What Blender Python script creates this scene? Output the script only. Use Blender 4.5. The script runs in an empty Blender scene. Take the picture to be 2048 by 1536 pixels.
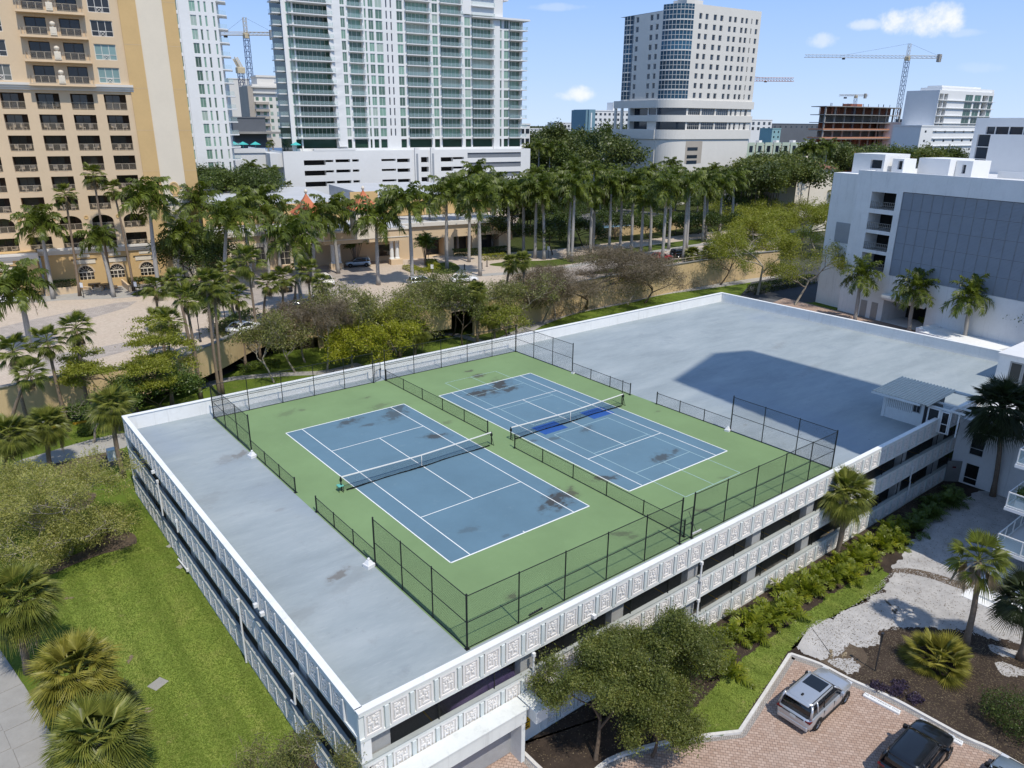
import bpy, math, random
import numpy as np
from mathutils import Vector, Matrix
PI = math.pi
rad = math.radians
random.seed(7)
SC = bpy.context.scene
COL = SC.collection

# ------------------------------------------------------------------ camera
CAM = np.array([-20.270, -30.918, 29.477])
FOC, YAW, PIT, ROL = 1489.48, 0.897882, 0.337040, 0.0078984
_d = np.array([math.cos(YAW)*math.cos(PIT), math.sin(YAW)*math.cos(PIT), -math.sin(PIT)])
_r = np.array([math.sin(YAW), -math.cos(YAW), 0.0])
_u = np.cross(_r, _d)
RR = _r*math.cos(ROL) + _u*math.sin(ROL)
UU = -_r*math.sin(ROL) + _u*math.cos(ROL)
DD = _d
cam = bpy.data.cameras.new('camera')
cam_o = bpy.data.objects.new('camera', cam)
COL.objects.link(cam_o)
cam_o.matrix_world = Matrix(((RR[0], UU[0], -DD[0], CAM[0]), (RR[1], UU[1], -DD[1], CAM[1]), (RR[2], UU[2], -DD[2], CAM[2]), (0, 0, 0, 1)))
cam.sensor_width = 36.0
cam.lens = FOC/2048*36.0
cam.clip_start = 0.5
cam.clip_end = 20000
SC.camera = cam_o

# ------------------------------------------------------------------ sun, sky, exposure
SUN_TO = Vector((-0.11, -1.0, 0)).normalized()
SUN_EL = rad(59.5)
SUN_DIR = Vector((SUN_TO.x*math.cos(SUN_EL), SUN_TO.y*math.cos(SUN_EL), math.sin(SUN_EL)))
sun = bpy.data.lights.new('sun', 'SUN')
sun.energy = 2.75
sun.angle = rad(0.8)
sun.color = (1.0, 0.935, 0.82)
sun_o = bpy.data.objects.new('sun', sun)
COL.objects.link(sun_o)
sun_o.rotation_euler = SUN_DIR.to_track_quat('Z', 'Y').to_euler()
sun_o.location = (0, 0, 200)
SC.view_settings.view_transform = 'Standard'
SC.view_settings.look = 'None'
SC.view_settings.exposure = 0.54
SC.view_settings.gamma = 1.0
SC.view_settings.use_curve_mapping = False
wd = bpy.data.worlds.new('World')
SC.world = wd
wd.use_nodes = True

def ray(px, py):
    """direction of the line of sight through a point of the 2048 x 1536 photograph"""
    return RR*(px-1024)/FOC + UU*(768-py)/FOC + DD
def at(px, py, z=0.0):
    d = ray(px, py); t = (z-CAM[2])/d[2]
    return CAM + t*d
def ad(px, py, D):
    return CAM + D*ray(px, py)
def depth(p):
    return float((np.array(p)-CAM)@DD)
def zon(px, py, X, Y):
    """height at which the line of sight passes a plumb line"""
    d = ray(px, py); t = ((X-CAM[0])*d[0]+(Y-CAM[1])*d[1])/(d[0]**2+d[1]**2)
    return float(CAM[2]+t*d[2])
class Plane:
    """an upright wall plane: local x along the wall, z up"""
    def __init__(s, P, ang):
        s.P = np.array(P[:2], float); s.a = rad(ang); s.v = np.array([math.cos(s.a), math.sin(s.a)]); s.n = np.array([-s.v[1], s.v[0]])
    def __call__(s, px, py, off=0.0):
        P = s.P+s.n*off
        d = ray(px, py); t = ((P-CAM[:2])@s.n)/(d[:2]@s.n); Q = CAM+t*d
        return float((Q[:2]-P)@s.v), float(Q[2])

def build_world():
    nt = wd.node_tree; N = nt.nodes; L = nt.links
    for n in list(N): N.remove(n)
    out = N.new('ShaderNodeOutputWorld'); bg = N.new('ShaderNodeBackground')
    sky = N.new('ShaderNodeTexSky'); sky.sky_type = 'NISHITA'; sky.sun_disc = False
    sky.sun_elevation = SUN_EL
    sky.sun_rotation = math.atan2(SUN_TO.x, SUN_TO.y)
    sky.altitude = 0; sky.air_density = 1.0; sky.dust_density = 0.0; sky.ozone_density = 1.0
    bg.inputs['Strength'].default_value = 0.15
    tc = N.new('ShaderNodeTexCoord')
    nz = N.new('ShaderNodeTexNoise'); nz.inputs['Scale'].default_value = 34; nz.inputs['Detail'].default_value = 8; nz.inputs['Roughness'].default_value = 0.6
    L.new(tc.outputs['Generated'], nz.inputs['Vector'])
    prev = None
    def M(op, a, b=None, c=None):
        n = N.new('ShaderNodeMath'); n.operation = op
        for i, v in enumerate((a, b, c)):
            if v is None: continue
            if isinstance(v, (int, float)): n.inputs[i].default_value = v
            else: L.new(v, n.inputs[i])
        return n.outputs[0]
    for (px, py, hw, hh, dens) in ((1842, 42, 68, 28, 1.0), (1866, 34, 44, 24, 0.95), (1825, 50, 44, 20, .95), (1850, 55, 34, 16, .9), (1733, 50, 34, 10, .5), (1645, 80, 30, 13, .42), (1157, 187, 36, 16, .85), (1137, 192, 30, 10, .55), (1930, 66, 32, 7, .2), (1120, 14, 60, 7, .2), (1960, 135, 50, 10, .12)):
        d = ray(px, py); d = d/np.linalg.norm(d)
        rx = np.cross(d, (0, 0, 1)); rx /= np.linalg.norm(rx); ry = np.cross(rx, d)
        sx, sy = hw/FOC, hh/FOC
        v1 = N.new('ShaderNodeVectorMath'); v1.operation = 'DOT_PRODUCT'; v1.inputs[1].default_value = rx/sx; L.new(tc.outputs['Generated'], v1.inputs[0])
        v2 = N.new('ShaderNodeVectorMath'); v2.operation = 'DOT_PRODUCT'; v2.inputs[1].default_value = ry/sy; L.new(tc.outputs['Generated'], v2.inputs[0])
        v3 = N.new('ShaderNodeVectorMath'); v3.operation = 'DOT_PRODUCT'; v3.inputs[1].default_value = d; L.new(tc.outputs['Generated'], v3.inputs[0])
        r2 = M('ADD', M('POWER', M('ABSOLUTE', v1.outputs['Value']), 2.0), M('POWER', M('ABSOLUTE', v2.outputs['Value']), 2.0))
        m = M('SUBTRACT', 1.15, r2)
        m = M('MULTIPLY_ADD', M('SUBTRACT', nz.outputs['Fac'], .5), 2.8, m)
        mr = N.new('ShaderNodeMapRange'); mr.interpolation_type = 'SMOOTHSTEP'
        mr.inputs['From Min'].default_value = 0.15; mr.inputs['From Max'].default_value = 1.35; mr.inputs['To Max'].default_value = dens
        L.new(m, mr.inputs['Value'])
        m = M('MULTIPLY', mr.outputs[0], M('GREATER_THAN', v3.outputs['Value'], .5))
        prev = m if prev is None else M('MAXIMUM', prev, m)
    # clear blue low sky, the physical sky above it
    S_ = .74/0.15
    sep = N.new('ShaderNodeSeparateXYZ'); L.new(tc.outputs['Generated'], sep.inputs[0])
    rp = N.new('ShaderNodeValToRGB'); e = rp.color_ramp.elements
    while len(e) < 4: e.new(.5)
    for i, (p_, c_) in enumerate(((0, (.60, .75, .98)), (.06, (.47, .66, .98)), (.17, (.29, .50, .95)), (.5, (.19, .34, .70)))):
        e[i].position = p_; e[i].color = (*c_, 1)
    L.new(sep.outputs['Z'], rp.inputs['Fac'])
    sc_ = N.new('ShaderNodeVectorMath'); sc_.operation = 'SCALE'; sc_.inputs['Scale'].default_value = S_; L.new(rp.outputs['Color'], sc_.inputs[0])
    mh = N.new('ShaderNodeMapRange'); mh.interpolation_type = 'SMOOTHSTEP'; mh.inputs['From Min'].default_value = .22; mh.inputs['From Max'].default_value = .6
    L.new(sep.outputs['Z'], mh.inputs['Value'])
    sk = N.new('ShaderNodeMix'); sk.data_type = 'RGBA'
    L.new(mh.outputs[0], sk.inputs['Factor']); L.new(sc_.outputs[0], sk.inputs['A']); L.new(sky.outputs[0], sk.inputs['B'])
    mix = N.new('ShaderNodeMix'); mix.data_type = 'RGBA'
    L.new(prev, mix.inputs['Factor'])
    L.new(sk.outputs['Result'], mix.inputs['A'])
    mix.inputs['B'].default_value = (4.7, 4.75, 4.85, 1)
    L.new(mix.outputs['Result'], bg.inputs['Color'])
    L.new(bg.outputs[0], out.inputs[0])
build_world()

# ------------------------------------------------------------------ materials
MT = {}
def newmat(name):
    m = bpy.data.materials.new(name); m.use_nodes = True
    nt = m.node_tree
    b = nt.nodes['Principled BSDF']
    MT[name] = m
    return m, nt, b
def nmath(nt, op, a, b=None, c=None, clamp=False):
    n = nt.nodes.new('ShaderNodeMath'); n.operation = op; n.use_clamp = clamp
    for i, v in enumerate((a, b, c)):
        if v is None: continue
        if isinstance(v, (int, float)): n.inputs[i].default_value = v
        else: nt.links.new(v, n.inputs[i])
    return n.outputs[0]
def nnoise(nt, vec, scale, detail=4, rough=.55, dist=0.0):
    n = nt.nodes.new('ShaderNodeTexNoise'); n.inputs['Scale'].default_value = scale
    n.inputs['Detail'].default_value = detail; n.inputs['Roughness'].default_value = rough; n.inputs['Distortion'].default_value = dist
    if vec is not None: nt.links.new(vec, n.inputs['Vector'])
    return n.outputs['Fac']
def nmix(nt, f, a, b, mode='MIX'):
    n = nt.nodes.new('ShaderNodeMix'); n.data_type = 'RGBA'; n.blend_type = mode
    for k, v in (('Factor', f), ('A', a), ('B', b)):
        s = [i for i in n.inputs if i.name == k and (i.type == 'RGBA' or k == 'Factor') and (k != 'Factor' or i.type == 'VALUE')][0]
        if isinstance(v, (int, float)): s.default_value = v
        elif isinstance(v, tuple): s.default_value = (*v, 1) if len(v) == 3 else v
        else: nt.links.new(v, s)
    return [o for o in n.outputs if o.type == 'RGBA'][0]
def nramp(nt, f, stops):
    n = nt.nodes.new('ShaderNodeValToRGB'); e = n.color_ramp.elements
    while len(e) < len(stops): e.new(0.5)
    for i, (p, c) in enumerate(stops):
        e[i].position = p; e[i].color = (*c, 1) if len(c) == 3 else c
    nt.links.new(f, n.inputs['Fac'])
    return n.outputs['Color']
def nrange(nt, f, a, b, c=0.0, d=1.0):
    n = nt.nodes.new('ShaderNodeMapRange'); n.interpolation_type = 'SMOOTHSTEP'
    for k, v in (('From Min', a), ('From Max', b), ('To Min', c), ('To Max', d)): n.inputs[k].default_value = v
    nt.links.new(f, n.inputs['Value'])
    return n.outputs[0]
def npos(nt, world=True):
    if world:
        return nt.nodes.new('ShaderNodeNewGeometry').outputs['Position']
    return nt.nodes.new('ShaderNodeTexCoord').outputs['Object']
def nmap(nt, vec, loc=(0, 0, 0), rot=(0, 0, 0), sc=(1, 1, 1)):
    n = nt.nodes.new('ShaderNodeMapping')
    n.inputs['Location'].default_value = loc; n.inputs['Rotation'].default_value = rot; n.inputs['Scale'].default_value = sc
    nt.links.new(vec, n.inputs['Vector'])
    return n.outputs[0]
def nbump(nt, b, h, strength=.3, dist=.02):
    n = nt.nodes.new('ShaderNodeBump'); n.inputs['Strength'].default_value = strength; n.inputs['Distance'].default_value = dist
    nt.links.new(h, n.inputs['Height']); nt.links.new(n.outputs[0], b.inputs['Normal'])

def mat(name, col, rough=.7, var=.12, scale=1.5, metal=0.0, spec=.3, bump=0.0, bscale=30, dirt=None, streak=False):
    """painted or mineral surface: base colour with broad and fine variation"""
    m, nt, b = newmat(name)
    b.inputs['Roughness'].default_value = rough; b.inputs['Metallic'].default_value = metal
    b.inputs['Specular IOR Level'].default_value = spec
    p = npos(nt)
    if var > 0:
        f = nnoise(nt, p, scale, 6, .62)
        f2 = nnoise(nt, p, scale*9, 3, .6)
        f = nmath(nt, 'ADD', nmath(nt, 'MULTIPLY', f, .7), nmath(nt, 'MULTIPLY', f2, .3))
        lo = tuple(max(0, c*(1-var)) for c in col); hi = tuple(min(1, c*(1+var)) for c in col)
        c = nramp(nt, f, ((.3, lo), (.7, hi)))
        if streak:
            sv = nmap(nt, p, sc=(1.6, 1.6, .12))
            s = nrange(nt, nnoise(nt, sv, 1.3, 5, .7), .52, .78, 0, .5)
            c = nmix(nt, s, c, tuple(x*.62 for x in col))
        if dirt:
            c = nmix(nt, nrange(nt, nnoise(nt, p, scale*.6, 8, .7), .56, .75, 0, .7), c, dirt)
        nt.links.new(c, b.inputs['Base Color'])
    else:
        b.inputs['Base Color'].default_value = (*col, 1)
    if bump > 0:
        nbump(nt, b, nnoise(nt, p, bscale, 4), bump)
    return m

def leafmat(name, col, var=.35, trans=.25, hue=None, rough=.42):
    """leaves: every leaf a little different, some light passing through"""
    m, nt, b = newmat(name)
    g = nt.nodes.new('ShaderNodeNewGeometry')
    oi = nt.nodes.new('ShaderNodeObjectInfo')
    r = g.outputs['Random Per Island']
    f = nmath(nt, 'ADD', nmath(nt, 'MULTIPLY', r, .42), nmath(nt, 'MULTIPLY', oi.outputs['Random'], .22))
    f = nmath(nt, 'ADD', f, nmath(nt, 'MULTIPLY_ADD', nnoise(nt, g.outputs['Position'], 1.3, 5, .65), 1.5, -.57))
    lo = tuple(c*(1-var) for c in col)
    hi = hue if hue else tuple(c*(1+var) for c in col)
    c = nramp(nt, f, ((.1, lo), (.55, col), (.95, hi)))
    nt.links.new(c, b.inputs['Base Color'])
    b.inputs['Roughness'].default_value = rough
    b.inputs['Specular IOR Level'].default_value = .35
    tr = nt.nodes.new('ShaderNodeBsdfTranslucent')
    c2 = nmix(nt, 1.0, c, (1.25, 1.35, .55), 'MULTIPLY')
    nt.links.new(c2, tr.inputs['Color'])
    mx = nt.nodes.new('ShaderNodeMixShader'); mx.inputs[0].default_value = trans
    nt.links.new(b.outputs[0], mx.inputs[1]); nt.links.new(tr.outputs[0], mx.inputs[2])
    nt.links.new(mx.outputs[0], nt.nodes['Material Output'].inputs['Surface'])
    return m

def glassmat(name, col, rough=.05, spec=.6, var=.5, scale=.25, pale=None):
    """window glass seen from outside: dark or curtained behind, a clear reflection in front"""
    m, nt, b = newmat(name)
    oi = nt.nodes.new('ShaderNodeObjectInfo')
    lo = tuple(c*(1-var) for c in col); hi = tuple(min(1, c*(1+var)) for c in col)
    f = nmath(nt, 'ADD', nmath(nt, 'MULTIPLY', oi.outputs['Random'], .7), nmath(nt, 'MULTIPLY', nnoise(nt, npos(nt), scale, 2), .3))
    nt.links.new(nramp(nt, f, ((.1, lo), (.5, col), (.74, hi), (.80, pale or hi))), b.inputs['Base Color'])
    b.inputs['Roughness'].default_value = rough
    b.inputs['Specular IOR Level'].default_value = spec
    return m

# ------------------------------------------------------------------ mesh building
class MB:
    def __init__(s): s.v = []; s.f = []; s.m = []
    def quad(s, a, b, c, d, m=0):
        i = len(s.v); s.v += [tuple(a), tuple(b), tuple(c), tuple(d)]; s.f.append((i, i+1, i+2, i+3)); s.m.append(m); return s
    def poly(s, pts, m=0):
        i = len(s.v); s.v += [tuple(p) for p in pts]; s.f.append(tuple(range(i, i+len(pts)))); s.m.append(m); return s
    def box(s, x0, x1, y0, y1, z0, z1, m=0):
        i = len(s.v)
        s.v += [(x0, y0, z0), (x1, y0, z0), (x1, y1, z0), (x0, y1, z0), (x0, y0, z1), (x1, y0, z1), (x1, y1, z1), (x0, y1, z1)]
        for q in ((0, 3, 2, 1), (4, 5, 6, 7), (0, 1, 5, 4), (1, 2, 6, 5), (2, 3, 7, 6), (3, 0, 4, 7)):
            s.f.append(tuple(i+k for k in q)); s.m.append(m)
        return s
    def cbox(s, x0, x1, y0, y1, z0, z1, b=.03, m=0):
        """box with its four upright edges and its top edge chamfered"""
        def ring(z, k): return [(x0+b, y0+k, z), (x1-b, y0+k, z), (x1-k, y0+b, z), (x1-k, y1-b, z), (x1-b, y1-k, z), (x0+b, y1-k, z), (x0+k, y1-b, z), (x0+k, y0+b, z)]
        return s.loft([ring(z0, 0), ring(z1-b, 0), [(min(max(x, x0+b), x1-b), min(max(y, y0+b), y1-b), z1) for x, y, _ in ring(z1, 0)]], m)
    def loft(s, rings, m=0, cap=True, closed=True):
        n = len(rings[0]); i0 = len(s.v)
        for r in rings: s.v += [tuple(p) for p in r]
        for k in range(len(rings)-1):
            for j in range(n if closed else n-1):
                a = i0+k*n+j; b = i0+k*n+(j+1) % n
                s.f.append((a, b, b+n, a+n)); s.m.append(m)
        if cap:
            s.f.append(tuple(i0+j for j in reversed(range(n)))); s.m.append(m)
            e = i0+(len(rings)-1)*n
            s.f.append(tuple(e+j for j in range(n))); s.m.append(m)
        return s
    def tube(s, pts, r, n=6, m=0, cap=True):
        """round bar along points; r one radius or one per point"""
        pts = [Vector(p) for p in pts]
        rs = r if isinstance(r, (list, tuple)) else [r]*len(pts)
        rings = []
        ref = None
        for k, p in enumerate(pts):
            d = (pts[min(k+1, len(pts)-1)]-pts[max(k-1, 0)])
            d = d.normalized() if d.length > 1e-9 else Vector((0, 0, 1))
            if ref is None:
                ref = Vector((1, 0, 0)) if abs(d.x) < .8 else Vector((0, 1, 0))
            a = (ref-d*ref.dot(d)).normalized(); ref = a; b = d.cross(a)
            rings.append([p+a*(rs[k]*math.cos(2*PI*j/n))+b*(rs[k]*math.sin(2*PI*j/n)) for j in range(n)])
        return s.loft(rings, m, cap)
    def prism(s, pts, z0, z1, m=0, mtop=None):
        """pts counter-clockwise in plan"""
        n = len(pts); i = len(s.v)
        s.v += [(p[0], p[1], z0) for p in pts]+[(p[0], p[1], z1) for p in pts]
        for j in range(n):
            k = (j+1) % n
            s.f.append((i+j, i+k, i+n+k, i+n+j)); s.m.append(m)
        s.f.append(tuple(i+j for j in reversed(range(n)))); s.m.append(m)
        s.f.append(tuple(i+n+j for j in range(n))); s.m.append(m if mtop is None else mtop)
        return s
    def lathe(s, prof, n=12, cx=0, cy=0, m=0):
        return s.loft([[(cx+r*math.cos(2*PI*j/n), cy+r*math.sin(2*PI*j/n), z) for j in range(n)] for r, z in prof], m)
    def mesh(s, name, mats, smooth=False):
        me = bpy.data.meshes.new(name)
        me.from_pydata(s.v, [], s.f)
        for k in (mats if isinstance(mats, (list, tuple)) else [mats]):
            me.materials.append(MT[k] if isinstance(k, str) else k)
        if any(s.m): me.polygons.foreach_set('material_index', s.m)
        if smooth: me.polygons.foreach_set('use_smooth', [True]*len(s.f))
        me.update()
        return me
def npmesh(name, V, F, mats, mi=None, smooth=False):
    """mesh from arrays; F has 3 or 4 columns"""
    me = bpy.data.meshes.new(name)
    V = np.asarray(V, np.float32); F = np.asarray(F, np.int32)
    k = F.shape[1]
    me.vertices.add(len(V)); me.vertices.foreach_set('co', V.ravel())
    me.loops.add(F.size); me.loops.foreach_set('vertex_index', F.ravel())
    me.polygons.add(len(F))
    me.polygons.foreach_set('loop_start', np.arange(0, F.size, k, dtype=np.int32))
    me.polygons.foreach_set('loop_total', np.full(len(F), k, np.int32))
    for q in (mats if isinstance(mats, (list, tuple)) else [mats]): me.materials.append(MT[q])
    if mi is not None: me.polygons.foreach_set('material_index', np.asarray(mi, np.int32))
    if smooth: me.polygons.foreach_set('use_smooth', np.ones(len(F), bool))
    me.update(calc_edges=True)
    return me
def link(name, data, parent=None, loc=(0, 0, 0), rot=None, scale=None, label=None, cat=None, group=None, kind=None):
    o = bpy.data.objects.new(name, data)
    COL.objects.link(o)
    o.location = loc
    if rot is not None: o.rotation_euler = rot if hasattr(rot, '__len__') else (0, 0, rot)
    if scale is not None: o.scale = scale if hasattr(scale, '__len__') else (scale,)*3
    if parent is not None: o.parent = parent
    if label: o['label'] = label
    if cat: o['category'] = cat
    if group: o['group'] = group
    if kind: o['kind'] = kind
    return o
def thing(name, label, cat, loc=(0, 0, 0), rot=0, group=None):
    o = link(name, None, None, loc, rot, None, label, cat, group)
    o.empty_display_size = .5
    return o
def struct(name, mb, mats, label=None, smooth=False):
    return link(name, mb.mesh(name, mats, smooth) if isinstance(mb, MB) else mb, label=label, kind='structure')
# ------------------------------------------------------------------ the palette
mat('white_paint', (.74, .74, .73), .6, .05, .5, streak=False)
mat('white_wall', (.78, .78, .77), .75, .07, .35, bump=.1, streak=True)
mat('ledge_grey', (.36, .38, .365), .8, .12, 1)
mat('parapet_paint', (.66, .68, .66), .75, .08, .8, streak=True, bump=.08)
mat('panel_paint', (.72, .70, .68), .75, .08, 2.5, bump=.15)
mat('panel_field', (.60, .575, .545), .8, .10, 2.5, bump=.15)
mat('panel_field_shaded', (.40, .41, .39), .8, .10, 2.5, bump=.15)  # left facade's shade put into a darker copy of the field colour
mat('rib_paint', (.58, .62, .61), .75, .06, 1.5)
mat('deck_white', (.75, .75, .735), .6, .06, .6, dirt=(.55, .545, .52), streak=True)
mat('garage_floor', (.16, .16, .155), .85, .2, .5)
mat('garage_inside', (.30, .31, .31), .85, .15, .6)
mat('fence_black', (.012, .015, .014), .45, 0)
mat('net_black', (.010, .012, .012), .8, 0)
mat('tape_white', (.78, .76, .72), .7, .05, 3)
mat('line_white', (.76, .77, .75), .7, .08, 6)
mat('line_pale', (.36, .50, .52), .8, .15, 4)
mat('patch_blue', (.022, .085, .30), .75, .15, 4)
mat('teal_plastic', (.12, .42, .34), .4, .05)
mat('pipe_white', (.70, .70, .70), .5, .08, 3)
mat('metal_grey', (.35, .36, .37), .45, .1, 3, metal=.4)
mat('shed_roof', (.62, .585, .50), .6, .1, 2)
mat('dark_metal', (.035, .035, .038), .4, .1, 3)
mat('rust', (.20, .07, .025), .9, .4, 8)
mat('tarp_purple', (.085, .06, .17), .6, .2, 3)
mat('kerb', (.60, .58, .55), .85, .14, 4, dirt=(.34, .32, .29))
mat('kerb_yellow', (.62, .36, .03), .8, .15, 3)
mat('pavement', (.35, .335, .31), .9, .12, 1.2, dirt=(.25, .24, .22), bump=.1)
mat('concrete', (.30, .285, .26), .9, .12, 1.2, dirt=(.3, .29, .27), bump=.1)
mat('concrete_dark', (.22, .215, .205), .9, .15, 1.2)
mat('asphalt', (.055, .057, .062), .9, .2, .8)
mat('asphalt_pale', (.13, .13, .135), .9, .15, .5)
mat('hotel_buff', (.62, .475, .315), .8, .05, .3, streak=False)
mat('hotel_tan', (.58, .395, .185), .8, .06, .3)
mat('hotel_cream', (.70, .62, .50), .8, .04, .3)
mat('wall_tan', (.56, .42, .235), .85, .09, .4, streak=True)
mat('hotel_trim', (.66, .62, .56), .7, .05, .5)
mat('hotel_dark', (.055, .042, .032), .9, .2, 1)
mat('railing', (.42, .35, .26), .5, .05, 2)
mat('roof_grey', (.46, .47, .49), .8, .1, .3)
mat('roof_orange', (.50, .155, .075), .8, .15, 2)
mat('roof_brown', (.19, .085, .055), .85, .2, 1)
mat('roof_white', (.66, .66, .66), .6, .06, .4)
mat('beige_tower', (.68, .65, .595), .75, .05, .12)
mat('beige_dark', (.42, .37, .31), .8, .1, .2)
mat('bldg_white', (.72, .72, .71), .7, .05, .1)
mat('bldg_offwhite', (.64, .64, .63), .75, .05, .1)  # white a little greyer than the plain one
mat('bldg_blue', (.16, .27, .33), .7, .08, .1)
mat('bldg_teal', (.25, .42, .44), .7, .08, .1)
mat('bldg_sage', (.45, .52, .42), .7, .08, .1)
mat('bldg_slate', (.12, .13, .145), .8, .1, .1)
mat('raw_concrete', (.30, .285, .265), .9, .2, .3)
mat('formwork', (.34, .13, .075), .8, .35, .4)
mat('void_dark', (.018, .017, .016), .95, .2, 1)
mat('louvre', (.34, .365, .40), .5, .06, .6, metal=.2)
mat('louvre_gap', (.10, .11, .13), .7, .05)
mat('crane_yellow', (.50, .42, .28), .6, .15, 1)
mat('crane_blue', (.045, .075, .15), .6, .1, 1)
mat('crane_orange', (.55, .26, .15), .6, .1, 1)
mat('crane_white', (.52, .50, .46), .6, .1, 1)
mat('tyre', (.012, .012, .012), .85, 0)
mat('rim', (.30, .30, .31), .3, 0, metal=.9)
mat('car_white', (.72, .72, .72), .3, 0, spec=.6)
mat('car_red', (.32, .010, .018), .3, 0, spec=.6)
mat('lens_red', (.10, .006, .006), .2, 0, spec=.6)
mat('lens_clear', (.55, .57, .6), .15, 0, spec=.7)
mat('plate', (.62, .64, .62), .5, .2, 30)
mat('trim_black', (.014, .014, .015), .5, 0)
mat('sign_yellow', (.62, .36, .01), .6, .15, 8)
mat('ink', (.02, .02, .02), .8, 0)
mat('trunk_grey', (.34, .32, .295), .9, .15, 4)
mat('trunk_palm', (.22, .165, .12), .95, .3, 6, bump=.4)
mat('trunk_brown', (.115, .085, .06), .95, .3, 4, bump=.5, bscale=14)
mat('bark_pale', (.32, .28, .225), .95, .25, 4, bump=.4, bscale=12)
mat('crownshaft', (.13, .22, .055), .5, .12, 3)
mat('canopy_teal', (.06, .42, .40), .7, .1, 1)
mat('timber_white', (.62, .64, .63), .7, .08, 2)
mat('stone_pot', (.45, .2, .12), .8, .15, 2)
mat('pv_panel', (.02, .02, .025), .3, 0)
for nm, c in (('car_silver', (.48, .50, .53)), ('car_black', (.010, .012, .016)), ('car_blue_grey', (.30, .38, .47)), ('car_dark', (.03, .032, .036))):
    m, nt, b = newmat(nm)
    b.inputs['Base Color'].default_value = (*c, 1); b.inputs['Metallic'].default_value = .55
    b.inputs['Roughness'].default_value = .32; b.inputs['Coat Weight'].default_value = 1.0; b.inputs['Coat Roughness'].default_value = .04
m, nt, b = newmat('car_glass'); b.inputs['Base Color'].default_value = (.008, .009, .011, 1); b.inputs['Roughness'].default_value = .04; b.inputs['Specular IOR Level'].default_value = .7
glassmat('glass_dark', (.022, .024, .024), var=.6)
glassmat('glass_hotel', (.035, .034, .032), var=.7, pale=(.14, .14, .12))
glassmat('glass_curtain', (.20, .30, .29), .12, .5, var=.55)
glassmat('glass_green', (.14, .235, .185), .08, .5, var=.6, pale=(.36, .44, .38))
glassmat('glass_green_dark', (.035, .085, .062), .06, .5, var=.65)
glassmat('glass_blue', (.018, .072, .125), .06, .4, var=.5)
glassmat('glass_navy', (.02, .03, .045), .05, .7, var=.5)
m, nt, b = newmat('glass_rail')
b.inputs['Base Color'].default_value = (.42, .56, .55, 1); b.inputs['Roughness'].default_value = .08; b.inputs['Alpha'].default_value = .34
m, nt, b = newmat('screen_mesh')
b.inputs['Base Color'].default_value = (.02, .022, .022, 1); b.inputs['Alpha'].default_value = .36

leafmat('leaf_royal', (0.097, 0.128, 0.019), .5, .38, (.22, .26, .04))
leafmat('leaf_fan', (0.148, 0.175, 0.028), .5, .38, (.29, .31, .06))
leafmat('leaf_sabal', (.20, .225, .045), .5, .38, (.40, .38, .09))
leafmat('leaf_sabal_yellow', (.27, .255, .045), .45, .35, (.46, .40, .09))
leafmat('leaf_sabal_dark', (0.040, 0.055, 0.021), .4, .2, (.07, .10, .03))
leafmat('leaf_dead', (.30, .235, .15), .35, .2, (.45, .37, .26))
leafmat('leaf_areca', (.18, .22, .02), .45, .4, (.38, .36, .03))
leafmat('leaf_oak', (.125, .150, .034), .6, .32, (.27, .27, .07))
leafmat('leaf_olive', (.18, .19, .055), .5, .32, (.32, .30, .10))
leafmat('leaf_bright', (0.217, 0.230, 0.027), .4, .35, (.33, .34, .05))
leafmat('leaf_yellow', (.28, .29, .02), .4, .35, (.46, .42, .04))
leafmat('leaf_wispy', (.32, .315, .085), .45, .4, (.52, .47, .18))
leafmat('leaf_dark', (0.063, 0.092, 0.019), .55, .3, (.15, .19, .04))
leafmat('leaf_brown', (.15, .115, .075), .4, .2, (.25, .20, .13))
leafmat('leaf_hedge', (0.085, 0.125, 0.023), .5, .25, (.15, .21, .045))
leafmat('leaf_hedge_lime', (0.228, 0.235, 0.019), .4, .3, (.34, .34, .04))
def bladesmat():
    m, nt, b = newmat('leaf_grass')
    g = nt.nodes.new('ShaderNodeNewGeometry'); p = g.outputs['Position']
    f = nnoise(nt, p, .55, 7, .68); f2 = nnoise(nt, nmap(nt, p, rot=(0, 0, -.12), sc=(1.0, .05, 1)), .9, 4, .6)
    c = nramp(nt, f, ((.3, (.165, .225, .04)), (.5, (.22, .275, .05)), (.72, (.30, .31, .08))))
    c = nmix(nt, nrange(nt, f2, .42, .58, .6, 0), c, (.115, .155, .025))
    c = nmix(nt, nrange(nt, nnoise(nt, p, .9, 8, .75), .58, .72, 0, .75), c, (.36, .30, .13))
    c = nmix(nt, nmath(nt, 'MULTIPLY', g.outputs['Random Per Island'], .36), c, (.10, .15, .02))
    nt.links.new(c, b.inputs['Base Color']); b.inputs['Roughness'].default_value = .7; b.inputs['Specular IOR Level'].default_value = .15
bladesmat()
leafmat('leaf_purple', (.05, .035, .065), .4, .2, (.10, .07, .12))
leafmat('leaf_far', (0.085, 0.108, 0.028), .5, .25, (.17, .20, .055))

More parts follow.
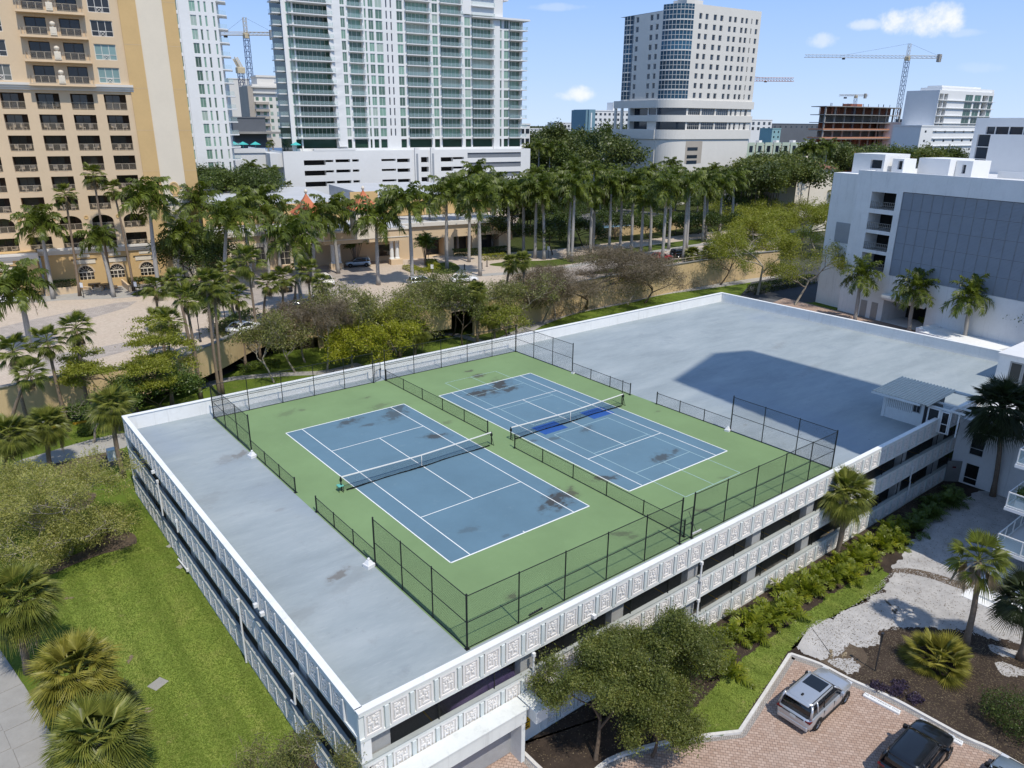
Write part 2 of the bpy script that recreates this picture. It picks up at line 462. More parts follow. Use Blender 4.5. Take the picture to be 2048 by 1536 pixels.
# ---- deck, courts: weathering and the dark water stains of their own shape
STAINS = [  # pixel of the photograph, half sizes in metres, turn, strength
    (700, 843, 1.1, .55, .3, .8), (790, 828, 1.6, .9, .6, .7), (795, 815, .9, .6, 0, .7), (870, 873, .9, .55, -.5, .9), (735, 850, .7, .3, 0, .6),
    (956, 752, .8, .55, 0, .9), (938, 742, .55, .35, 0, .8), (1000, 770, 1.7, .9, .9, 1.0), (960, 787, 1.3, 1.0, -.2, 1.0), (985, 783, .8, .5, .5, .9), (1020, 778, 1.2, .5, .3, .9),
    (1115, 1000, 1.5, .8, .5, 1.0), (1140, 990, 1.0, .5, .8, .9), (1085, 1015, .5, .3, 0, .8), (1208, 957, .95, .45, -.4, .9), (1068, 882, .5, .28, 0, .5),
    (1325, 915, 1.0, .6, .2, .8), (1350, 903, .6, .3, .4, .7), (1175, 857, .9, .4, .4, .5), (1105, 878, .6, .3, 0, .5), (1400, 1020, .75, .28, -.6, .8), (1250, 855, .01, .01, 0, .1),
    (1240, 1068, .7, .28, -.5, .6), (1265, 1074, .4, .2, 0, .5), (1025, 1192, .45, .3, .2, .75), (935, 1060, .6, .35, 0, .35), (1010, 1072, .3, .2, 0, .4),
    (575, 826, 1.0, .6, .4, .35), (603, 820, .5, .3, 0, .5), (733, 795, .5, .25, 0, .6), (895, 845, .6, .35, 0, .4), (1315, 823, .35, .16, 0, .4), (1450, 955, .6, .22, -.5, .35), (760, 812, 1.0, .5, .3, .4)]
RUST = [(680, 1150, .95, .4, .55, .6), (478, 910, 1.0, .45, .5, .5), (455, 918, 1.2, .7, .3, .25), (730, 1402, .30, .18, .4, .0), (560, 1020, .4, .2, 0, .2), (1490, 850, .5, .2, 0, .25), (1435, 790, .4, .2, 0, .2), (700, 1160, 1.6, .8, .4, .12), (1790, 662, 10.5, .28, 1.55, .42), (1880, 690, 3.5, .5, 1.5, .3), (1560, 690, 2.2, .5, .3, .16), (1620, 740, 3.0, .6, .2, .14), (600, 1230, 1.3, .7, .2, .14), (420, 1000, 1.4, .8, .9, .12)]
def stain_mask(nt, items, z):
    p = npos(nt)
    warp = nt.nodes.new('ShaderNodeTexNoise'); warp.inputs['Scale'].default_value = 1.6; warp.inputs['Detail'].default_value = 6; warp.inputs['Roughness'].default_value = .65
    nt.links.new(p, warp.inputs['Vector'])
    w = nmath(nt, 'MULTIPLY', nmath(nt, 'SUBTRACT', warp.outputs['Fac'], .5), 3.4)
    tot = None
    for px, py, a, b, t, s in items:
        c = at(px, py, z)
        vt = nt.nodes.new('ShaderNodeMapping'); vt.vector_type = 'TEXTURE'
        vt.inputs['Location'].default_value = (c[0], c[1], z); vt.inputs['Rotation'].default_value = (0, 0, t); vt.inputs['Scale'].default_value = (a, b, 1)
        nt.links.new(p, vt.inputs['Vector'])
        ln = nt.nodes.new('ShaderNodeVectorMath'); ln.operation = 'LENGTH'; nt.links.new(vt.outputs[0], ln.inputs[0])
        d = nmath(nt, 'ADD', ln.outputs['Value'], w)
        k = nmath(nt, 'ADD', nrange(nt, d, .45, 1.0, s*.72, 0), nrange(nt, d, .7, 1.7, s*.28, 0))
        tot = k if tot is None else nmath(nt, 'MAXIMUM', tot, k)
    return tot
H = 5.7
def courtmat(name, col, wear, stain):
    m, nt, b = newmat(name)
    p = npos(nt)
    f = nnoise(nt, p, .22, 6, .6); f2 = nnoise(nt, p, 1.4, 6, .7); f3 = nnoise(nt, p, 40, 2)
    c = nramp(nt, f, ((.3, tuple(x*.9 for x in col)), (.7, tuple(x*1.08 for x in col))))
    c = nmix(nt, nrange(nt, f2, .55, .8, 0, .45), c, wear)
    c = nmix(nt, nmath(nt, 'MULTIPLY', f3, .18), c, tuple(x*.6 for x in col))
    c = nmix(nt, stain_mask(nt, STAINS, H), c, stain)
    nt.links.new(c, b.inputs['Base Color'])
    b.inputs['Roughness'].default_value = .8; b.inputs['Specular IOR Level'].default_value = .25
    nbump(nt, b, f3, .15, .004)
courtmat('court_green', (.185, .275, .125), (.24, .32, .17), (.085, .085, .06))
courtmat('court_blue', (.115, .200, .262), (.185, .265, .305), (.055, .06, .062))
def deckmat():
    m, nt, b = newmat('deck_paint')
    p = npos(nt)
    f = nnoise(nt, nmap(nt, p, rot=(0, 0, .5), sc=(.3, 1, 1)), .35, 7, .65)
    f2 = nnoise(nt, p, .09, 3, .5); f3 = nnoise(nt, nmap(nt, p, rot=(0, 0, .5), sc=(.35, 1.6, 1)), 3, 7, .75); f4 = nnoise(nt, p, 1.1, 6, .7)
    c = nramp(nt, f, ((.25, (.22, .255, .27)), (.5, (.285, .325, .34)), (.78, (.365, .40, .41))))
    c = nmix(nt, nrange(nt, f3, .5, .75, 0, .38), c, (.40, .425, .45))
    c = nmix(nt, nrange(nt, f2, .52, .7, 0, .5), c, (.24, .285, .34))
    c = nmix(nt, nrange(nt, f4, .55, .8, 0, .45), c, (.215, .225, .22))
    c = nmix(nt, nrange(nt, nnoise(nt, p, .28, 8, .72), .56, .7, 0, .4), c, (.20, .235, .26))
    c = nmix(nt, stain_mask(nt, RUST, H), c, (.105, .075, .05))
    vo = nt.nodes.new('ShaderNodeTexVoronoi'); vo.inputs['Scale'].default_value = .42; nt.links.new(p, vo.inputs['Vector'])
    c = nmix(nt, nrange(nt, vo.outputs['Distance'], .012, .03, .8, 0), c, (.08, .07, .06))
    nt.links.new(c, b.inputs['Base Color'])
    b.inputs['Roughness'].default_value = .7; b.inputs['Specular IOR Level'].default_value = .3
    nbump(nt, b, f3, .08, .01)
deckmat()
def grassmat(name, lo, hi, dry, mow=0.0):
    m, nt, b = newmat(name)
    p = npos(nt)
    f = nnoise(nt, p, .35, 6, .65); f2 = nnoise(nt, nmap(nt, p, sc=(1, 1, .3)), 9, 6, .8); f3 = nnoise(nt, p, .8, 5, .65)
    c = nramp(nt, f, ((.3, lo), (.7, hi)))
    c = nmix(nt, nrange(nt, f3, .5, .74, 0, .6), c, dry)
    c = nmix(nt, nrange(nt, f2, .35, .68, .6, 0), c, tuple(x*.42 for x in lo))
    if mow:
        wv = nt.nodes.new('ShaderNodeTexWave'); wv.inputs['Scale'].default_value = .16; wv.inputs['Distortion'].default_value = 2.0; wv.inputs['Detail'].default_value = 3
        nt.links.new(p, wv.inputs['Vector'])
        c = nmix(nt, nmath(nt, 'MULTIPLY', wv.outputs['Fac'], mow), c, tuple(x*.72 for x in lo))
    nt.links.new(c, b.inputs['Base Color'])
    b.inputs['Roughness'].default_value = .95; b.inputs['Specular IOR Level'].default_value = .1
    nbump(nt, b, f2, .9, .06)
grassmat('grass', (.12, .18, .025), (.17, .23, .035), (.27, .24, .09), .6)
grassmat('grass_far', (.075, .11, .018), (.12, .155, .03), (.16, .15, .05))
grassmat('garden', (.045, .06, .018), (.075, .095, .025), (.10, .085, .05))
grassmat('city_ground', (.075, .085, .05), (.13, .13, .1), (.2, .19, .17))
def soilmat(name, lo, hi, fleck, fs=24, soil=None):
    m, nt, b = newmat(name)
    p = npos(nt)
    f = nnoise(nt, p, .8, 7, .7); f2 = nnoise(nt, p, fs, 5, .8)
    c = nramp(nt, f, ((.3, lo), (.7, hi)))
    c = nmix(nt, nrange(nt, f2, .55, .72, 0, .75), c, fleck)
    if soil:
        c = nmix(nt, nrange(nt, nnoise(nt, p, .55, 9, .78), .55, .72, 0, .6), c, soil)
        c = nmix(nt, nrange(nt, nnoise(nt, p, 3.2, 7, .8), .57, .68, 0, .7), c, soil)
    nt.links.new(c, b.inputs['Base Color'])
    b.inputs['Roughness'].default_value = .95; b.inputs['Specular IOR Level'].default_value = .15
    nbump(nt, b, f2, .8, .05)
soilmat('mulch', (.030, .022, .017), (.075, .055, .042), (.16, .125, .10))
soilmat('mulch_dry', (.085, .062, .045), (.15, .115, .085), (.28, .22, .16))
soilmat('gravel', (.38, .365, .355), (.55, .53, .51), (.22, .205, .195), 26, (.20, .165, .135))
def pavermat(name, c1, c2, mortar, bw, bh, rot, tint=None):
    m, nt, b = newmat(name)
    p = npos(nt)
    br = nt.nodes.new('ShaderNodeTexBrick')
    br.inputs['Scale'].default_value = 1.0; br.inputs['Brick Width'].default_value = bw; br.inputs['Row Height'].default_value = bh
    br.inputs['Mortar Size'].default_value = .012; br.inputs['Bias'].default_value = 0
    br.inputs['Color1'].default_value = (*c1, 1); br.inputs['Color2'].default_value = (*c2, 1); br.inputs['Mortar'].default_value = (*mortar, 1)
    wp = nt.nodes.new('ShaderNodeTexNoise'); wp.inputs['Scale'].default_value = 2.5; nt.links.new(p, wp.inputs['Vector'])
    ad_ = nt.nodes.new('ShaderNodeVectorMath'); ad_.operation = 'MULTIPLY_ADD'; ad_.inputs[1].default_value = (.03, .03, 0)
    nt.links.new(wp.outputs['Color'], ad_.inputs[0]); nt.links.new(nmap(nt, p, rot=(0, 0, rot)), ad_.inputs[2])
    nt.links.new(ad_.outputs[0], br.inputs['Vector'])
    c = br.outputs['Color']
    c = nmix(nt, nrange(nt, nnoise(nt, p, .5, 6, .7), .48, .72, 0, .5), c, tint or tuple(x*.72 for x in c1))
    c = nmix(nt, nrange(nt, nnoise(nt, p, 5, 5, .8), .55, .75, 0, .4), c, tuple(x*.55 for x in c2))
    nt.links.new(c, b.inputs['Base Color']); b.inputs['Roughness'].default_value = .9; b.inputs['Specular IOR Level'].default_value = .2
    nbump(nt, b, br.outputs['Fac'], -.5, .01)
pavermat('pavers', (.36, .25, .195), (.47, .35, .285), (.15, .11, .09), .24, .17, .85, (.33, .26, .22))
pavermat('paver_edge', (.30, .28, .26), (.37, .34, .31), (.16, .14, .13), .10, .20, .85)
pavermat('plaza_pavers', (.47, .39, .31), (.54, .455, .37), (.37, .30, .24), .3, .3, .3, (.50, .40, .33))
pavermat('plaza_grey', (.34, .30, .27), (.42, .37, .33), (.22, .19, .17), .6, .6, .3)
# ------------------------------------------------------------------ the ground
def sheet(name, pts, z, m, label=None, kind='structure'):
    me = bpy.data.meshes.new(name)
    pts = [(float(p[0]), float(p[1])) for p in pts]
    ar = sum(pts[i][0]*pts[(i+1) % len(pts)][1]-pts[(i+1) % len(pts)][0]*pts[i][1] for i in range(len(pts)))
    if ar < 0: pts = pts[::-1]
    me.from_pydata([(x, y, z) for x, y in pts], [], [tuple(range(len(pts)))])
    me.materials.append(MT[m]); me.update()
    return link(name, me, label=label, kind=kind)
def pxs(lst, z=0.0): return [at(x, y, z)[:2] for x, y in lst]
def smooth(pts, n=4, closed=False):
    """Catmull-Rom through plan points"""
    pts = [np.array(p, float) for p in pts]; out = []
    N = len(pts)
    for i in range(N if closed else N-1):
        p0, p1, p2, p3 = (pts[(i+k) % N] if closed else pts[min(max(i+k, 0), N-1)] for k in (-1, 0, 1, 2))
        for j in range(n):
            t = j/n
            out.append(.5*(2*p1+(p2-p0)*t+(2*p0-5*p1+4*p2-p3)*t*t+(3*p1-p0-3*p2+p3)*t**3))
    if not closed: out.append(pts[-1])
    return out
def strip(mb, pts, w0, w1, z0, z1, m=0):
    """kerb or wall following plan points; w0, w1 offsets to the left of the way"""
    pts = [np.array(p, float) for p in pts]; rings = []
    for i, p in enumerate(pts):
        t = pts[min(i+1, len(pts)-1)]-pts[max(i-1, 0)]; t /= np.linalg.norm(t); n = np.array([-t[1], t[0]])
        a, b = p+n*w0, p+n*w1
        rings.append([(a[0], a[1], z0), (b[0], b[1], z0), (b[0], b[1], z1), (a[0], a[1], z1)])
    mb.loft(rings, m)
    return mb

def ragged(pts, amp=.16, seed=2):
    c = smooth(pts, 14, True); r = np.random.default_rng(seed); k = np.zeros(2); out = []
    for p in c: k = k*.6+r.normal(0, amp*.6, 2); out.append(p+k)
    return out
R8 = 9000
struct('ground', MB().poly([(R8*math.cos(2*PI*i/48), R8*math.sin(2*PI*i/48), -.30) for i in range(48)]), 'city_ground')
sheet('lawn', [(-70, -60), (-9, -60), (-9, -9), (70, -9), (118, 20), (118, 62), (60, 80), (-70, 80)], -.004, 'grass')
# paved parking lot in front
sheet('parking_lot', [(-16, -70), (45, -70), (45, -8.3), (-10.1, -8.3), (-10.2, -30)], .004, 'pavers')
bed_edge = smooth(pxs([(1030, 1493), (1052, 1513), (1080, 1540), (1120, 1572), (1165, 1566), (1215, 1524), (1290, 1497), (1380, 1478), (1478, 1466)]), 3) + \
    smooth(pxs([(1480, 1464), (1532, 1385), (1579, 1312)]), 2) + smooth(pxs([(1583, 1311), (1640, 1331), (1700, 1362), (1780, 1397), (1860, 1440), (1930, 1478), (1985, 1502), (2060, 1545), (2150, 1600)]), 3)
bed = [tuple(p) for p in bed_edge]
tail = [(60, bed[-1][1]-12), (60, -8.4), (bed[0][0], -8.4)]
mb = MB()
pp = bed+tail
mb.poly([(x, y, .10) for x, y in pp])
struct('planting_bed', mb, 'mulch')
mb = MB(); strip(mb, bed, -.09, .09, 0, .145)
kerb_o = struct('kerb', mb, 'kerb')
mb = MB(); strip(mb, bed, -.34, -.092, 0, .008)
struct('paver_border', mb, 'paver_edge')
sheet('grass_strip', ragged(pxs([(1385, 1470), (1470, 1458), (1525, 1380), (1572, 1306), (1592, 1288), (1620, 1256), (1700, 1214), (1762, 1180), (1772, 1150), (1755, 1132), (1700, 1166), (1600, 1236), (1520, 1292), (1450, 1350), (1400, 1405), (1360, 1445)], .1)), .104, 'grass')
sheet('gravel', ragged(pxs([(1588, 1290), (1606, 1260), (1640, 1243), (1700, 1216), (1762, 1184), (1786, 1142), (1805, 1108), (1835, 1065), (1865, 1035), (1905, 1003), (1960, 982), (2010, 975), (2070, 985), (2120, 1100), (2120, 1300), (2060, 1292), (1990, 1276), (1930, 1262), (1870, 1255), (1800, 1254), (1755, 1262), (1700, 1287), (1668, 1312), (1630, 1316)], .1)), .108, 'gravel')
sheet('bare_soil', smooth(pxs([(1790, 1137), (1830, 1138), (1880, 1150), (1930, 1168), (1928, 1180), (1870, 1160), (1820, 1148), (1785, 1145)], .1), 3, True), .112, 'mulch_dry')
sheet('bare_soil', smooth(pxs([(1600, 1285), (1650, 1262), (1690, 1255), (1720, 1290), (1735, 1320), (1700, 1345), (1640, 1322)], .1), 3, True), .1045, 'mulch_dry')
for i, l in enumerate(([(1690, 1268), (1740, 1262), (1760, 1280), (1720, 1296)], [(1990, 1325), (2040, 1335), (2060, 1350), (2010, 1352)], [(1660, 1320), (1700, 1318), (1720, 1335), (1690, 1345)], [(1975, 1290), (2030, 1300), (2050, 1318), (2000, 1310)])):
    sheet('sand_patch', ragged(pxs(l, .1), .1, 30+i), .1065, 'gravel')
# left: sidewalk of concrete slabs, one by one
walk = struct('sidewalk', MB().poly([(-25.6, -30, .0), (-19.55, -30, .0), (-19.3, 2, .0), (-20.4, 11, .0), (-21.7, 19, .0), (-23.8, 27, .0), (-30, 40, 0), (-36, 38, 0), (-28, 22, 0), (-26, 8, 0)]), 'concrete_dark')
slab_me = {}
for j, y0 in enumerate(np.arange(-6, 34, 1.62)):
    yc = y0+.81
    xe = np.interp(yc, (-30, 2, 11, 19, 27, 40), (-19.55, -19.3, -20.4, -21.7, -23.8, -30))
    sl = np.interp(yc, (-30, 2, 11, 19, 27, 40), (0, .05, .14, .19, .35, .45))
    for i in range(3):
        jj = random.random()*.006
        if (i, 0) not in slab_me: slab_me[i, 0] = MB().cbox(-.83, .83, -.795, .795, 0, .03, .012).mesh('slab', 'concrete')
        link('slab', slab_me[i, 0], walk, (xe-.85-1.69*i*math.cos(sl), yc+1.69*i*math.sin(sl)*-.0, .002+jj), sl)
sheet('path', smooth(pxs([(40, 945), (95, 931), (150, 917), (250, 895), (258, 866), (200, 875), (150, 888), (100, 903), (30, 925)]), 3, True), .006, 'pavement')
sheet('soil_patch', smooth(pxs([(150, 915), (235, 900), (248, 910), (240, 930), (205, 935), (200, 945), (150, 955), (100, 950), (95, 935)]), 3, True), .003, 'mulch_dry')
sheet('soil_patch', smooth(pxs([(60, 1150), (110, 1120), (160, 1105), (220, 1060), (262, 1065), (274, 1080), (262, 1098), (215, 1105), (150, 1128), (100, 1150)]), 3, True), .003, 'mulch_dry')
sheet('soil_patch', smooth(pxs([(60, 1020), (130, 990), (190, 985), (180, 1010), (150, 1030), (100, 1050), (70, 1060)]), 3, True), .003, 'mulch_dry')
sheet('soil_patch', smooth(pxs([(560, 1480), (640, 1440), (720, 1470), (760, 1536), (700, 1580), (560, 1560)]), 3, True), .003, 'mulch')
for (a, b) in ((316, 1368), (362, 1133), (340, 1092)):
    p = at(a, b)
    o = link('access_cover', MB().cbox(-.42, .42, -.36, .36, 0, .035, .015).mesh('access_cover', 'concrete'), None, (p[0], p[1], .0), .45, None,
             {316: 'square pale concrete access cover lying alone in the lawn', 362: 'small pale concrete slab in the grass against the garage wall', 340: 'pale splash block in the grass at the foot of the far downpipe'}[a], 'access cover')
    if a != 316: o.scale = (.6, .6, 1) if a == 362 else (.5, .5, 1)
# driveway below the plaza, with yellow kerbs
sheet('driveway', [(-70, 46.6), (-14, 52.6), (4, 57.5), (14, 64), (60, 84), (90, 66), (100, 120), (-70, 120)], .002, 'asphalt')
for nm, pts, w in (('path', [(380, 780), (450, 760), (520, 752), (581, 748), (652, 744), (720, 728)], .75), ('path', [(800, 690), (850, 676), (898, 668), (948, 679), (985, 690)], .7),
               ('path', [(985, 690), (1047, 662), (1080, 645), (1150, 622), (1250, 603), (1310, 588), (1412, 574), (1500, 561), (1560, 548)], 1.25)):
    c = smooth(pxs(pts), 4)
    mb = MB(); strip(mb, c, -w, w, -.02, .012 if w > 1 else .014)
    struct(nm, mb, 'pavement')
sheet('road', [(77, 40), (97.6, 45), (99.4, 30), (91, -12), (69.5, -12), (69.0, 33)], .004, 'asphalt_pale')
sheet('road', [(92, 46), (120, 60), (150, 50), (150, 34), (101, 37)], .003, 'asphalt')
sheet('brick_apron', [(92.5, 40.5), (100.9, 42), (97.4, 21), (95.2, 9), (88.2, 9), (89.6, 24)], .008, 'pavers')
for i, (a, b) in enumerate((((146, 849), (188, 841)), ((74, 863), (112, 855)), ((28, 874), (57, 868)))):
    p, q = at(*a), at(*b)
    mb = MB(); strip(mb, [p[:2]-p[:2], q[:2]-p[:2]], -.12, .12, 0, .16)
    link('kerb_block', mb.mesh('kerb_block', 'kerb_yellow'), None, (p[0], p[1], 0), None, None,
         ('yellow painted kerb block at the garden wall, nearest the bushy palm by the parking garage', 'middle yellow painted kerb block below the tan wall', 'leftmost yellow painted kerb block below the tan wall')[i], 'kerb', 'yellow kerb blocks below the tan wall')
# ---- plaza in front of the hotel, held by a tan wall
PZ, TOPZ, BOTZ = 4.5, 5.2, 1.75
wall_px = [(-260, 818), (-120, 791), (0, 771), (107, 751), (175, 742), (265, 728), (345, 714), (400, 694), (445, 675), (490, 652), (540, 636), (612, 625), (690, 620), (760, 618), (837, 616), (900, 609)]
wall_c = smooth(pxs(wall_px, TOPZ), 3)
wall_r = smooth(pxs([(900, 609), (1000, 592), (1100, 573), (1200, 553), (1295, 537), (1357, 526), (1410, 518), (1480, 508), (1560, 500)], TOPZ), 2)[1:]
edge = wall_c+wall_r
plz = [tuple(p) for p in edge]+[(140, 70), (150, 150), (-80, 150)]
plaza = struct('plaza', MB().prism([p for p in plz], PZ-.5, PZ), ['plaza_pavers'])
rw = thing('retaining_wall', 'long curved tan stucco wall carrying the hotel plaza above the dark driveway', 'wall')
mb = MB(); strip(mb, wall_c, 0, -.35, BOTZ, TOPZ-.12)
link('wall_face', mb.mesh('wall_face', 'wall_tan'), rw)
mb = MB(); strip(mb, wall_r, 0, -.35, 0, TOPZ-.12)
link('wall_face', mb.mesh('wall_face', 'wall_tan'), rw)
mb = MB(); strip(mb, edge, .06, -.5, TOPZ-.12, TOPZ)
link('coping', mb.mesh('coping', 'concrete_dark'), rw)
mb = MB(); strip(mb, wall_c, 6.8, 7.2, 0, PZ-.5)
link('back_wall', mb.mesh('back_wall', 'hotel_dark'), rw)
def along(c, s):
    d = 0
    for a, b in zip(c[:-1], c[1:]):
        l = np.linalg.norm(b-a)
        if d+l >= s: return a+(b-a)*(s-d)/l, math.atan2(*(b-a)[::-1])
        d += l
    return c[-1], 0
cme = MB().box(-.35, .35, .05, .85, 0, BOTZ+1).mesh('column', 'wall_tan')
L_ = sum(np.linalg.norm(b-a) for a, b in zip(wall_c[:-1], wall_c[1:]))
s = 50.5
while s < L_-2:
    p, a = along(wall_c, s); link('column', cme, rw, (p[0], p[1], 0), a); s += 6.4
# low tan railing along the top of the right part
rl = thing('railing', 'low tan metal railing on the plaza wall beside the red car', 'railing')
c = smooth(pxs([(1250, 545), (1295, 537), (1357, 526), (1440, 513)], TOPZ), 6)
mb = MB(); strip(mb, c, -.2, -.26, TOPZ+.75, TOPZ+.82); strip(mb, c, -.2, -.25, TOPZ+.3, TOPZ+.34)
link('rail', mb.mesh('rail', 'railing'), rl)
pm = MB().box(-.05, .05, -.05, .05, 0, .8).mesh('post', 'railing')
for p in c: link('post', pm, rl, (p[0], p[1], TOPZ))
# plaza surface: grey paved bands, sidewalk, lawns
sheet('paving_band', pxs([(0, 655), (60, 640), (150, 622), (230, 606), (275, 602), (255, 615), (170, 640), (75, 668), (0, 690)], PZ), PZ+.006, 'plaza_grey')
sheet('paving_band', pxs([(70, 722), (110, 708), (200, 694), (300, 675), (300, 690), (200, 716), (100, 748), (60, 755)], PZ), PZ+.006, 'plaza_grey')
sheet('paving_band', pxs([(460, 590), (560, 545), (700, 525), (760, 560), (640, 600), (520, 620)], PZ), PZ+.006, 'plaza_grey')
sheet('sidewalk', pxs([(60, 606), (130, 600), (230, 597), (290, 592), (345, 590), (410, 605), (470, 590), (470, 570), (400, 590), (330, 570), (250, 560), (150, 575), (60, 590)], PZ), PZ+.01, 'pavement')
sheet('lawn', smooth(pxs([(262, 590), (300, 575), (360, 572), (430, 580), (450, 590), (410, 603), (350, 595), (300, 592)], PZ), 3, True), PZ+.02, 'grass_far')
mb = MB(); strip(mb, smooth(pxs([(940, 552), (1000, 548), (1100, 540), (1200, 522), (1300, 505), (1420, 487), (1560, 470)], PZ), 4), -1.0, 1.0, PZ, PZ+.05); struct('sidewalk', mb, 'pavement')
sheet('lawn', smooth(pxs([(985, 527), (1040, 522), (1100, 520), (1200, 505), (1290, 492), (1400, 478), (1400, 487), (1280, 506), (1180, 522), (1080, 535), (990, 532)], PZ), 3, True), PZ+.012, 'grass_far')
sheet('lawn', smooth(pxs([(860, 530), (900, 524), (920, 536), (900, 548), (850, 542)], PZ), 3, True), PZ+.012, 'grass_far')
sheet('lawn', smooth(pxs([(1200, 548), (1300, 533), (1400, 518), (1500, 506), (1500, 500), (1400, 512), (1300, 527), (1200, 541)], PZ), 3, True), PZ+.012, 'grass_far')
sheet('road', [tuple(q) for q in pxs([(1100, 560), (1200, 541), (1300, 526), (1420, 507), (1560, 490), (1560, 474), (1420, 492), (1300, 510), (1200, 525), (1100, 545)], PZ)], PZ+.004, 'plaza_grey')
# garden ground under the palms right of the wing, court and lot beyond
sheet('garden_ground', pxs([(1000, 506), (1100, 500), (1200, 488), (1300, 478), (1420, 464), (1560, 450), (1640, 440), (1640, 372), (1300, 395), (1050, 412)], PZ), PZ+.016, 'garden')
sheet('yard', pxs([(1120, 462), (1260, 452), (1330, 428), (1250, 418), (1150, 430)], PZ), PZ+.022, 'asphalt_pale')
sheet('blue_court', pxs([(1200, 470), (1262, 464), (1262, 448), (1200, 452)], PZ), PZ+.03, 'court_blue')
mb = MB(); strip(mb, pxs([(1185, 478), (1260, 470), (1330, 462), (1420, 448)], PZ), 0, -.3, PZ, PZ+2.2)
gw = thing('garden_wall', 'tan garden wall behind the double row of palms', 'wall'); link('wall_face', mb.mesh('wall_face', 'wall_tan'), gw)
# far streets and lots
sheet('far_road', [(160, 190), (420, 240), (700, 330), (700, 352), (410, 262), (150, 212)], -.29, 'asphalt_pale')
sheet('far_road', [(236, 225), (262, 226), (390, 700), (360, 700)], -.285, 'pavement')
sheet('parking_yard', [(150, 105), (260, 100), (300, 190), (160, 190)], -.28, 'asphalt_pale')
# ------------------------------------------------------------------ the parking garage
GX0, GX1, GY0, GY1 = -10.1, 68.2, -8.35, 32.3
PT = H+1.2
garage = thing('parking_garage', 'white three level parking garage with carved panel parapets and a blue grey roof deck', 'parking garage', (0, 0, 0))
FX1 = 51.8   # the front ends at the white annex
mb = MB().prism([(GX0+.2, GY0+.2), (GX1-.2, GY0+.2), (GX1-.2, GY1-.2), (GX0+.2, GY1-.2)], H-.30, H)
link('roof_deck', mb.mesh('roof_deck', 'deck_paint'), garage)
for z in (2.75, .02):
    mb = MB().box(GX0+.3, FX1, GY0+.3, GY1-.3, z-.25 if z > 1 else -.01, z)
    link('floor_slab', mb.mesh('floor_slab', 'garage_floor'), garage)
# parapets: three bands on the two open sides, plain on the other two
def parapet(length, z0, hh, ang, loc, cap=True, name='parapet'):
    """x along the wall, y inward"""
    mb = MB()
    mb.box(0, length, .05, .20, z0, z0+hh-.06, 0)
    mb.box(0, length, -.02, .05, z0, z0+.14, 0)
    mb.box(0, length, -.02, .05, z0+hh-.24, z0+hh-.06, 0)
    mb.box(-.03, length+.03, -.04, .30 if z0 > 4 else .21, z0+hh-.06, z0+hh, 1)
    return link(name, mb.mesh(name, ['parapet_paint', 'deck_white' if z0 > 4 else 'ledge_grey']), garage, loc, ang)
mbp = MB()
# one carved panel: frame, then a key pattern of raised strokes
w, h = .86, 1.02
mbp.box(-w/2, w/2, .02, .048, 0, h, 0)
t = .085
for b in ((-w/2, w/2, 0, t), (-w/2, w/2, h-t, h), (-w/2, -w/2+t, t, h-t), (w/2-t, w/2, t, h-t)): mbp.box(b[0], b[1], -.025, .02, b[2], b[3], 1)
S = .075
def stroke(x0, x1, z0, z1): mbp.box(-w/2+x0, -w/2+x1, -.022, .02, z0, z1, 1)
stroke(.17, .52, .17, .17+S); stroke(.62, .69, .17, .40); stroke(.17, .17+S, .30, .62); stroke(.17+S+.002, .36, .40, .40+S); stroke(.44, .51, .30, .55)
stroke(.515, .69, .48, .48+S); stroke(.17, .40, .69, .69+S); stroke(.40, .475, .62, .80); stroke(.55, .69, .62, .62+S); stroke(.62, .69, .70, .86); stroke(.17, .34, .80, .86); stroke(.30, .38, .55, .62)
panel_me = mbp.mesh('panel', ['panel_field', 'panel_paint'])
panel_me2 = mbp.mesh('panel', ['panel_field_shaded', 'panel_paint'])
rib_me = MB().cbox(-.10, .10, -.06, .048, 0, 1.02, .02).mesh('rib', 'rib_paint')
rib_me2 = MB().cbox(-.06, .06, -.06, .048, 0, 1.02, .02).mesh('rib', 'panel_paint')
levels = ((H-.35, 1.55), (2.75, 1.50), (.04, 1.46))
flip = 0
for z0, hh in levels:
    o = parapet(FX1-GX0, z0, hh, 0, (GX0, GY0, 0))
    k = (hh-.38)/1.02
    x = .66
    i = 0
    while x < FX1-GX0-.5:
        rr = PI if (i*7+int(z0*3)) % 2 else 0
        q = link('panel', panel_me, o, (x, 0, z0+.14+.005), None, (1 if i % 2 else -1, 1, k-.01))
        link('rib', rib_me, o, (x+.6125, 0, z0+.145), None, (1, 1, k-.01))
        x += 1.225; i += 1
    o = parapet(GY1-GY0-.3, z0, hh, -PI/2, (GX0, GY1-.02, 0))
    x = .66; i = 0
    while x < GY1-GY0-.8:
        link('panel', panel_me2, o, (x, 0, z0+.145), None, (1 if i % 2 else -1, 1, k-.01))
        link('rib', rib_me2, o, (x+.6125, 0, z0+.145), None, (1, 1, k-.01))
        x += 1.225; i += 1
mb = MB().box(GX0, GX1, GY1-.34, GY1, H-.35, PT, 0).box(GX0-.03, GX1+.03, GY1-.40, GY1+.03, PT, PT+.05, 0)
link('back_parapet', mb.mesh('back_parapet', 'deck_white'), garage)
mb = MB().box(GX1-.34, GX1, GY0+2.6, GY1-.345, H-.35, PT, 0).box(GX1-.40, GX1+.03, GY0+2.6, GY1-.41, PT, PT+.05, 0)
link('end_parapet', mb.mesh('end_parapet', 'deck_white'), garage)
mb = MB().box(GX0, GX1, GY1-.3, GY1-.001, 0, H-.36, 0).box(GX1-.3, GX1, GY0+2.6, GY1-.31, 0, H-.36, 0)
link('rear_wall', mb.mesh('rear_wall', 'white_wall'), garage)
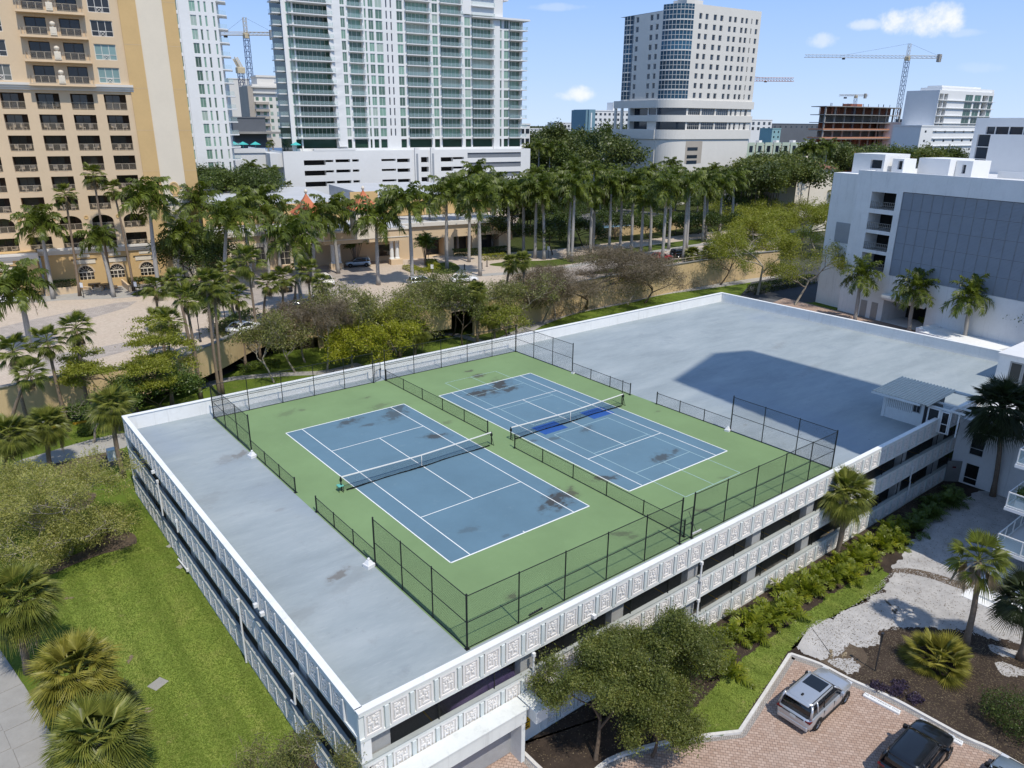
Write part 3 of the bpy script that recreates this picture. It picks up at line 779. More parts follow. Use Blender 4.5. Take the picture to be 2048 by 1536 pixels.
mb = MB().box(24, 24.3, -1, 31, 0, H-.31).box(-2, 44, 10, 10.25, 0, 2.49).box(-2, 44, 12, 12.25, 2.76, H-.31)
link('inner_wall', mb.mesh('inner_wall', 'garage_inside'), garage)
cm = MB().box(-.45, .45, .34, .78, 0, H-.31).mesh('column', 'white_wall')
for x in (-9.0, -.9, 5.4, 11.75, 18.1, 24.4, 31.2, 38.0, 44.8): link('column', cm, garage, (x, GY0, 0))
for y in (-1.6, 4.6, 10.8, 17, 23.2, 29.2):
    link('column', cm, garage, (GX0, y, 0), -PI/2)
    for x in (-.9, 11.75, 24.4, 38): link('column', cm, garage, (x, y+.5, 0))
mb = MB().box(GX0+.02, GX0+.5, GY0+.02, GY0+.42, 0, H-.36)
link('corner_pier', mb.mesh('corner_pier', 'white_wall'), garage)
# black mesh screens in the openings of the front, with posts
for zz, top in ((4.25, H-.36), (1.5, 2.74)):
    x0 = GX0+.5 if zz > 3 else 3.0
    mb = MB().quad((x0, GY0+.20, zz), (FX1-1, GY0+.20, zz), (FX1-1, GY0+.20, top), (x0, GY0+.20, top))
    link('mesh_screen', mb.mesh('mesh_screen', 'screen_mesh'), garage)
    x = -6.2 if zz > 3 else 3.3
    pmesh = MB().tube([(0, 0, zz), (0, 0, top)], .03, 6).mesh('screen_post', 'fence_black')
    while x < FX1-1: link('screen_post', pmesh, garage, (x, GY0+.13, 0)); x += 3.1
for zz, top in ((4.25, H-.36), (1.5, 2.74)):
    mb = MB().quad((GX0+.24, GY0+.5, zz), (GX0+.24, GY1-.5, zz), (GX0+.24, GY1-.5, top), (GX0+.24, GY0+.5, top))
    link('mesh_screen', mb.mesh('mesh_screen', 'screen_mesh'), garage)
# white rails and parking bumpers seen through the openings
for x in (-8, -5.2, -2.5, 7, 9.8, 13.4, 16.0, 20, 22.6, 26, 29):
    link('wheel_stop', MB().box(0, 1.7, 0, .16, 0, .12).mesh('wheel_stop', 'concrete') if x == -8 else bpy.data.meshes['wheel_stop'], garage, (x, GY0+1.2, 2.75))
    link('wheel_stop', bpy.data.meshes['wheel_stop'], garage, (x, GY0+1.2, .02))
sm = MB().box(0, .1, .6, 5.2, 0, .004).mesh('bay_line', 'kerb_yellow')
for i in range(20):
    link('bay_line', sm, garage, (-8.5+2.75*i, GY0+.2, 2.752)); link('bay_line', sm, garage, (-8.5+2.75*i, GY0+.2, .022))
# downpipes
def pipe(pts, nm='downpipe'):
    mb = MB().tube(pts, .055, 8); a = pts[0]
    mb.box(a[0]-.08, a[0]+.08, a[1]-.06, a[1]+.08, a[2]-.10, a[2]+.10)
    link(nm, mb.mesh(nm, 'pipe_white', False), garage)
Xl = GX0-.13
for pts in ([(Xl, 22.2, 5.15), (Xl, 22.2, 2.4)], [(Xl, 6.0, 4.25), (Xl, 6.0, 2.2), (Xl, 6.0, .05)], [(Xl, -1.45, 4.2), (Xl, -1.45, 2.45), (Xl, -.9, 2.3)], [(Xl, 18.2, 3.75), (Xl, 18.2, 2.9)], [(Xl, 17.2, .4), (Xl, 19.5, .12)]): pipe(pts)
for (x, z) in ((-.9, 5.25), (11.9, 5.3), (11.95, 2.7), (38.9, 3.6)): pipe([(x, GY0-.13, z), (x, GY0-.13, z-1.2), (x+.12, GY0-.13, z-1.35), (x+.12, GY0-.13, z-2.6 if z > 3 else .1)])
bm_ = MB().box(-.1, .1, -.2, .02, -.1, .1).mesh('floodlight', 'pipe_white')
for y in (23.1, 2.9, 2.0): link('floodlight', bm_, garage, (GX0-.05, y, H-.15 if y > 10 else H+.02), -PI/2)
link('floodlight', bm_, garage, (3.1, GY0-.05, H-.05))
# garage door, its hood and the duct box beside it
door = link('roller_door', MB().box(-9.2, -2.2, GY0-.02, GY0+.02, 0, 2.45).mesh('roller_door', 'dark_metal'), garage)
slm = MB().cbox(-9.18, -2.22, -.035, .03, 0, .066, .012).mesh('slat', 'metal_grey')
for i in range(31): link('slat', slm, door, (0, GY0-.035, .03+i*.078))
mb = MB().box(-9.6, -2.0, GY0-.95, GY0-.06, 2.42, 3.18, 0).box(-9.7, -1.9, GY0-1.0, GY0-.06, 3.18, 3.25, 1)
link('door_hood', mb.mesh('door_hood', ['parapet_paint', 'parapet_paint']), garage)
for a_, b_ in ((-2.25, -2.02), (-9.6, -9.3)): link('door_jamb', MB().box(a_, b_, GY0-.9, GY0-.06, 0, 2.41).mesh('door_jamb', 'parapet_paint'), garage)
link('duct_box', MB().cbox(-1.85, -1.1, GY0-1.5, GY0-.06, 2.6, 3.3, .02).mesh('duct_box', 'parapet_paint'), garage)
wp = link('wall_panel', MB().box(-1.99, .2, GY0-.04, GY0+.04, 0, 1.9).mesh('wall_panel', 'parapet_paint'), garage)
sg = link('warning_sign', MB().box(-1.75, -1.0, GY0-.075, GY0-.05, .85, 1.6).mesh('warning_sign', 'sign_yellow'), garage)
mb = MB()
for i in range(4): mb.box(-1.68, -1.08-.1*(i % 2), GY0-.08, GY0-.076, .95+.15*i, 1.02+.15*i)
link('lettering', mb.mesh('lettering', 'ink'), sg)
# things inside the upper level
tp = thing('covered_car', 'car under a purple cover parked inside the garage opening', 'covered car', (-2.9, GY0+1.55, 2.755), 0)
prof = [(0, .25), (.05, .75), (.5, .95), (1.2, 1.05), (1.75, 1.5), (3.1, 1.52), (3.7, 1.1), (4.1, .95), (4.3, .3)]
mb = MB().loft([[(x-2.1, -.92, .02), (x-2.1, -.95, z*.6), (x-2.1, -.72, z), (x-2.1, .72, z), (x-2.1, .95, z*.6), (x-2.1, .92, .02)] for x, z in prof])
link('cover', mb.mesh('cover', 'tarp_purple', True), tp)
# ------------------------------------------------------------------ tennis courts on the roof
court = struct('tennis_court', MB().poly([(x, y, H+.004) for x, y in ((-3.62, -6.68), (29.12, -6.78), (29.12, 30.55), (-3.62, 30.62))]), 'court_green')
C2X, C2Y = 14.584, -.162
line_n = 0
def line(par, x0, y0, x1, y1, w=.06, m='line_white', z=.012):
    mb = MB().quad((min(x0, x1)-(w/2 if x0 == x1 else 0), min(y0, y1)-(w/2 if y0 == y1 else 0), H+z), (max(x0, x1)+(w/2 if x0 == x1 else 0), min(y0, y1)-(w/2 if y0 == y1 else 0), H+z),
                   (max(x0, x1)+(w/2 if x0 == x1 else 0), max(y0, y1)+(w/2 if y0 == y1 else 0), H+z), (min(x0, x1)-(w/2 if x0 == x1 else 0), max(y0, y1)+(w/2 if y0 == y1 else 0), H+z))
    link('line', mb.mesh('line', m), par)
for ox, oy in ((0, 0), (C2X, C2Y)):
    bl = link('playing_surface', MB().poly([(ox, oy, H+.008), (ox+10.97, oy, H+.008), (ox+10.97, oy+23.77, H+.008), (ox, oy+23.77, H+.008)]).mesh('playing_surface', 'court_blue'), court)
    W, Lc = 10.97, 23.77
    line(bl, ox, oy, ox+W, oy, .1); line(bl, ox, oy+Lc, ox+W, oy+Lc, .1)
    for dx in (0, W): line(bl, ox+dx, oy, ox+dx, oy+Lc, .075)
    for dx in (1.37, W-1.37): line(bl, ox+dx, oy+.06, ox+dx, oy+Lc-.06, .065, z=.014)
    for dy in (5.485, Lc-5.485): line(bl, ox+1.37, oy+dy, ox+W-1.37, oy+dy, .065, z=.016)
    line(bl, ox+W/2, oy+5.485, ox+W/2, oy+Lc-5.485, .065, z=.018)
    line(bl, ox+W/2, oy+.05, ox+W/2, oy+.2, .06, z=.018); line(bl, ox+W/2, oy+Lc-.2, ox+W/2, oy+Lc-.05, .06, z=.018)
    if ox:
        # thinner pale lines of other games over the second court
        pk = dict(w=.045, m='line_pale', z=.010)
        X0, X1 = ox+2.44, ox+8.53
        for c in (oy-2.9, oy+13.0):
            y0, y1 = c, c+13.41
            for x in (X0, X1): line(court if False else bl, x, y0, x, y1, **pk)
            for y in (y0, y1): line(bl, X0, y, X1, y, **pk)
            for y in (c+4.57, c+8.84): line(bl, X0, y, X1, y, **pk)
            line(bl, (X0+X1)/2, y0, (X0+X1)/2, c+4.57, **pk); line(bl, (X0+X1)/2, c+8.84, (X0+X1)/2, y1, **pk)
        for px, py, a in ((1100, 856, 0), (1195, 826, 0)):
            q = at(px, py, H)
            link('blue_patch', MB().quad((q[0]-1.25, q[1]-.85, H+.0125), (q[0]+1.25, q[1]-.85, H+.0125), (q[0]+1.25, q[1]+.95, H+.0125), (q[0]-1.25, q[1]+.95, H+.0125)).mesh('blue_patch', 'patch_blue'), bl)

# ---- chain link fences
def wires(mb, L, z0, z1, step=.075, r=.0026):
    hh = z1-z0
    k = -hh
    while k < L:
        for s in (1, -1):
            a, b = k, k+hh
            za, zb = (z0, z1) if s == 1 else (z1, z0)
            if a < 0: za += (zb-za)*(-a/hh); a = 0
            if b > L: zb -= (zb-za)*((b-L)/(b-a)) if b > a else 0; b = L
            if b-a > .02:
                i = len(mb.v)
                dy = .004*s
                dx, dz = (-r*.7, r*.7) if s == 1 else (r*.7, r*.7)
                mb.v += [(a-dx, dy, za-dz), (b-dx, dy, zb-dz), (b+dx, dy, zb+dz), (a+dx, dy, za+dz)]
                mb.f.append((i, i+1, i+2, i+3)); mb.m.append(0)
                # second leaf across, so that it has body from every side
                i = len(mb.v)
                mb.v += [(a, dy-r, za), (b, dy-r, zb), (b, dy+r, zb), (a, dy+r, za)]
                mb.f.append((i, i+1, i+2, i+3)); mb.m.append(0)
        k += step
    return mb
post_me = {}
def fence(p0, p1, h, label, ends=(1, 1), zb=H, step=.09):
    p0, p1 = Vector((*p0, zb)), Vector((*p1, zb))
    d = p1-p0; L = d.length
    t = thing('chain_link_fence', label, 'fence', p0, math.atan2(d.y, d.x), 'black chain link fences round the tennis courts')
    n = max(1, round(L/3.05))
    key = round(h, 2)
    if key not in post_me:
        post_me[key] = MB().tube([(0, 0, 0), (0, 0, h)], .036, 8).tube([(0, 0, h), (0, 0, h+.05)], [.045, .02], 8).mesh('post', 'fence_black')
        post_me[key, 1] = MB().tube([(0, 0, 0), (0, 0, h+.06)], .05, 8).tube([(0, 0, h+.06), (0, 0, h+.12)], [.06, .02], 8).box(-.11, .11, -.11, .11, 0, .02).mesh('post', 'fence_black')
    for i in range(n+1):
        if i == 0 and not ends[0] or i == n and not ends[1]: continue
        link('post', post_me[key, 1] if i in (0, n) else post_me[key], t, (L*i/n, 0, 0))
    rm = MB().tube([(0, 0, 0), (L, 0, 0)], .024, 6)
    rme = rm.mesh('rail', 'fence_black')
    zs = (h-.03, h*.5, .05) if h > 2 else (h-.03, .05)
    for z in zs: link('rail', rme, t, (0, 0, z))
    o = link('chain_link', wires(MB(), L, .04, h-.03, step).mesh('chain_link', 'fence_black'), t, kind='stuff')
    return t
XL, XR, YF, YB, XD = -3.52, 29.05, -6.62, 30.52, 12.86
fence((XL, YB), (11.6, YB), 3.0, 'tall black chain link fence at the back of the left court, against the white parapet')
fence((12.9, YB), (XR, YB-.15), 3.0, 'tall black chain link fence at the back of the right court, against the white parapet')
fence((XL, YB-.06), (XL, 21.75), 3.0, 'short tall black fence panel at the far left corner of the courts', (0, 1))
fence((XL, 21.7), (XL, 13.55), 1.07, 'low black fence on the left side of the courts, farther of two', (0, 1))
fence((XL, 10.2), (XL, 2.5), 1.07, 'low black fence on the left side of the courts, nearer of two', (1, 0))
fence((XL, 2.42), (XL, YF), 3.0, 'tall black fence on the left of the near court corner')
fence((XL+.06, YF), (12.0, YF-.05), 3.0, 'long tall black fence along the front edge of the left court', (0, 1))
fence((13.1, YF-.06), (28.95, YF-.2), 3.0, 'long tall black fence along the front edge of the right court')
fence((XR, YF-.14), (XR, 2.12), 3.0, 'tall black fence at the near right corner of the courts, before the blue shade', (0, 1))
fence((XR, 2.2), (XR-.05, 10.0), 1.07, 'low black fence on the right side of the courts, nearer of two', (0, 1))
fence((XR-.2, 13.1), (XR, 21.15), 1.07, 'low black fence on the right side of the courts, farther of two', (1, 0))
fence((XR, 21.2), (XR, YB-.2), 3.0, 'tall black fence at the far right corner of the courts')
fence((XD, 30.3), (XD, 13.75), 1.07, 'low black fence between the two courts, far half')
fence((XD, 10.25), (XD, -6.3), 1.07, 'low black fence between the two courts, near half')
def gate(x, y, rot, label):
    g = thing('fence_gate', label, 'gate', (x, y, H), rot)
    mb = MB()
    for a in (0, 1.05): mb.tube([(a, 0, .08), (a, 0, 2.15)], .03, 6)
    for z in (.1, 1.1, 2.15): mb.tube([(0, 0, z), (1.05, 0, z)], .024, 6)
    link('gate_frame', mb.mesh('gate_frame', 'fence_black'), g)
    link('gate_mesh', wires(MB(), 1.05, .1, 2.1, .09).mesh('gate_mesh', 'fence_black'), g, kind='stuff')
    link('latch', MB().box(.98, 1.12, -.05, .05, .95, 1.12).mesh('latch', 'dark_metal'), g)
gate(11.75, YB, .5, 'open black mesh gate in the back fence at the middle of the courts')
gate(12.02, YF-.04, .0, 'black mesh gate in the front fence between the two courts')

# ---- nets
def net(x0, y, label, W=12.8):
    t = thing('tennis_net', label, 'tennis net', (x0, y, H), 0, 'tennis nets')
    pm = MB().tube([(0, 0, 0), (0, 0, 1.07)], .045, 8).tube([(0, 0, .05), (0, -.32, .02)], .02, 5).tube([(0, 0, .75), (0, -.30, .02)], .02, 5).box(-.07, .07, -.06, .06, .72, .92).mesh('net_post', 'fence_black')
    link('net_post', pm, t, (0, 0, 0)); link('net_post', pm, t, (W, 0, 0))
    N = 24
    def zt(x): u = abs(x-W/2)/(W/2); return .914+(1.07-.914)*u**1.3
    mb = MB()
    rings = []
    for i in range(N+1):
        x = W*i/N; z = zt(x); rings.append([(x, -.022, z-.075), (x, .022, z-.075), (x, .022, z), (x, -.022, z)])
    mb.loft(rings)
    link('net_tape', mb.mesh('net_tape', 'tape_white'), t)
    mb = MB()
    r = .0035
    for i in range(int(W/.06)+1):
        x = .06*i
        sag = .05*math.sin(x*1.7)+.03*math.sin(x*4.1)
        mb.v += [(x-r, 0, zt(x)-.07), (x+r, 0, zt(x)-.07), (x+r, -.08-sag*.5, .10), (x-r, -.08-sag*.5, .10)]; k = len(mb.v); mb.f.append((k-4, k-3, k-2, k-1)); mb.m.append(0)
        k = len(mb.v); mb.v += [(x, -r, zt(x)-.07), (x, r, zt(x)-.07), (x, -.08-sag*.5+r, .10), (x, -.08-sag*.5-r, .10)]; mb.f.append((k, k+1, k+2, k+3)); mb.m.append(0)
    for j in range(14):
        f = j/14
        mb.tube([(W*i/16, -.08*f, zt(W*i/16)*(1-f)*.92+.10*f) for i in range(17)], r, 3, cap=False)
    # slack net gathered on the ground
    for q in range(26):
        xs = np.linspace(.3, W-.3, 30)
        ph = random.random()*6
        mb.tube([(x, -.10-.16*random.random()*(.6+.4*math.sin(x*1.1+1)), .03+.09*random.random()*abs(math.sin(x*.9+ph))) for x in xs], .007, 3, cap=False)
    link('net_mesh', mb.mesh('net_mesh', 'net_black'), t, kind='stuff')
    link('centre_strap', MB().box(W/2-.03, W/2+.03, -.035, -.025, .02, .93).mesh('centre_strap', 'tape_white'), t)
    return t
net(-.95, 11.9, 'tennis net across the left blue court, white tape and black mesh')
n2 = net(C2X-.95, 11.72, 'tennis net across the right blue court with pale extra lines')
link('net_pole', MB().tube([(0, 0, 0), (0, 0, 2.3)], .035, 6).mesh('net_pole', 'fence_black'), n2, (12.8, .15, 0))
# small things on the deck
def vent(px, py, label, s=1.0, cap='pipe_white'):
    p = at(px, py, H)
    t = thing('roof_vent', label, 'roof vent', (p[0], p[1], H), .2)
    link('base', MB().cbox(-.26*s, .26*s, -.26*s, .26*s, 0, .22*s, .02).mesh('base', 'pipe_white'), t)
    mb = MB().loft([[(-.2*s, -.2*s, .225*s), (.2*s, -.2*s, .225*s), (.2*s, .2*s, .225*s), (-.2*s, .2*s, .225*s)], [(-.1*s, -.1*s, .42*s), (.1*s, -.1*s, .42*s), (.1*s, .1*s, .42*s), (-.1*s, .1*s, .42*s)]])
    mb.lathe([(.06*s, .40*s), (.09*s, .5*s), (.05*s, .56*s)], 8)
    link('cowl', mb.mesh('cowl', cap), t)
vent(738, 1133, 'white roof vent beside the tall fence nearest the camera')
vent(505, 914, 'white roof vent beside the far left tall fence')
vent(1455, 862, 'pale floodlight box at the foot of the right tall fence', .8)
vent(1146, 747, 'small grey floodlight box at the foot of the far right tall fence', .6, 'metal_grey')
p = at(681, 982, H)
t = thing('court_stool', 'small teal stool beside the post of the left net', 'stool', (p[0], p[1], H))
link('seat', MB().cbox(-.2, .2, -.2, .2, .40, .47, .03).mesh('seat', 'teal_plastic'), t)
mb = MB()
for a, b in ((-.15, -.15), (.15, -.15), (-.15, .15), (.15, .15)): mb.tube([(a*1.2, b*1.2, 0), (a, b, .41)], .02, 5)
link('frame', mb.mesh('frame', 'fence_black'), t)
p = at(1393, 1066, H)
t = thing('court_roller', 'long handled court squeegee lying by the front fence', 'squeegee', (p[0], p[1], H), .0)
link('head', MB().box(-.45, .45, -.05, .05, .02, .12).mesh('head', 'pipe_white'), t)
link('handle', MB().tube([(0, .03, .1), (.25, .9, 1.0)], .018, 6).mesh('handle', 'dark_metal'), t)
p = at(733, 1412, H)
mb = MB()
for i in range(60):
    a, r = random.random()*6.3, random.random()**.5*.32
    x, y, z = r*math.cos(a), r*math.sin(a)*.7, random.random()*.14*(1-r*2)
    mb.quad((x-.06, y-.03, z), (x+.06, y-.03, z+.04), (x+.07, y+.03, z), (x-.05, y+.04, z+.02))
link('leaf_litter', mb.mesh('leaf_litter', 'rust'), None, (GX0+.65, GY0+.7, H+.01), None, None, 'small heap of rusty brown dead leaves in the near roof corner', 'leaf heap', kind='stuff')
p = at(1058, 1232, H)
mb = MB()
for i in range(12): mb.box(i*.08, i*.08+.05, -.05, .05, .01, .05+.03*(i % 2))
link('drain_grate', mb.mesh('drain_grate', 'dark_metal'), None, (p[0], p[1], H), .05, None, 'narrow black drain grate at the foot of the front fence', 'drain')
# ------------------------------------------------------------------ white annex, condominium tower and white garage on the right
def holewall(mb, x0, x1, z0, z1, holes, dep=.3, m=0, mr=None, mb_back=None, y=0.0):
    """wall facing -y with real openings; holes (xa, xb, za, zb), reveals run back by dep"""
    mr = m if mr is None else mr
    xs = sorted({round(v, 4) for v in [x0, x1]+[q for h in holes for q in (h[0], h[1])] if x0 <= v <= x1})
    zs = sorted({round(v, 4) for v in [z0, z1]+[q for h in holes for q in (h[2], h[3])] if z0 <= v <= z1})
    for a, b in zip(xs[:-1], xs[1:]):
        run = None
        for c, d in zip(zs[:-1], zs[1:]):
            mx, mz = (a+b)/2, (c+d)/2
            solid = not any(h[0] < mx < h[1] and h[2] < mz < h[3] for h in holes)
            if solid: run = (run[0], d) if run else (c, d)
            if run and (not solid or d == zs[-1]):
                mb.quad((a, y, run[0]), (b, y, run[0]), (b, y, run[1]), (a, y, run[1]), m); run = None
    for h in holes:
        a, b, c, d = h[:4]; e = h[4] if len(h) > 4 else dep
        mb.quad((a, y, c), (a, y+e, c), (a, y+e, d), (a, y, d), mr).quad((b, y+e, c), (b, y, c), (b, y, d), (b, y+e, d), mr)
        mb.quad((a, y, d), (a, y+e, d), (b, y+e, d), (b, y, d), mr).quad((a, y+e, c), (a, y, c), (b, y, c), (b, y+e, c), mr)
        if mb_back is not None: mb.quad((a, y+e, c), (b, y+e, c), (b, y+e, d), (a, y+e, d), mb_back)
    return mb
_wcache = {}
def window_mesh(w, h, nx, nz, glass, frame, fw=.06, dep=.05, zsplit=None):
    """glazed window facing -y, lower left corner at the origin: panes and a standing frame"""
    key = (round(w, 3), round(h, 3), nx, nz, glass, frame, fw, tuple(zsplit or ()))
    if key in _wcache: return _wcache[key]
    mb = MB().quad((0, 0, 0), (w, 0, 0), (w, 0, h), (0, 0, h), 0)
    for a, b, c, d in ((0, w, 0, fw), (0, w, h-fw, h), (0, fw, fw, h-fw), (w-fw, w, fw, h-fw)): mb.box(a, b, -dep, .01, c, d, 1)
    for i in range(1, nx): mb.box(w*i/nx-fw*.4, w*i/nx+fw*.4, -dep*.9, .01, fw, h-fw, 1)
    for z in (zsplit or [h*j/nz for j in range(1, nz)]): mb.box(fw, w-fw, -dep*.8, .01, z-fw*.4, z+fw*.4, 1)
    _wcache[key] = mb.mesh('window', [glass, frame]); return _wcache[key]

# annex: low white block that closes the end of the parking garage
annex = thing('annex_building', 'low white shaded annex with two tall windows at the right end of the parking garage', 'building', (47.1, -8.4, 0), -PI/2)
mb = MB()
wn = [(1.15, 2.2, 8.55-5.7+5.7-5.65, 5.7+4.9-5.7), ]
wn = [(1.15, 2.25, 2.85, 4.95), (1.15, 2.25, .15, 2.05)]
holewall(mb, 0, 55, 0, 5.6, wn, .12)
mb.quad((0, 0, 5.6), (55, 0, 5.6), (55, 14, 5.6), (0, 14, 5.6), 1).box(0.1, 55, -.02, .25, 5.61, 5.85, 1)
link('wall', mb.mesh('wall', ['white_wall', 'roof_white']), annex)
for a, b, c, d in wn:
    link('window', window_mesh(b-a, d-c, 1, 1, 'glass_dark', 'white_paint', .05, zsplit=[(d-c)*.3]), annex, (a, .1, c))
dr = link('door', MB().cbox(-.6, .6, -.05, .05, 0, 2.0, .01).mesh('door', 'concrete_dark'), annex, (.45, -.45, .05), .8)
link('notice', MB().box(-.15, .15, -.06, -.052, 1.35, 1.5).mesh('notice', 'lens_red'), dr)
# stair head on the deck, white, with a pair of glazed doors
t = thing('stair_house', 'white roof stair house with glazed double doors at the right edge of the deck', 'stair house', (61.37, -5.78, H), -PI/2)
mb = MB(); holewall(mb, 0, 26, 0, 2.55, [(1.05, 3.35, .02, 2.15)], .12)
mb.quad((0, 0, 0), (0, 0, 2.55), (0, 8, 2.55), (0, 8, 0)).box(-.12, 26, -.12, 9, 2.555, 2.75, 1)
link('wall', mb.mesh('wall', ['white_wall', 'roof_white']), t)
for k in (0, 1): link('door', window_mesh(1.13, 2.1, 1, 1, 'glass_dark', 'metal_grey', .13), t, (1.07+1.15*k, .09, .03))
# shed with a corrugated roof and a lath frame beside it
shed = thing('roof_shed', 'small white shed with corrugated grey roof and screen door on the deck', 'shed', (42.5, -3.81, H), -PI/2)
mb = MB(); mb.box(0, 3.3, 0, .1, 0, 2.32).box(0, .1, .1, 3.6, 0, 2.38).box(0, 3.4, 3.5, 3.6, 0, 2.42)
link('wall', mb.mesh('wall', 'timber_white'), shed)
bm2 = MB().box(-.01, .01, -.02, -.001, 0, 1.0).mesh('board_joint', 'concrete_dark')
for i in range(14): link('board_joint', bm2, shed, (.35+i*.155, 0, .98))
link('corner_post', MB().box(-.08, .16, -.06, .06, 0, 2.1).mesh('corner_post', 'timber_white'), shed)
link('window', window_mesh(.62, .72, 2, 1, 'glass_dark', 'metal_grey', .05), shed, (2.42, -.03, 1.15))
mb = MB()
rings = []
x0r, x1r = -.7, 3.95
n = 17
for i in range(n):
    x = x0r+(x1r-x0r)*i/n; q = (x1r-x0r)/n
    for (a, b, c, d, z0, z1) in ((x, x+q*.2, 0, 0, 0, .09), (x+q*.2, x+q*.45, 0, 0, .09, .09), (x+q*.45, x+q*.65, 0, 0, .09, 0), (x+q*.65, x+q, 0, 0, 0, 0)):
        mb.quad((a, -1.15, 2.33+z0), (b, -1.15, 2.33+z1), (b, 4.15, 2.52+z1), (a, 4.15, 2.52+z0), 0)
        mb.quad((a, 4.15, 2.48+z0), (b, 4.15, 2.48+z1), (b, -1.15, 2.29+z1), (a, -1.15, 2.29+z0), 0)
link('roof', mb.mesh('roof', 'shed_roof'), shed)
link('fascia', MB().box(x0r, x1r-.6, -1.2, -1.155, 2.17, 2.36).mesh('fascia', 'timber_white'), shed)
d = link('screen_door', window_mesh(.95, 1.95, 1, 1, 'glass_dark', 'white_paint', .10, zsplit=[.75]), shed, (3.62, -.05, .02))
mb = MB(); mb.box(3.32, 3.5, -.04, .06, 0, 2.05); link('door_post', mb.mesh('door_post', 'dark_metal'), shed)
mb = MB().box(4.6, 5.35, -.02, .04, .02, 1.9).box(4.62, 4.68, -.04, .06, 0, 2.0)
link('screen_panel', window_mesh(.62, 1.85, 1, 1, 'glass_dark', 'white_paint', .07, zsplit=[.8]), shed, (4.7, -.02, .02))
for a in (4.62, 5.4, 6.0): link('post', MB().box(-.05, .05, -.05, .05, 0, 2.1).mesh('post', 'timber_white'), shed, (a, 0, 0))
for yy, zz in ((-.05, 2.0), (1.0, 2.1), (3.9, 2.35), (4.05, 2.4)): link('beam', MB().box(3.3, 6.4, -.06, .06, 0, .14).mesh('beam', 'timber_white'), shed, (0, yy, zz))

# condominium tower at the right border of the picture
condo = thing('condominium_tower', 'pale blue condominium tower with glass railed balconies at the right border', 'building', (31.9, -17.1, 0))
HT = 57.5
mb = MB()
mb.prism([(2.0, -2.2), (14.8, -2.2), (14.8, -45), (2.0, -45)][::-1], 0, HT, 0)
mb.prism([(.1, -.1), (10.9, 3.2), (15.1, 1.4), (15.1, -45), (.1, -45)][::-1], 52, HT+.6, 0)
link('wall', mb.mesh('wall', 'white_wall'), condo)
sl = MB().box(0, 15, -45, 0, -.22, 0).mesh('balcony_slab', 'white_paint')
gl = MB().quad((.07, -.1, .12), (.07, -14, .12), (.07, -14, 1.0), (.07, -.1, 1.0), 0).quad((.1, -.07, .12), (6, -.07, .12), (6, -.07, 1.0), (.1, -.07, 1.0), 0).mesh('glass_panel', 'glass_rail')
mb = MB()
for z in (.06, 1.0): mb.box(.04, .10, -14, -.04, z, z+.07).box(.04, 6, -.10, -.04, z, z+.07)
for i in range(10): mb.box(.035, .105, -.1-1.45*i, -.04-1.45*i, 0, 1.05)
for i in range(5): mb.box(.1+1.4*i, .16+1.4*i, -.105, -.035, 0, 1.05)
rail_m = mb.mesh('balcony_rail', 'white_paint')
for k in range(1, 19):
    z = 3.05*k+.0
    s_ = link('balcony_slab', sl, condo, (0, 0, z))
    if k < 17:
        link('balcony_rail', rail_m, s_, (0, 0, 0)); link('glass_panel', gl, s_, (0, 0, 0))
    for i in range(4): link('window', window_mesh(2.6, 2.5, 2, 1, 'glass_navy', 'white_paint', .08), condo, (1.98, -3.2-2.9*i, z+.05 if k else .05), -PI/2)
for i in range(4): link('window', window_mesh(2.6, 2.3, 2, 1, 'glass_navy', 'white_paint', .08), condo, (1.98, -3.2-2.9*i, .5), -PI/2)
for y in (-2.4, -8, -14): link('column', MB().box(.25, .75, -.25, .25, 0, 52).mesh('column', 'white_paint'), condo, (0, y, 0))
for i in range(3):
    link('step', MB().box(-2.6+.75*i, 3, -24, .45-.62*i, .145*i, .145*(i+1)).mesh('step', 'white_paint'), condo)
pl_ = thing('balcony_planter', 'white planter with a spiky plant on the second balcony of the right tower', 'planter', (32.6, -18.0, 6.1))
link('pot', MB().cbox(-.45, .45, -.45, .45, 0, .55, .03).mesh('pot', 'white_paint'), pl_)

# white parking garage beyond, with louvred screen
W0 = Plane((97.76, 22.19), 258.8)
wg = thing('louvred_garage', 'large white parking garage with a grey louvred screen wall at the right', 'parking garage', (97.76, 22.19, 0), rad(258.8))
mb = MB()
holes = [(-6.2, -1.85, z, z+2.55, 3.0) for z in (7.75, 10.85, 13.95, 17.2)]+[(-.85, 46, 7.45, 20.1, .35), (-.85, 6.4, 0, 3.8, 6.0)]
holewall(mb, -9.2, 48, 0, 22.8, holes, .3, 0, 0, 1)
mb.quad((-9.2, 0, 0), (-9.2, 0, 22.8), (-9.2, 30, 22.8), (-9.2, 30, 0)).box(-9.2, 48, 0.005, .5, 22.3, 22.84, 2).quad((-9.2, .5, 21.9), (48, .5, 21.9), (48, 40, 21.9), (-9.2, 40, 21.9), 2)
link('wall', mb.mesh('wall', ['white_wall', 'void_dark', 'roof_white']), wg)
mb = MB().box(-15.2, -9.25, 1.5, 30, 0, 22.1)
link('side_block', mb.mesh('side_block', ['white_wall']), wg)
link('side_louvre', MB().box(-13.2, -9.9, 1.44, 1.49, 10.9, 14.2).mesh('side_louvre', 'louvre'), wg)
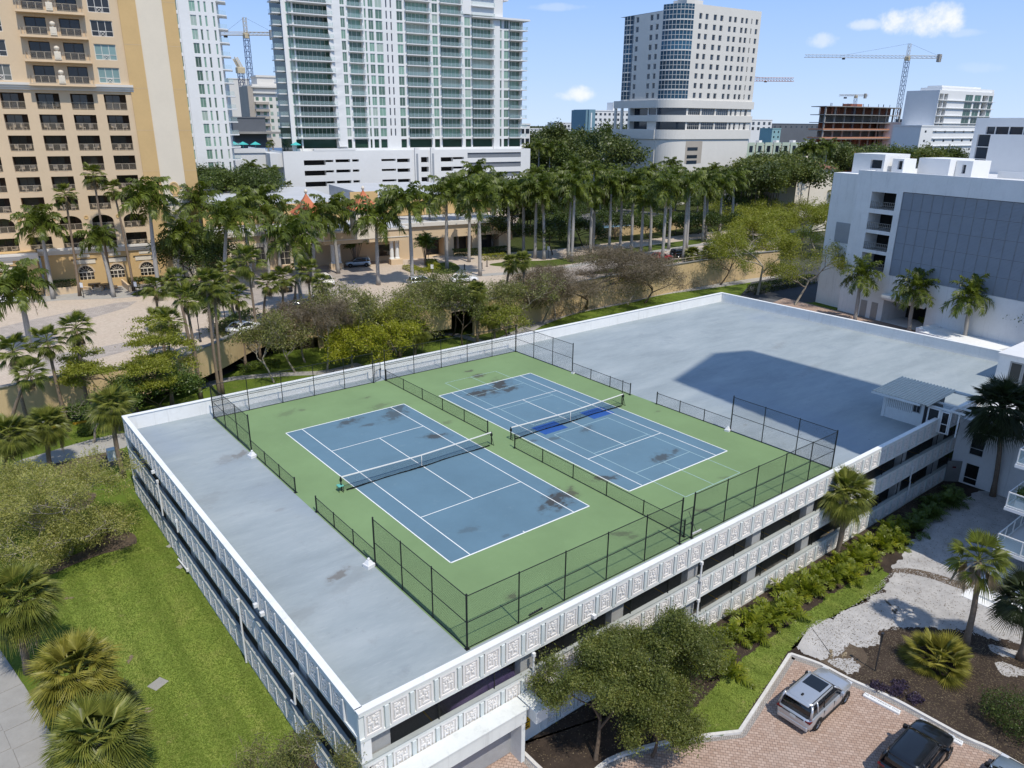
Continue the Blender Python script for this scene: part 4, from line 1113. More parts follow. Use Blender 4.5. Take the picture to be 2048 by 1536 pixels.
# screen: panels of blades
pw, ph = 1.62, 12.55/5
mb = MB()
for j in range(14):
    z = .04+j*(ph-.06)/14
    mb.quad((.03, .10, z+.155), (pw-.03, .10, z+.155), (pw-.03, .0, z), (.03, .0, z), 0)
    mb.quad((.03, .0, z), (pw-.03, .0, z), (pw-.03, .02, z-.02), (.03, .02, z-.02), 0)
mb.box(0, .035, -.03, .1, 0, ph, 1).box(.035, pw, -.02, .1, 0, .035, 1)
lm_ = mb.mesh('louvre_panel', ['louvre', 'metal_grey'])
link('screen_back', MB().quad((-.84, .3, 7.46), (45.9, .3, 7.46), (45.9, .3, 20.09), (-.84, .3, 20.09)).mesh('screen_back', 'louvre_gap'), wg)
for i in range(18):
    for j in range(5): link('louvre_panel', lm_, wg, (-.82+pw*i, .12, 7.5+ph*j))
mb = MB()
for z in (.1, .55, 1.05): mb.box(0, 4.33, -.02, .03, z, z+.05)
for i in range(14): mb.box(.05+.325*i, .09+.325*i, -.02, .03, 0, 1.1)
rl_m = mb.mesh('railing', 'concrete')
sl_m = MB().box(0, 4.33, .01, 2.6, -.55, 0).mesh('floor_edge', 'white_wall')
for z in (7.75, 10.85, 13.95, 17.2):
    link('railing', rl_m, wg, (-6.19, .12, z+.02))
    link('floor_edge', sl_m, wg, (-6.19, 0.02, z-.0))
mb = MB().tube([(-.8, -.5, 4.1), (6.3, -.5, 4.1)], .5, 12).box(-.85, 6.4, -.02, .35, 3.8, 4.1)
link('shutter_roll', mb.mesh('shutter_roll', 'white_paint'), wg)
dm = MB().box(0, 1.15, -.05, .02, 0, 2.7).mesh('door', 'metal_grey')
for x in (-4.9, -2.9): link('door', dm, wg, (x, 0, .05))
mb = MB().box(8, 9.2, -4, -.05, 0, 1.6).box(9.2, 20, -5, -.05, 0, 1.4)
link('planter_wall', mb.mesh('planter_wall', 'white_wall'), wg)
# boxes on its roof and the taller white block behind
def wbox(name, x0, x1, y0, y1, z0, z1, holes=(), m='bldg_white'):
    mb = MB(); holewall(mb, x0, x1, z0, z1, list(holes), .4, 0, 0, 1, y=y0)
    mb.quad((x1, y0, z0), (x1, y1, z0), (x1, y1, z1), (x1, y0, z1)).quad((x0, y1, z0), (x0, y0, z0), (x0, y0, z1), (x0, y1, z1)).quad((x0, y0, z1), (x1, y0, z1), (x1, y1, z1), (x0, y1, z1)).quad((x1, y1, z0), (x0, y1, z0), (x0, y1, z1), (x1, y1, z1))
    link(name, mb.mesh(name, [m, 'glass_navy']), wg)
wbox('roof_box', -13.8, -7.9, 4, 10, 22.1, 25.2, [(-10.4, -8.3, 23.0, 24.3)])
wbox('roof_box', -7.2, -5.2, 5, 8, 21.9, 24.6, [(-6.2, -5.4, 23.0, 24.3)])
wbox('roof_box', -6.2, -.9, 10, 16, 21.9, 24.7, [])
wbox('roof_box', -.85, 1.8, 11.5, 16, 21.9, 24.5, [(.2, .8, 22.6, 23.9)])
wbox('upper_block', -9.5, 60, 28, 60, 21.9, 30.9, [(-7.5, 60, 28.3, 29.5), (-8.7, -6.5, 22.2, 28.2)])
for i in range(24): link('mullion', MB().box(-.05, .05, 28.1, 28.35, 28.3, 29.5).mesh('mullion', 'bldg_white') if i == 0 else bpy.data.meshes['mullion'], wg, (-6+2.3*i, 0, 0))
for z in (24.2, 26.2): link('transom', MB().box(-8.7, -6.5, 28.1, 28.3, z-.06, z+.06).mesh('transom', 'bldg_white'), wg)
mb = MB().box(2, 40, 18, 18.25, 21.95, 22.9); link('roof_kerb', mb.mesh('roof_kerb', 'bldg_white'), wg)
# ------------------------------------------------------------------ the hotel at the left
HP = at(230, 572, PZ)
HA = -11.0
HW = Plane(HP, HA)
hotel = thing('hotel_tower', 'tall buff and tan hotel with rows of balconies and an arched ground floor', 'hotel', (HP[0], HP[1], 0), rad(HA))
tops = [33.05, 30.15, 27.25, 24.35, 21.45, 18.55, 15.65, 12.75]
bays = [-27.55+4.35*i for i in range(0, 8)]           # centres up to 4.2
bays = [4.22-4.35*i for i in range(0, 9)]
holes = []
for zt in tops:
    for c in bays: holes.append((c-1.47, c+1.47, zt-2.18, zt, 1.5))
upz = [36.75+3.15*i for i in range(5)]
wcols = [3.95, -9.75, -23.4]
bcols = [(-5.6, -3.0), (-1.35, 1.2), (-19.3, -16.7), (-15.1, -12.6)]
for zt in upz:
    for c in wcols: holes.append((c-1.42, c+1.42, zt-2.15, zt, .22))
    for a, b in bcols: holes.append((a, b, zt-2.35, zt, 1.0))
TOPH = 53
mb = MB()
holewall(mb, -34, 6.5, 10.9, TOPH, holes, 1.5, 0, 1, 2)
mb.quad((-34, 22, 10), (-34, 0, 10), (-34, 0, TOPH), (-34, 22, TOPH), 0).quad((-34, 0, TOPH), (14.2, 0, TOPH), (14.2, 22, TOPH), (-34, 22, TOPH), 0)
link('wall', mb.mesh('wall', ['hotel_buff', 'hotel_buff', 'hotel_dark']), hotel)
# tan and cream end bay
mb = MB().box(6.5, 8.85, -.22, 22, PZ, TOPH, 0).box(8.85, 12.4, -.12, 22, PZ, TOPH, 1).box(12.4, 14.25, -.22, 22, PZ, TOPH, 0)
for z in (16.5, 22, 28, 34, 40, 46): mb.box(6.5, 8.84, -.235, -.225, z, z+.04, 2).box(12.41, 14.25, -.235, -.225, z, z+.04, 2)
link('end_bay', mb.mesh('end_bay', ['hotel_tan', 'hotel_cream', 'hotel_buff']), hotel)
mb = MB().box(8.3, 12.9, -.5, -.23, 17.4, 17.65).box(8.6, 12.6, -.42, -.23, 17.1, 17.39)
link('molding', mb.mesh('molding', 'hotel_trim'), hotel)
# medallion
ring = [[(10.65+(r)*math.cos(a)*.75, y, 19.3+r*math.sin(a)) for a in np.linspace(0, 2*PI, 20, endpoint=False)] for r, y in ((1.0, -.12), (1.0, -.26), (.78, -.26), (.74, -.18))]
mb = MB().loft(ring)
for x in (-.95, .95): mb.box(10.65+x-.14, 10.65+x+.14, -.24, -.13, 19.2, 19.5)
mb.box(10.3, 11.0, -.26, -.125, 18.05, 18.35)
link('medallion', mb.mesh('medallion', 'hotel_tan'), hotel)
# cornices
def cornice(x0, x1, z, name='cornice', y=0.0, k=1.0):
    mb = MB().box(x0, x1, y-.25*k, y-.005, z, z+.3*k).box(x0, x1, y-.42*k, y-.005, z+.302*k, z+.62*k).box(x0, x1, y-.6*k, y-.005, z+.622*k, z+.95*k)
    link(name, mb.mesh(name, 'hotel_trim'), hotel)
cornice(-34, 6.9, 33.45)
cornice(-9.5, 6.9, 10.0, y=-.1)
cornice(-34, -9.3, 9.9, y=-2.6)
# railings
def rail_mesh(w, h=1.0, nb=None, lattice=True):
    mb = MB()
    for z in (.08, h-.05): mb.box(-w/2, w/2, -.03, .03, z, z+.05)
    for i in range(4): x = -w/2+w*i/3; mb.box(x-.03, x+.03, -.03, .03, 0, h)
    n = int(w/.13)
    for i in range(n+1):
        x = -w/2+w*i/n
        mb.box(x-.011, x+.011, -.011, .011, .12, h-.06)
    return mb.mesh('railing', 'railing')
r1 = rail_mesh(2.9)
win1 = window_mesh(2.0, 2.1, 2, 1, 'glass_hotel', 'hotel_dark', .07)
seat = MB().box(-.3, .3, -.3, .3, .35, .45).box(-.3, .3, .22, .3, .45, .95).box(-.27, -.21, -.27, -.21, 0, .35).box(.21, .27, -.27, -.21, 0, .35)
seat_m = seat.mesh('balcony_chair', 'railing')
for zt in tops:
    for c in bays:
        link('railing', r1, hotel, (c, .12, zt-2.17))
        link('window', win1, hotel, (c-1.3, 1.46, zt-2.17))
        if random.random() < .75:
            link('chair', seat_m, hotel, (c-.75+random.random()*.2, .75, zt-2.17), random.random()*2-1); link('chair', seat_m, hotel, (c+.55+random.random()*.3, .8, zt-2.17), random.random()*2-1)
# arches over two of the rows
N = 10
for zt in (15.65,):
    for c in bays:
        mb = MB()
        for sgn in (-1, 1):
            for i in range(N):
                a0, a1 = PI/2*i/N, PI/2*(i+1)/N
                p = [(c+sgn*1.471*math.cos(a), zt-.95+.96*math.sin(a)) for a in (a0, a1)]
                q = [(c+sgn*1.471, p[0][1]), (c+sgn*1.471, p[1][1])]
                mb.quad((p[0][0], .004, p[0][1]), (q[0][0], .004, q[0][1]), (q[1][0], .004, q[1][1]), (p[1][0], .004, p[1][1]))
                mb.quad((p[0][0], .004, p[0][1]), (p[1][0], .004, p[1][1]), (p[1][0], 1.4, p[1][1]), (p[0][0], 1.4, p[0][1]))
        link('arch', mb.mesh('arch', 'hotel_buff'), hotel)
    for c in bays[:-1]:
        mb = MB().loft([[(c-2.175+r*math.cos(a), y, zt-.3+r*math.sin(a)) for a in np.linspace(0, 2*PI, 14, endpoint=False)] for r, y in ((.3, .0), (.3, -.08), (.2, -.08), (.18, -.02))])
        link('roundel', mb.mesh('roundel', 'hotel_tan'), hotel)
# upper windows and balconies
w2 = window_mesh(2.84, 2.15, 3, 1, 'glass_curtain', 'hotel_trim', .09, zsplit=[.72])
w2b = window_mesh(2.84, 2.15, 3, 1, 'glass_hotel', 'hotel_trim', .09, zsplit=[.72])
lat = MB().box(-.35, .35, -.02, .03, 0, .05).box(-.35, .35, -.02, .03, .6, .65).box(-.35, -.3, -.02, .03, .05, .6).box(.3, .35, -.02, .03, .05, .6)
lat.tube([(-.3, 0, .06), (.3, 0, .6)], .03, 4).tube([(-.3, .01, .6), (.3, .01, .06)], .03, 4)
lat_m = lat.mesh('grille', 'hotel_trim')
bal_sl = MB().box(-4.1, 4.1, -1.2, .0, -.28, 0).box(-4.2, 4.2, -1.3, .0, -.36, -.282).mesh('balcony_slab', 'hotel_buff')
r2 = rail_mesh(2.9); r3 = rail_mesh(1.1)
pier = MB().cbox(-.42, .42, -.3, .25, 0, 1.05, .03).box(-.28, .28, -.33, -.3, .2, .85).lathe([(.18, 1.05), (.12, 1.2), (.3, 1.3), (.36, 1.5), (.3, 1.7), (.1, 1.8)], 10).mesh('balcony_pier', 'hotel_cream')
for zt in upz:
    for c in wcols:
        w_ = link('window', w2 if random.random() < .5 else w2b, hotel, (c-1.42, .2, zt-2.15)); link('grille', lat_m, w_, (1.42, -.08, .03))
    for c in (-2.2, -15.85):
        b = link('balcony_slab', bal_sl, hotel, (c, 0, zt-2.4))
        link('railing', r2, b, (-2.1, -1.1, 0)); link('railing', r2, b, (2.1, -1.1, 0)); link('railing', r3, b, (-3.95, -.6, 0), PI/2); link('railing', r3, b, (3.95, -.6, 0), PI/2)
        link('balcony_pier', pier, b, (0, -1.0, 0))
    for a, b in bcols: link('window', window_mesh(b-a, 2.35, 2, 1, 'glass_hotel', 'hotel_dark', .08), hotel, (a, .95, zt-2.35))
# base storey
mb = MB()
arch_x = [-3.6, .7, 5.0]
holewall(mb, -9.3, 6.5, PZ, 9.995, [(c-1.0, c+1.0, 5.8, 8.0, .3) for c in arch_x], .3, 0, 0, 1, y=-.1)
link('base_wall', mb.mesh('base_wall', ['hotel_tan', 'glass_hotel']), hotel)
mb = MB(); holewall(mb, -34, -9.6, PZ, 9.895, [(c-1.0, c+1.0, 5.8, 8.0, .3) for c in (-13.5, -18, -22.4)], .3, 0, 0, 1, y=-2.6)
mb.quad((-9.6, -2.6, PZ), (-9.6, -.1, PZ), (-9.6, -.1, 10.9), (-9.6, -2.6, 10.9)).quad((-34, -2.6, 10.9), (-9.6, -2.6, 10.9), (-9.6, 0, 10.9), (-34, 0, 10.9))
link('base_pavilion', mb.mesh('base_pavilion', ['hotel_tan', 'glass_hotel']), hotel)
def arch_window(c, y):
    mb = MB()
    for sgn in (-1, 1):
        for i in range(8):
            a0, a1 = PI/2*i/8, PI/2*(i+1)/8
            p = [(c+sgn*1.0*math.cos(a), 7.0+1.0*math.sin(a)) for a in (a0, a1)]
            mb.quad((p[0][0], y+.01, p[0][1]), (c+sgn*1.0, y+.01, p[0][1]), (c+sgn*1.0, y+.01, p[1][1]), (p[1][0], y+.01, p[1][1]), 0)
            o = [(c+sgn*1.25*math.cos(a), 7.0+1.25*math.sin(a)) for a in (a0, a1)]
            mb.quad((p[0][0], y-.06, p[0][1]), (o[0][0], y-.06, o[0][1]), (o[1][0], y-.06, o[1][1]), (p[1][0], y-.06, p[1][1]), 2)
    for i in range(1, 6):
        a = PI*i/6; mb.tube([(c+.3*math.cos(a), y+.2, 7+.3*math.sin(a)), (c+math.cos(a), y+.2, 7+math.sin(a))], .035, 4, 1)
    mb.box(c-1, c+1, y+.15, y+.25, 6.92, 7.08, 1).box(c-.06, c+.06, y+.15, y+.25, 5.8, 6.92, 1).box(c-1, c+1, y+.16, y+.24, 6.3, 6.36, 1)
    for x in (-.55, .55): mb.box(c+x-.03, c+x+.03, y+.16, y+.24, 5.8, 6.92, 1)
    link('arched_window', mb.mesh('arched_window', ['hotel_tan', 'hotel_cream', 'hotel_buff']), hotel)
    mb = MB().box(c-1.5, c+1.5, y-.09, y-.005, 8.35, 9.0, 0).box(c-1.75, c+1.75, y-.14, y-.005, 9.0, 9.1, 1)
    mb.box(c-.85, c+.85, y-.06, y-.005, 9.35, 9.85, 0)
    link('wall_panel', mb.mesh('wall_panel', ['hotel_cream', 'hotel_dark']), hotel)
for c in arch_x: arch_window(c, -.1)
for c in (-13.5, -18, -22.4): arch_window(c, -2.6)

# ---- low wing of the hotel to the right, two orange cone roofs and the entrance canopy
LWo = HW.P+HW.v*14.3
lw = thing('hotel_wing', 'low tan wing of the hotel with flat grey roofs and arched windows behind the palms', 'building', (LWo[0], LWo[1], 0), rad(HA))
mb = MB()
ax = [5.2, 9.2, 13.2, 17.2]
holewall(mb, 0, 58, PZ, 10.6, [(c-1.05, c+1.05, PZ+.6, 8.6, .3) for c in ax]+[(30.5, 33.5, PZ+.9, 7.6, .4), (40, 44, PZ+.1, 8.2, 3), (46, 50, PZ+.1, 8.2, 3), (52, 56, PZ+.1, 8.2, 3)], .3, 0, 0, 1, y=4.0)
mb.quad((58, 4, PZ), (58, 50, PZ), (58, 50, 10.6), (58, 4, 10.6))
link('wall', mb.mesh('wall', ['hotel_buff', 'glass_hotel']), lw)
mb = MB().box(-.2, 58.3, 3.5, 4.4, 10.6, 11.3); link('cornice', mb.mesh('cornice', 'hotel_trim'), lw)
mb = MB().quad((0, 4.4, 11.0), (58, 4.4, 11.0), (58, 60, 11.0), (0, 60, 11.0)).box(0, 30, 16, 60, 10.9, 14.2).box(36, 62, 18, 60, 10.9, 14.6)
link('roof', mb.mesh('roof', 'roof_grey'), lw)
mb = MB().box(-.2, 30.2, 15.7, 15.99, 11.1, 14.6).box(35.8, 62.2, 17.6, 17.99, 11.1, 15.0).box(30.2, 36, 20, 20.4, 11.1, 16.0)
link('parapet', mb.mesh('parapet', 'hotel_tan'), lw)
fr = window_mesh(2.1, 3.5, 2, 3, 'glass_hotel', 'hotel_cream', .08)
for c in ax:
    link('window', fr, lw, (c-1.05, 4.25, PZ+.6))
    mb = MB().box(c-1.3, c+1.3, 3.9, 3.995, 8.6, 9.3, 0).box(c-1.3, c-1.06, 3.9, 3.995, PZ+.6, 8.6, 0).box(c+1.06, c+1.3, 3.9, 3.995, PZ+.6, 8.6, 0)
    link('surround', mb.mesh('surround', 'hotel_cream'), lw)
def cone_tower(px, py, D, label, r=2.0):
    p = ad(px, py, D)
    t = thing('roof_turret', label, 'turret', (p[0], p[1], 0), rad(HA), 'hotel roof turrets')
    z = p[2]
    link('shaft', MB().box(-r, r, -r, r, 10.7, z-3.0).box(-r-.2, r+.2, -r-.2, r+.2, z-3.0, z-2.7).mesh('shaft', 'hotel_cream'), t)
    rings = []
    for f, k in ((0, 1.22), (.12, .98), (.3, .72), (.55, .42), (.8, .18), (1, .03)):
        q = r*k; rings.append([(-q, -q, z-2.69+3.1*f), (q, -q, z-2.69+3.1*f), (q, q, z-2.69+3.1*f), (-q, q, z-2.69+3.1*f)])
    link('roof', MB().loft(rings).mesh('roof', 'roof_orange'), t)
    link('finial', MB().lathe([(.03, z+.35), (.22, z+.5), (.3, z+.75), (.2, z+1.0), (.02, z+1.1)], 10).mesh('finial', 'hotel_cream'), t)
cone_tower(612, 392, 122, 'left of two orange pyramid roofs on a cream turret of the hotel wing')
cone_tower(726, 385, 126, 'right of two orange pyramid roofs on a cream turret of the hotel wing')
# entrance canopy
C0 = at(790, 527, PZ)
pc = thing('entrance_canopy', 'tan drive-through entrance canopy of the hotel on paired white columns', 'canopy', (C0[0], C0[1], 0), rad(HA))
zc = 9.0
mb = MB().box(-13.5, 2.2, -1.8, 9, zc, zc+2.0, 0).box(-13.7, 2.4, -2.0, 9, zc+2.0, zc+2.3, 1).box(-13.6, 2.3, -1.9, 9, zc+.65, zc+.8, 1)
link('roof', mb.mesh('roof', ['hotel_buff', 'hotel_trim']), pc)
mb = MB().quad((-13.3, -1.6, zc+2.35), (1.9, -1.6, zc+2.35), (1.9, 9, zc+2.35), (-13.3, 9, zc+2.35)); link('roof_top', mb.mesh('roof_top', 'roof_grey'), pc)
colm = MB().lathe([(.5, PZ+1.0), (.5, PZ+1.15), (.38, PZ+1.3), (.33, zc-.45), (.36, zc-.3), (.5, zc-.2), (.5, zc)], 12).mesh('column', 'white_paint')
plm = MB().cbox(-1.6, .7, -.7, .7, PZ, PZ+1.0, .05).mesh('plinth', 'hotel_buff')
for x in (0, -11.2):
    link('plinth', plm, pc, (x+.45 if x == 0 else x+.45, -.6, 0))
    for d in (0, 1.05): link('column', colm, pc, (x+d-.5 if x else x-.75+d, -.6, 0))
# ------------------------------------------------------------------ the towers and the far town
def frame(px, py, D, ang):
    P = ad(px, py, D); return P, Plane(P, ang)
# ---- white and green glass condominium on a white podium
VP, VT = frame(800, 290, 213, -8)
vue = thing('condominium_tower', 'white condominium tower with green glass and stacked balconies on a white parking podium', 'tower', (VP[0], VP[1], 0), rad(-8))
FH = 2.73
fz = [25.3+FH*k for k in range(15)]
wc = [(-29.5, -28.0), (-15.3, -14.1), (-8.75, -8.2), (-7.6, -6.2), (-5.6, -3.7), (.5, 2.2), (11.0, 12.7), (21.1, 23.0), (34.2, 35.8), (32.75, 33.4)]
slits = [(-2.65, -2.25), (-1.35, -.95)]
bc = [(-27.7, -18.4, 'L'), (-13.3, -9.4, 'C'), (3.1, 10.1, 'E'), (13.5, 19.9, 'E'), (23.5, 30.3, 'E'), (36.05, 40.2, 'R')]
ztop = {(-29.5, -28.0): 15}
def nfl(x): return 12 if x > 31 else 15
holes = []
for k, z in enumerate(fz):
    for a, b in wc:
        if k < nfl(a): holes.append((a, b, z+.28, z+2.55, .2))
    for a, b in slits: holes.append((a, b, z+.5, z+2.45, .2))
    for a, b, q in bc:
        if k < nfl(a): holes.append((a, b, z+.02, z+2.58, 1.3))
for a, b in wc+[q[:2] for q in bc]: holes.append((a, b, 22.6, 24.9, .4))
mb = MB()
holewall(mb, -30.1, 31.5, 0, 66, [h for h in holes if h[0] < 31], .2, 0, 0, 1)
holewall(mb, 31.5, 40.6, 0, 57.9, [h for h in holes if h[0] > 31], .2, 0, 0, 1)
mb.quad((31.5, 0, 57.9), (31.5, 18, 57.9), (31.5, 18, 66), (31.5, 0, 66)).quad((40.6, 0, 0), (40.6, 18, 0), (40.6, 18, 57.9), (40.6, 0, 57.9)).quad((31.5, 0, 57.9), (40.6, 0, 57.9), (40.6, 18, 57.9), (31.5, 18, 57.9))
mb.quad((-31.2, 9, 0), (-30.1, 0, 0), (-30.1, 0, 66), (-31.2, 9, 66), 2).quad((-30.1, 0, 66), (31.5, 0, 66), (31.5, 18, 66), (-30.1, 18, 66))
link('wall', mb.mesh('wall', ['bldg_white', 'glass_green_dark', 'glass_green_dark']), vue)
bw = {}
for k, z in enumerate(fz):
    for a, b in wc:
        if k < nfl(a): link('window', window_mesh(b-a, 2.27, 1 if b-a < 1 else 2, 1, 'glass_green', 'bldg_white', .07, .04), vue, (a, .16, z+.28))
    for a, b in slits: link('window', window_mesh(b-a, 1.95, 1, 1, 'glass_navy', 'bldg_white', .04, .03), vue, (a, .16, z+.5))
    for a, b, q in bc:
        if k >= nfl(a): continue
        link('glazing', window_mesh(b-a, 2.5, max(3, int((b-a)/1.1)), 1, 'glass_green_dark' if q == 'L' else 'glass_green', 'bldg_white', .09, .04), vue, (a, 1.26, z+.03))
        key = (a, b)
        if key not in bw:
            ov = 1.5 if q in 'L' else (.5 if q == 'C' else 1.2)
            x0, x1 = a-(1.5 if q == 'L' else .35), b+(.6 if q == 'L' else .25 if q != 'R' else 1.5)
            s1 = MB().box(x0, x1, -ov, 1.2, -.12, .12).mesh('balcony_slab', 'bldg_white')
            s2 = MB().quad((x0+.05, -ov+.05, .2), (x1-.05, -ov+.05, .2), (x1-.05, -ov+.05, 1.1), (x0+.05, -ov+.05, 1.1)).quad((x1-.05, -ov+.05, .2), (x1-.05, 0, .2), (x1-.05, 0, 1.1), (x1-.05, -ov+.05, 1.1)).quad((x0+.05, 0, .2), (x0+.05, -ov+.05, .2), (x0+.05, -ov+.05, 1.1), (x0+.05, 0, 1.1)).mesh('balcony_rail', 'glass_rail')
            bw[key] = (s1, s2)
        o = link('balcony_slab', bw[key][0], vue, (0, 0, z)); link('balcony_rail', bw[key][1], o)
# balconies on the dark left flank
s1 = MB().box(-1.9, .6, -.6, 3.2, -.12, .12).mesh('side_balcony', 'bldg_white')
s2_ = MB().quad((-1.85, -.55, .15), (-1.85, 3.1, .15), (-1.85, 3.1, 1.1), (-1.85, -.55, 1.1)).quad((-1.85, -.55, .15), (.5, -.55, .15), (.5, -.55, 1.1), (-1.85, -.55, 1.1)).mesh('balcony_rail', 'glass_rail')
for k, z in enumerate(fz):
    o = link('side_balcony', s1, vue, (-30.9, 1.4, z)); link('balcony_rail', s2_, o)
for a, b, c in ((-30.68, -30.12, 66), (-28.13, -27.72, 66), (30.45, 32.6, 57.8)): link('pier', MB().box(a, b, -.35, -.01, 22, c).mesh('pier', 'bldg_white'), vue)
mb = MB()
N = 30
rg = []
for i in range(N+1):   # rippled fin
    z = 23+i*43/N; w_ = .28*math.sin(z*2*PI/FH)
    rg.append([(-18.2+(z-23)*-.03+w_, -1.2, z), (-15.5, -.35, z), (-15.5, -.02, z), (-18.2, -.02, z)])
mb.loft(rg); link('fin', mb.mesh('fin', 'bldg_white'), vue)
mb = MB().box(30.2, 42.3, -1.4, 10, 57.91, 58.4).box(19.9, 33.5, -.4, 10, 58.6, 65).box(33.5, 35, -1, 8, 62.8, 63.2)
link('roof_terrace', mb.mesh('roof_terrace', 'bldg_white'), vue)
# podium
dark = []
for i, z in enumerate((18.3, 15.6, 12.7)):
    h_ = 1.35 if i == 0 else 1.35
    dark += [(-28.5, -22.6, z, z+h_), (-22.6, -20.4, z+.75, z+h_), (-19.8, -15.7, z+.65, z+h_+.1), (-15.1, -13.2, z+.75, z+h_+.05)]
    dark += [(-6.6, -2.3, z+.75, z+h_), (-1.9, 2.0, z+.35, z+h_)]
    dark += [(5.5, 7.9, z-.0+.2, z+h_+.35)]
    dark += [(11.8, 15.8, z+.3, z+h_+.2), (15.8, 19.4, z+.9, z+h_+.2)]
lv = [(20.6, 39.2, z, z+1.5) for z in (19.5, 16.7, 13.8)]
mb = MB(); holewall(mb, -33.8, 42.6, 0, 22.0, dark+lv, 1.5, 0, 0, 1, y=-2.0)
mb.quad((42.6, -2, 0), (42.6, 25, 0), (42.6, 25, 22), (42.6, -2, 22)).quad((-33.8, 40, 0), (-33.8, -2, 0), (-33.8, -2, 22), (-33.8, 40, 22)).quad((-33.8, -2, 21.6), (42.6, -2, 21.6), (42.6, 40, 21.6), (-33.8, 40, 21.6), 0)
mb.box(-25.5, -14, -2.05, -.5, 22.001, 22.5).box(3.4, 4.6, -2.6, -2.01, 9, 22.6).box(8.4, 9.6, -2.6, -2.01, 9, 22.6)
link('podium', mb.mesh('podium', ['bldg_white', 'void_dark']), vue)
for a, b, c, d in lv:
    mb = MB()
    for i in range(8): mb.quad((a, -1.6, c+.19*i+.12), (b, -1.6, c+.19*i+.12), (b, -1.75, c+.19*i), (a, -1.75, c+.19*i))
    mb.quad((a, -1.5, c), (b, -1.5, c), (b, -1.5, d), (a, -1.5, d))
    link('louvre', mb.mesh('louvre', 'louvre'), vue)
mb = MB().box(3.75, 4.3, -2.72, -2.61, 13, 21).box(8.75, 9.3, -2.72, -2.61, 13, 21); link('grille', mb.mesh('grille', 'louvre'), vue)
mb = MB().box(-37, -33.81, -1, 40, 18, 21.5).box(-52, -37.01, 4, 40, 17.5, 21.5).box(-52, -37, 3.7, 3.95, 21.5, 22.6)
link('pool_deck', mb.mesh('pool_deck', 'bldg_offwhite'), vue)
pcol = MB().lathe([(.06, 0), (.06, 2.2)], 5).lathe([(1.5, 2.0), (.05, 2.75)], 8).mesh('parasol', 'canopy_teal')
for i, (x, y) in enumerate(((-46, 6), (-44.2, 7), (-42, 6.4), (-39, 5.4), (-30, 1.0-2.2))):
    p = VP[:2]+VT.v*x+VT.n*y
    link('parasol', pcol, None, (p[0], p[1], 21.55), 0, 1, ('leftmost', 'second left', 'middle', 'second right', 'rightmost')[i]+' small teal parasol on the pool deck left of the podium', 'parasol', 'teal parasols on the pool deck')
# ---- beige tower with a rounded blue glass corner
CP, CTf = frame(1372, 260, 238, -6)
ct = thing('beige_tower', 'beige high rise with square windows and a rounded blue glass corner', 'tower', (CP[0], CP[1], 0), rad(-6))
R = 6.5
rows = [60.9-2.84*i for i in range(9)]
cols = [(2.4, 1.25), (5.1, 1.25), (8.7, 1.35), (11.6, 1.35), (15.4, 1.2), (17.8, 1.2), (20.9, 1.1), (23.0, 1.1), (25.35, .5), (27.8, 1.1)]
holes = [(c-w_/2, c+w_/2, z-.85, z+.8, .25) for z in rows for c, w_ in cols]
bands = [(.3, 5.7), (6.3, 12.2), (12.9, 18.5), (19.3, 20.3), (21.5, 22.5), (24.2, 24.8), (26.3, 27.5)]
holes += [(a, b, z0, z1, .25) for a, b in bands for z0, z1 in ((32.3, 34.4), (27.9, 30.2))]
mb = MB(); holewall(mb, -.5, 29.6, 0, 64.1, holes, .25, 0, 0, 1)
mb.quad((29.6, 0, 0), (29.6, 27, 0), (29.6, 27, 64.1), (29.6, 0, 64.1))
hl = [(-7+0, 0)]
link('wall', mb.mesh('wall', ['beige_tower', 'glass_navy']), ct)
for z in rows:
    for c, w_ in cols: link('window', window_mesh(w_, 1.65, 1, 1, 'glass_navy', 'beige_tower', .07, .03), ct, (c-w_/2, .2, z-.85))
for a, b in bands:
    for z0, z1 in ((32.3, 34.4), (27.9, 30.2)): link('window_band', window_mesh(b-a, z1-z0, max(1, round((b-a)/.95)), 2, 'glass_navy', 'beige_tower', .07, .03), ct, (a, .2, z0))
# left face: along +y from the end of the arc, facing -x
lf = link('side_wall', None, ct, (-.5-R, R+13.3, 0), -PI/2)
lcols = [(1.9, 1.2), (9.7, 1.25), (12.3-.1, 1.25)]
lcols = [(1.6, 1.3), (8.2, 1.35), (10.9, 1.2)]
mb = MB(); holewall(mb, 0, 13.3, 0, 62.3, [(c-w_/2, c+w_/2, z-.85, z+.8, .25) for z in rows for c, w_ in lcols]+[(.4, 9, 27.9, 34.3, 2.0), (9.4, 13, 32.3, 34.3, .25)], .25, 0, 0, 1)
mb.quad((0, 0, 62.3), (13.3, 0, 62.3), (13.3, 12, 62.3), (0, 12, 62.3))
bpy.data.objects.remove(lf)
lf = link('side_wall', mb.mesh('side_wall', ['beige_tower', 'glass_navy']), ct, (-.5-R, R+13.3, 0), -PI/2)
for z in rows:
    for c, w_ in lcols: link('window', window_mesh(w_, 1.65, 1, 1, 'glass_navy', 'beige_tower', .07, .03), lf, (c-w_/2, .2, z-.85))
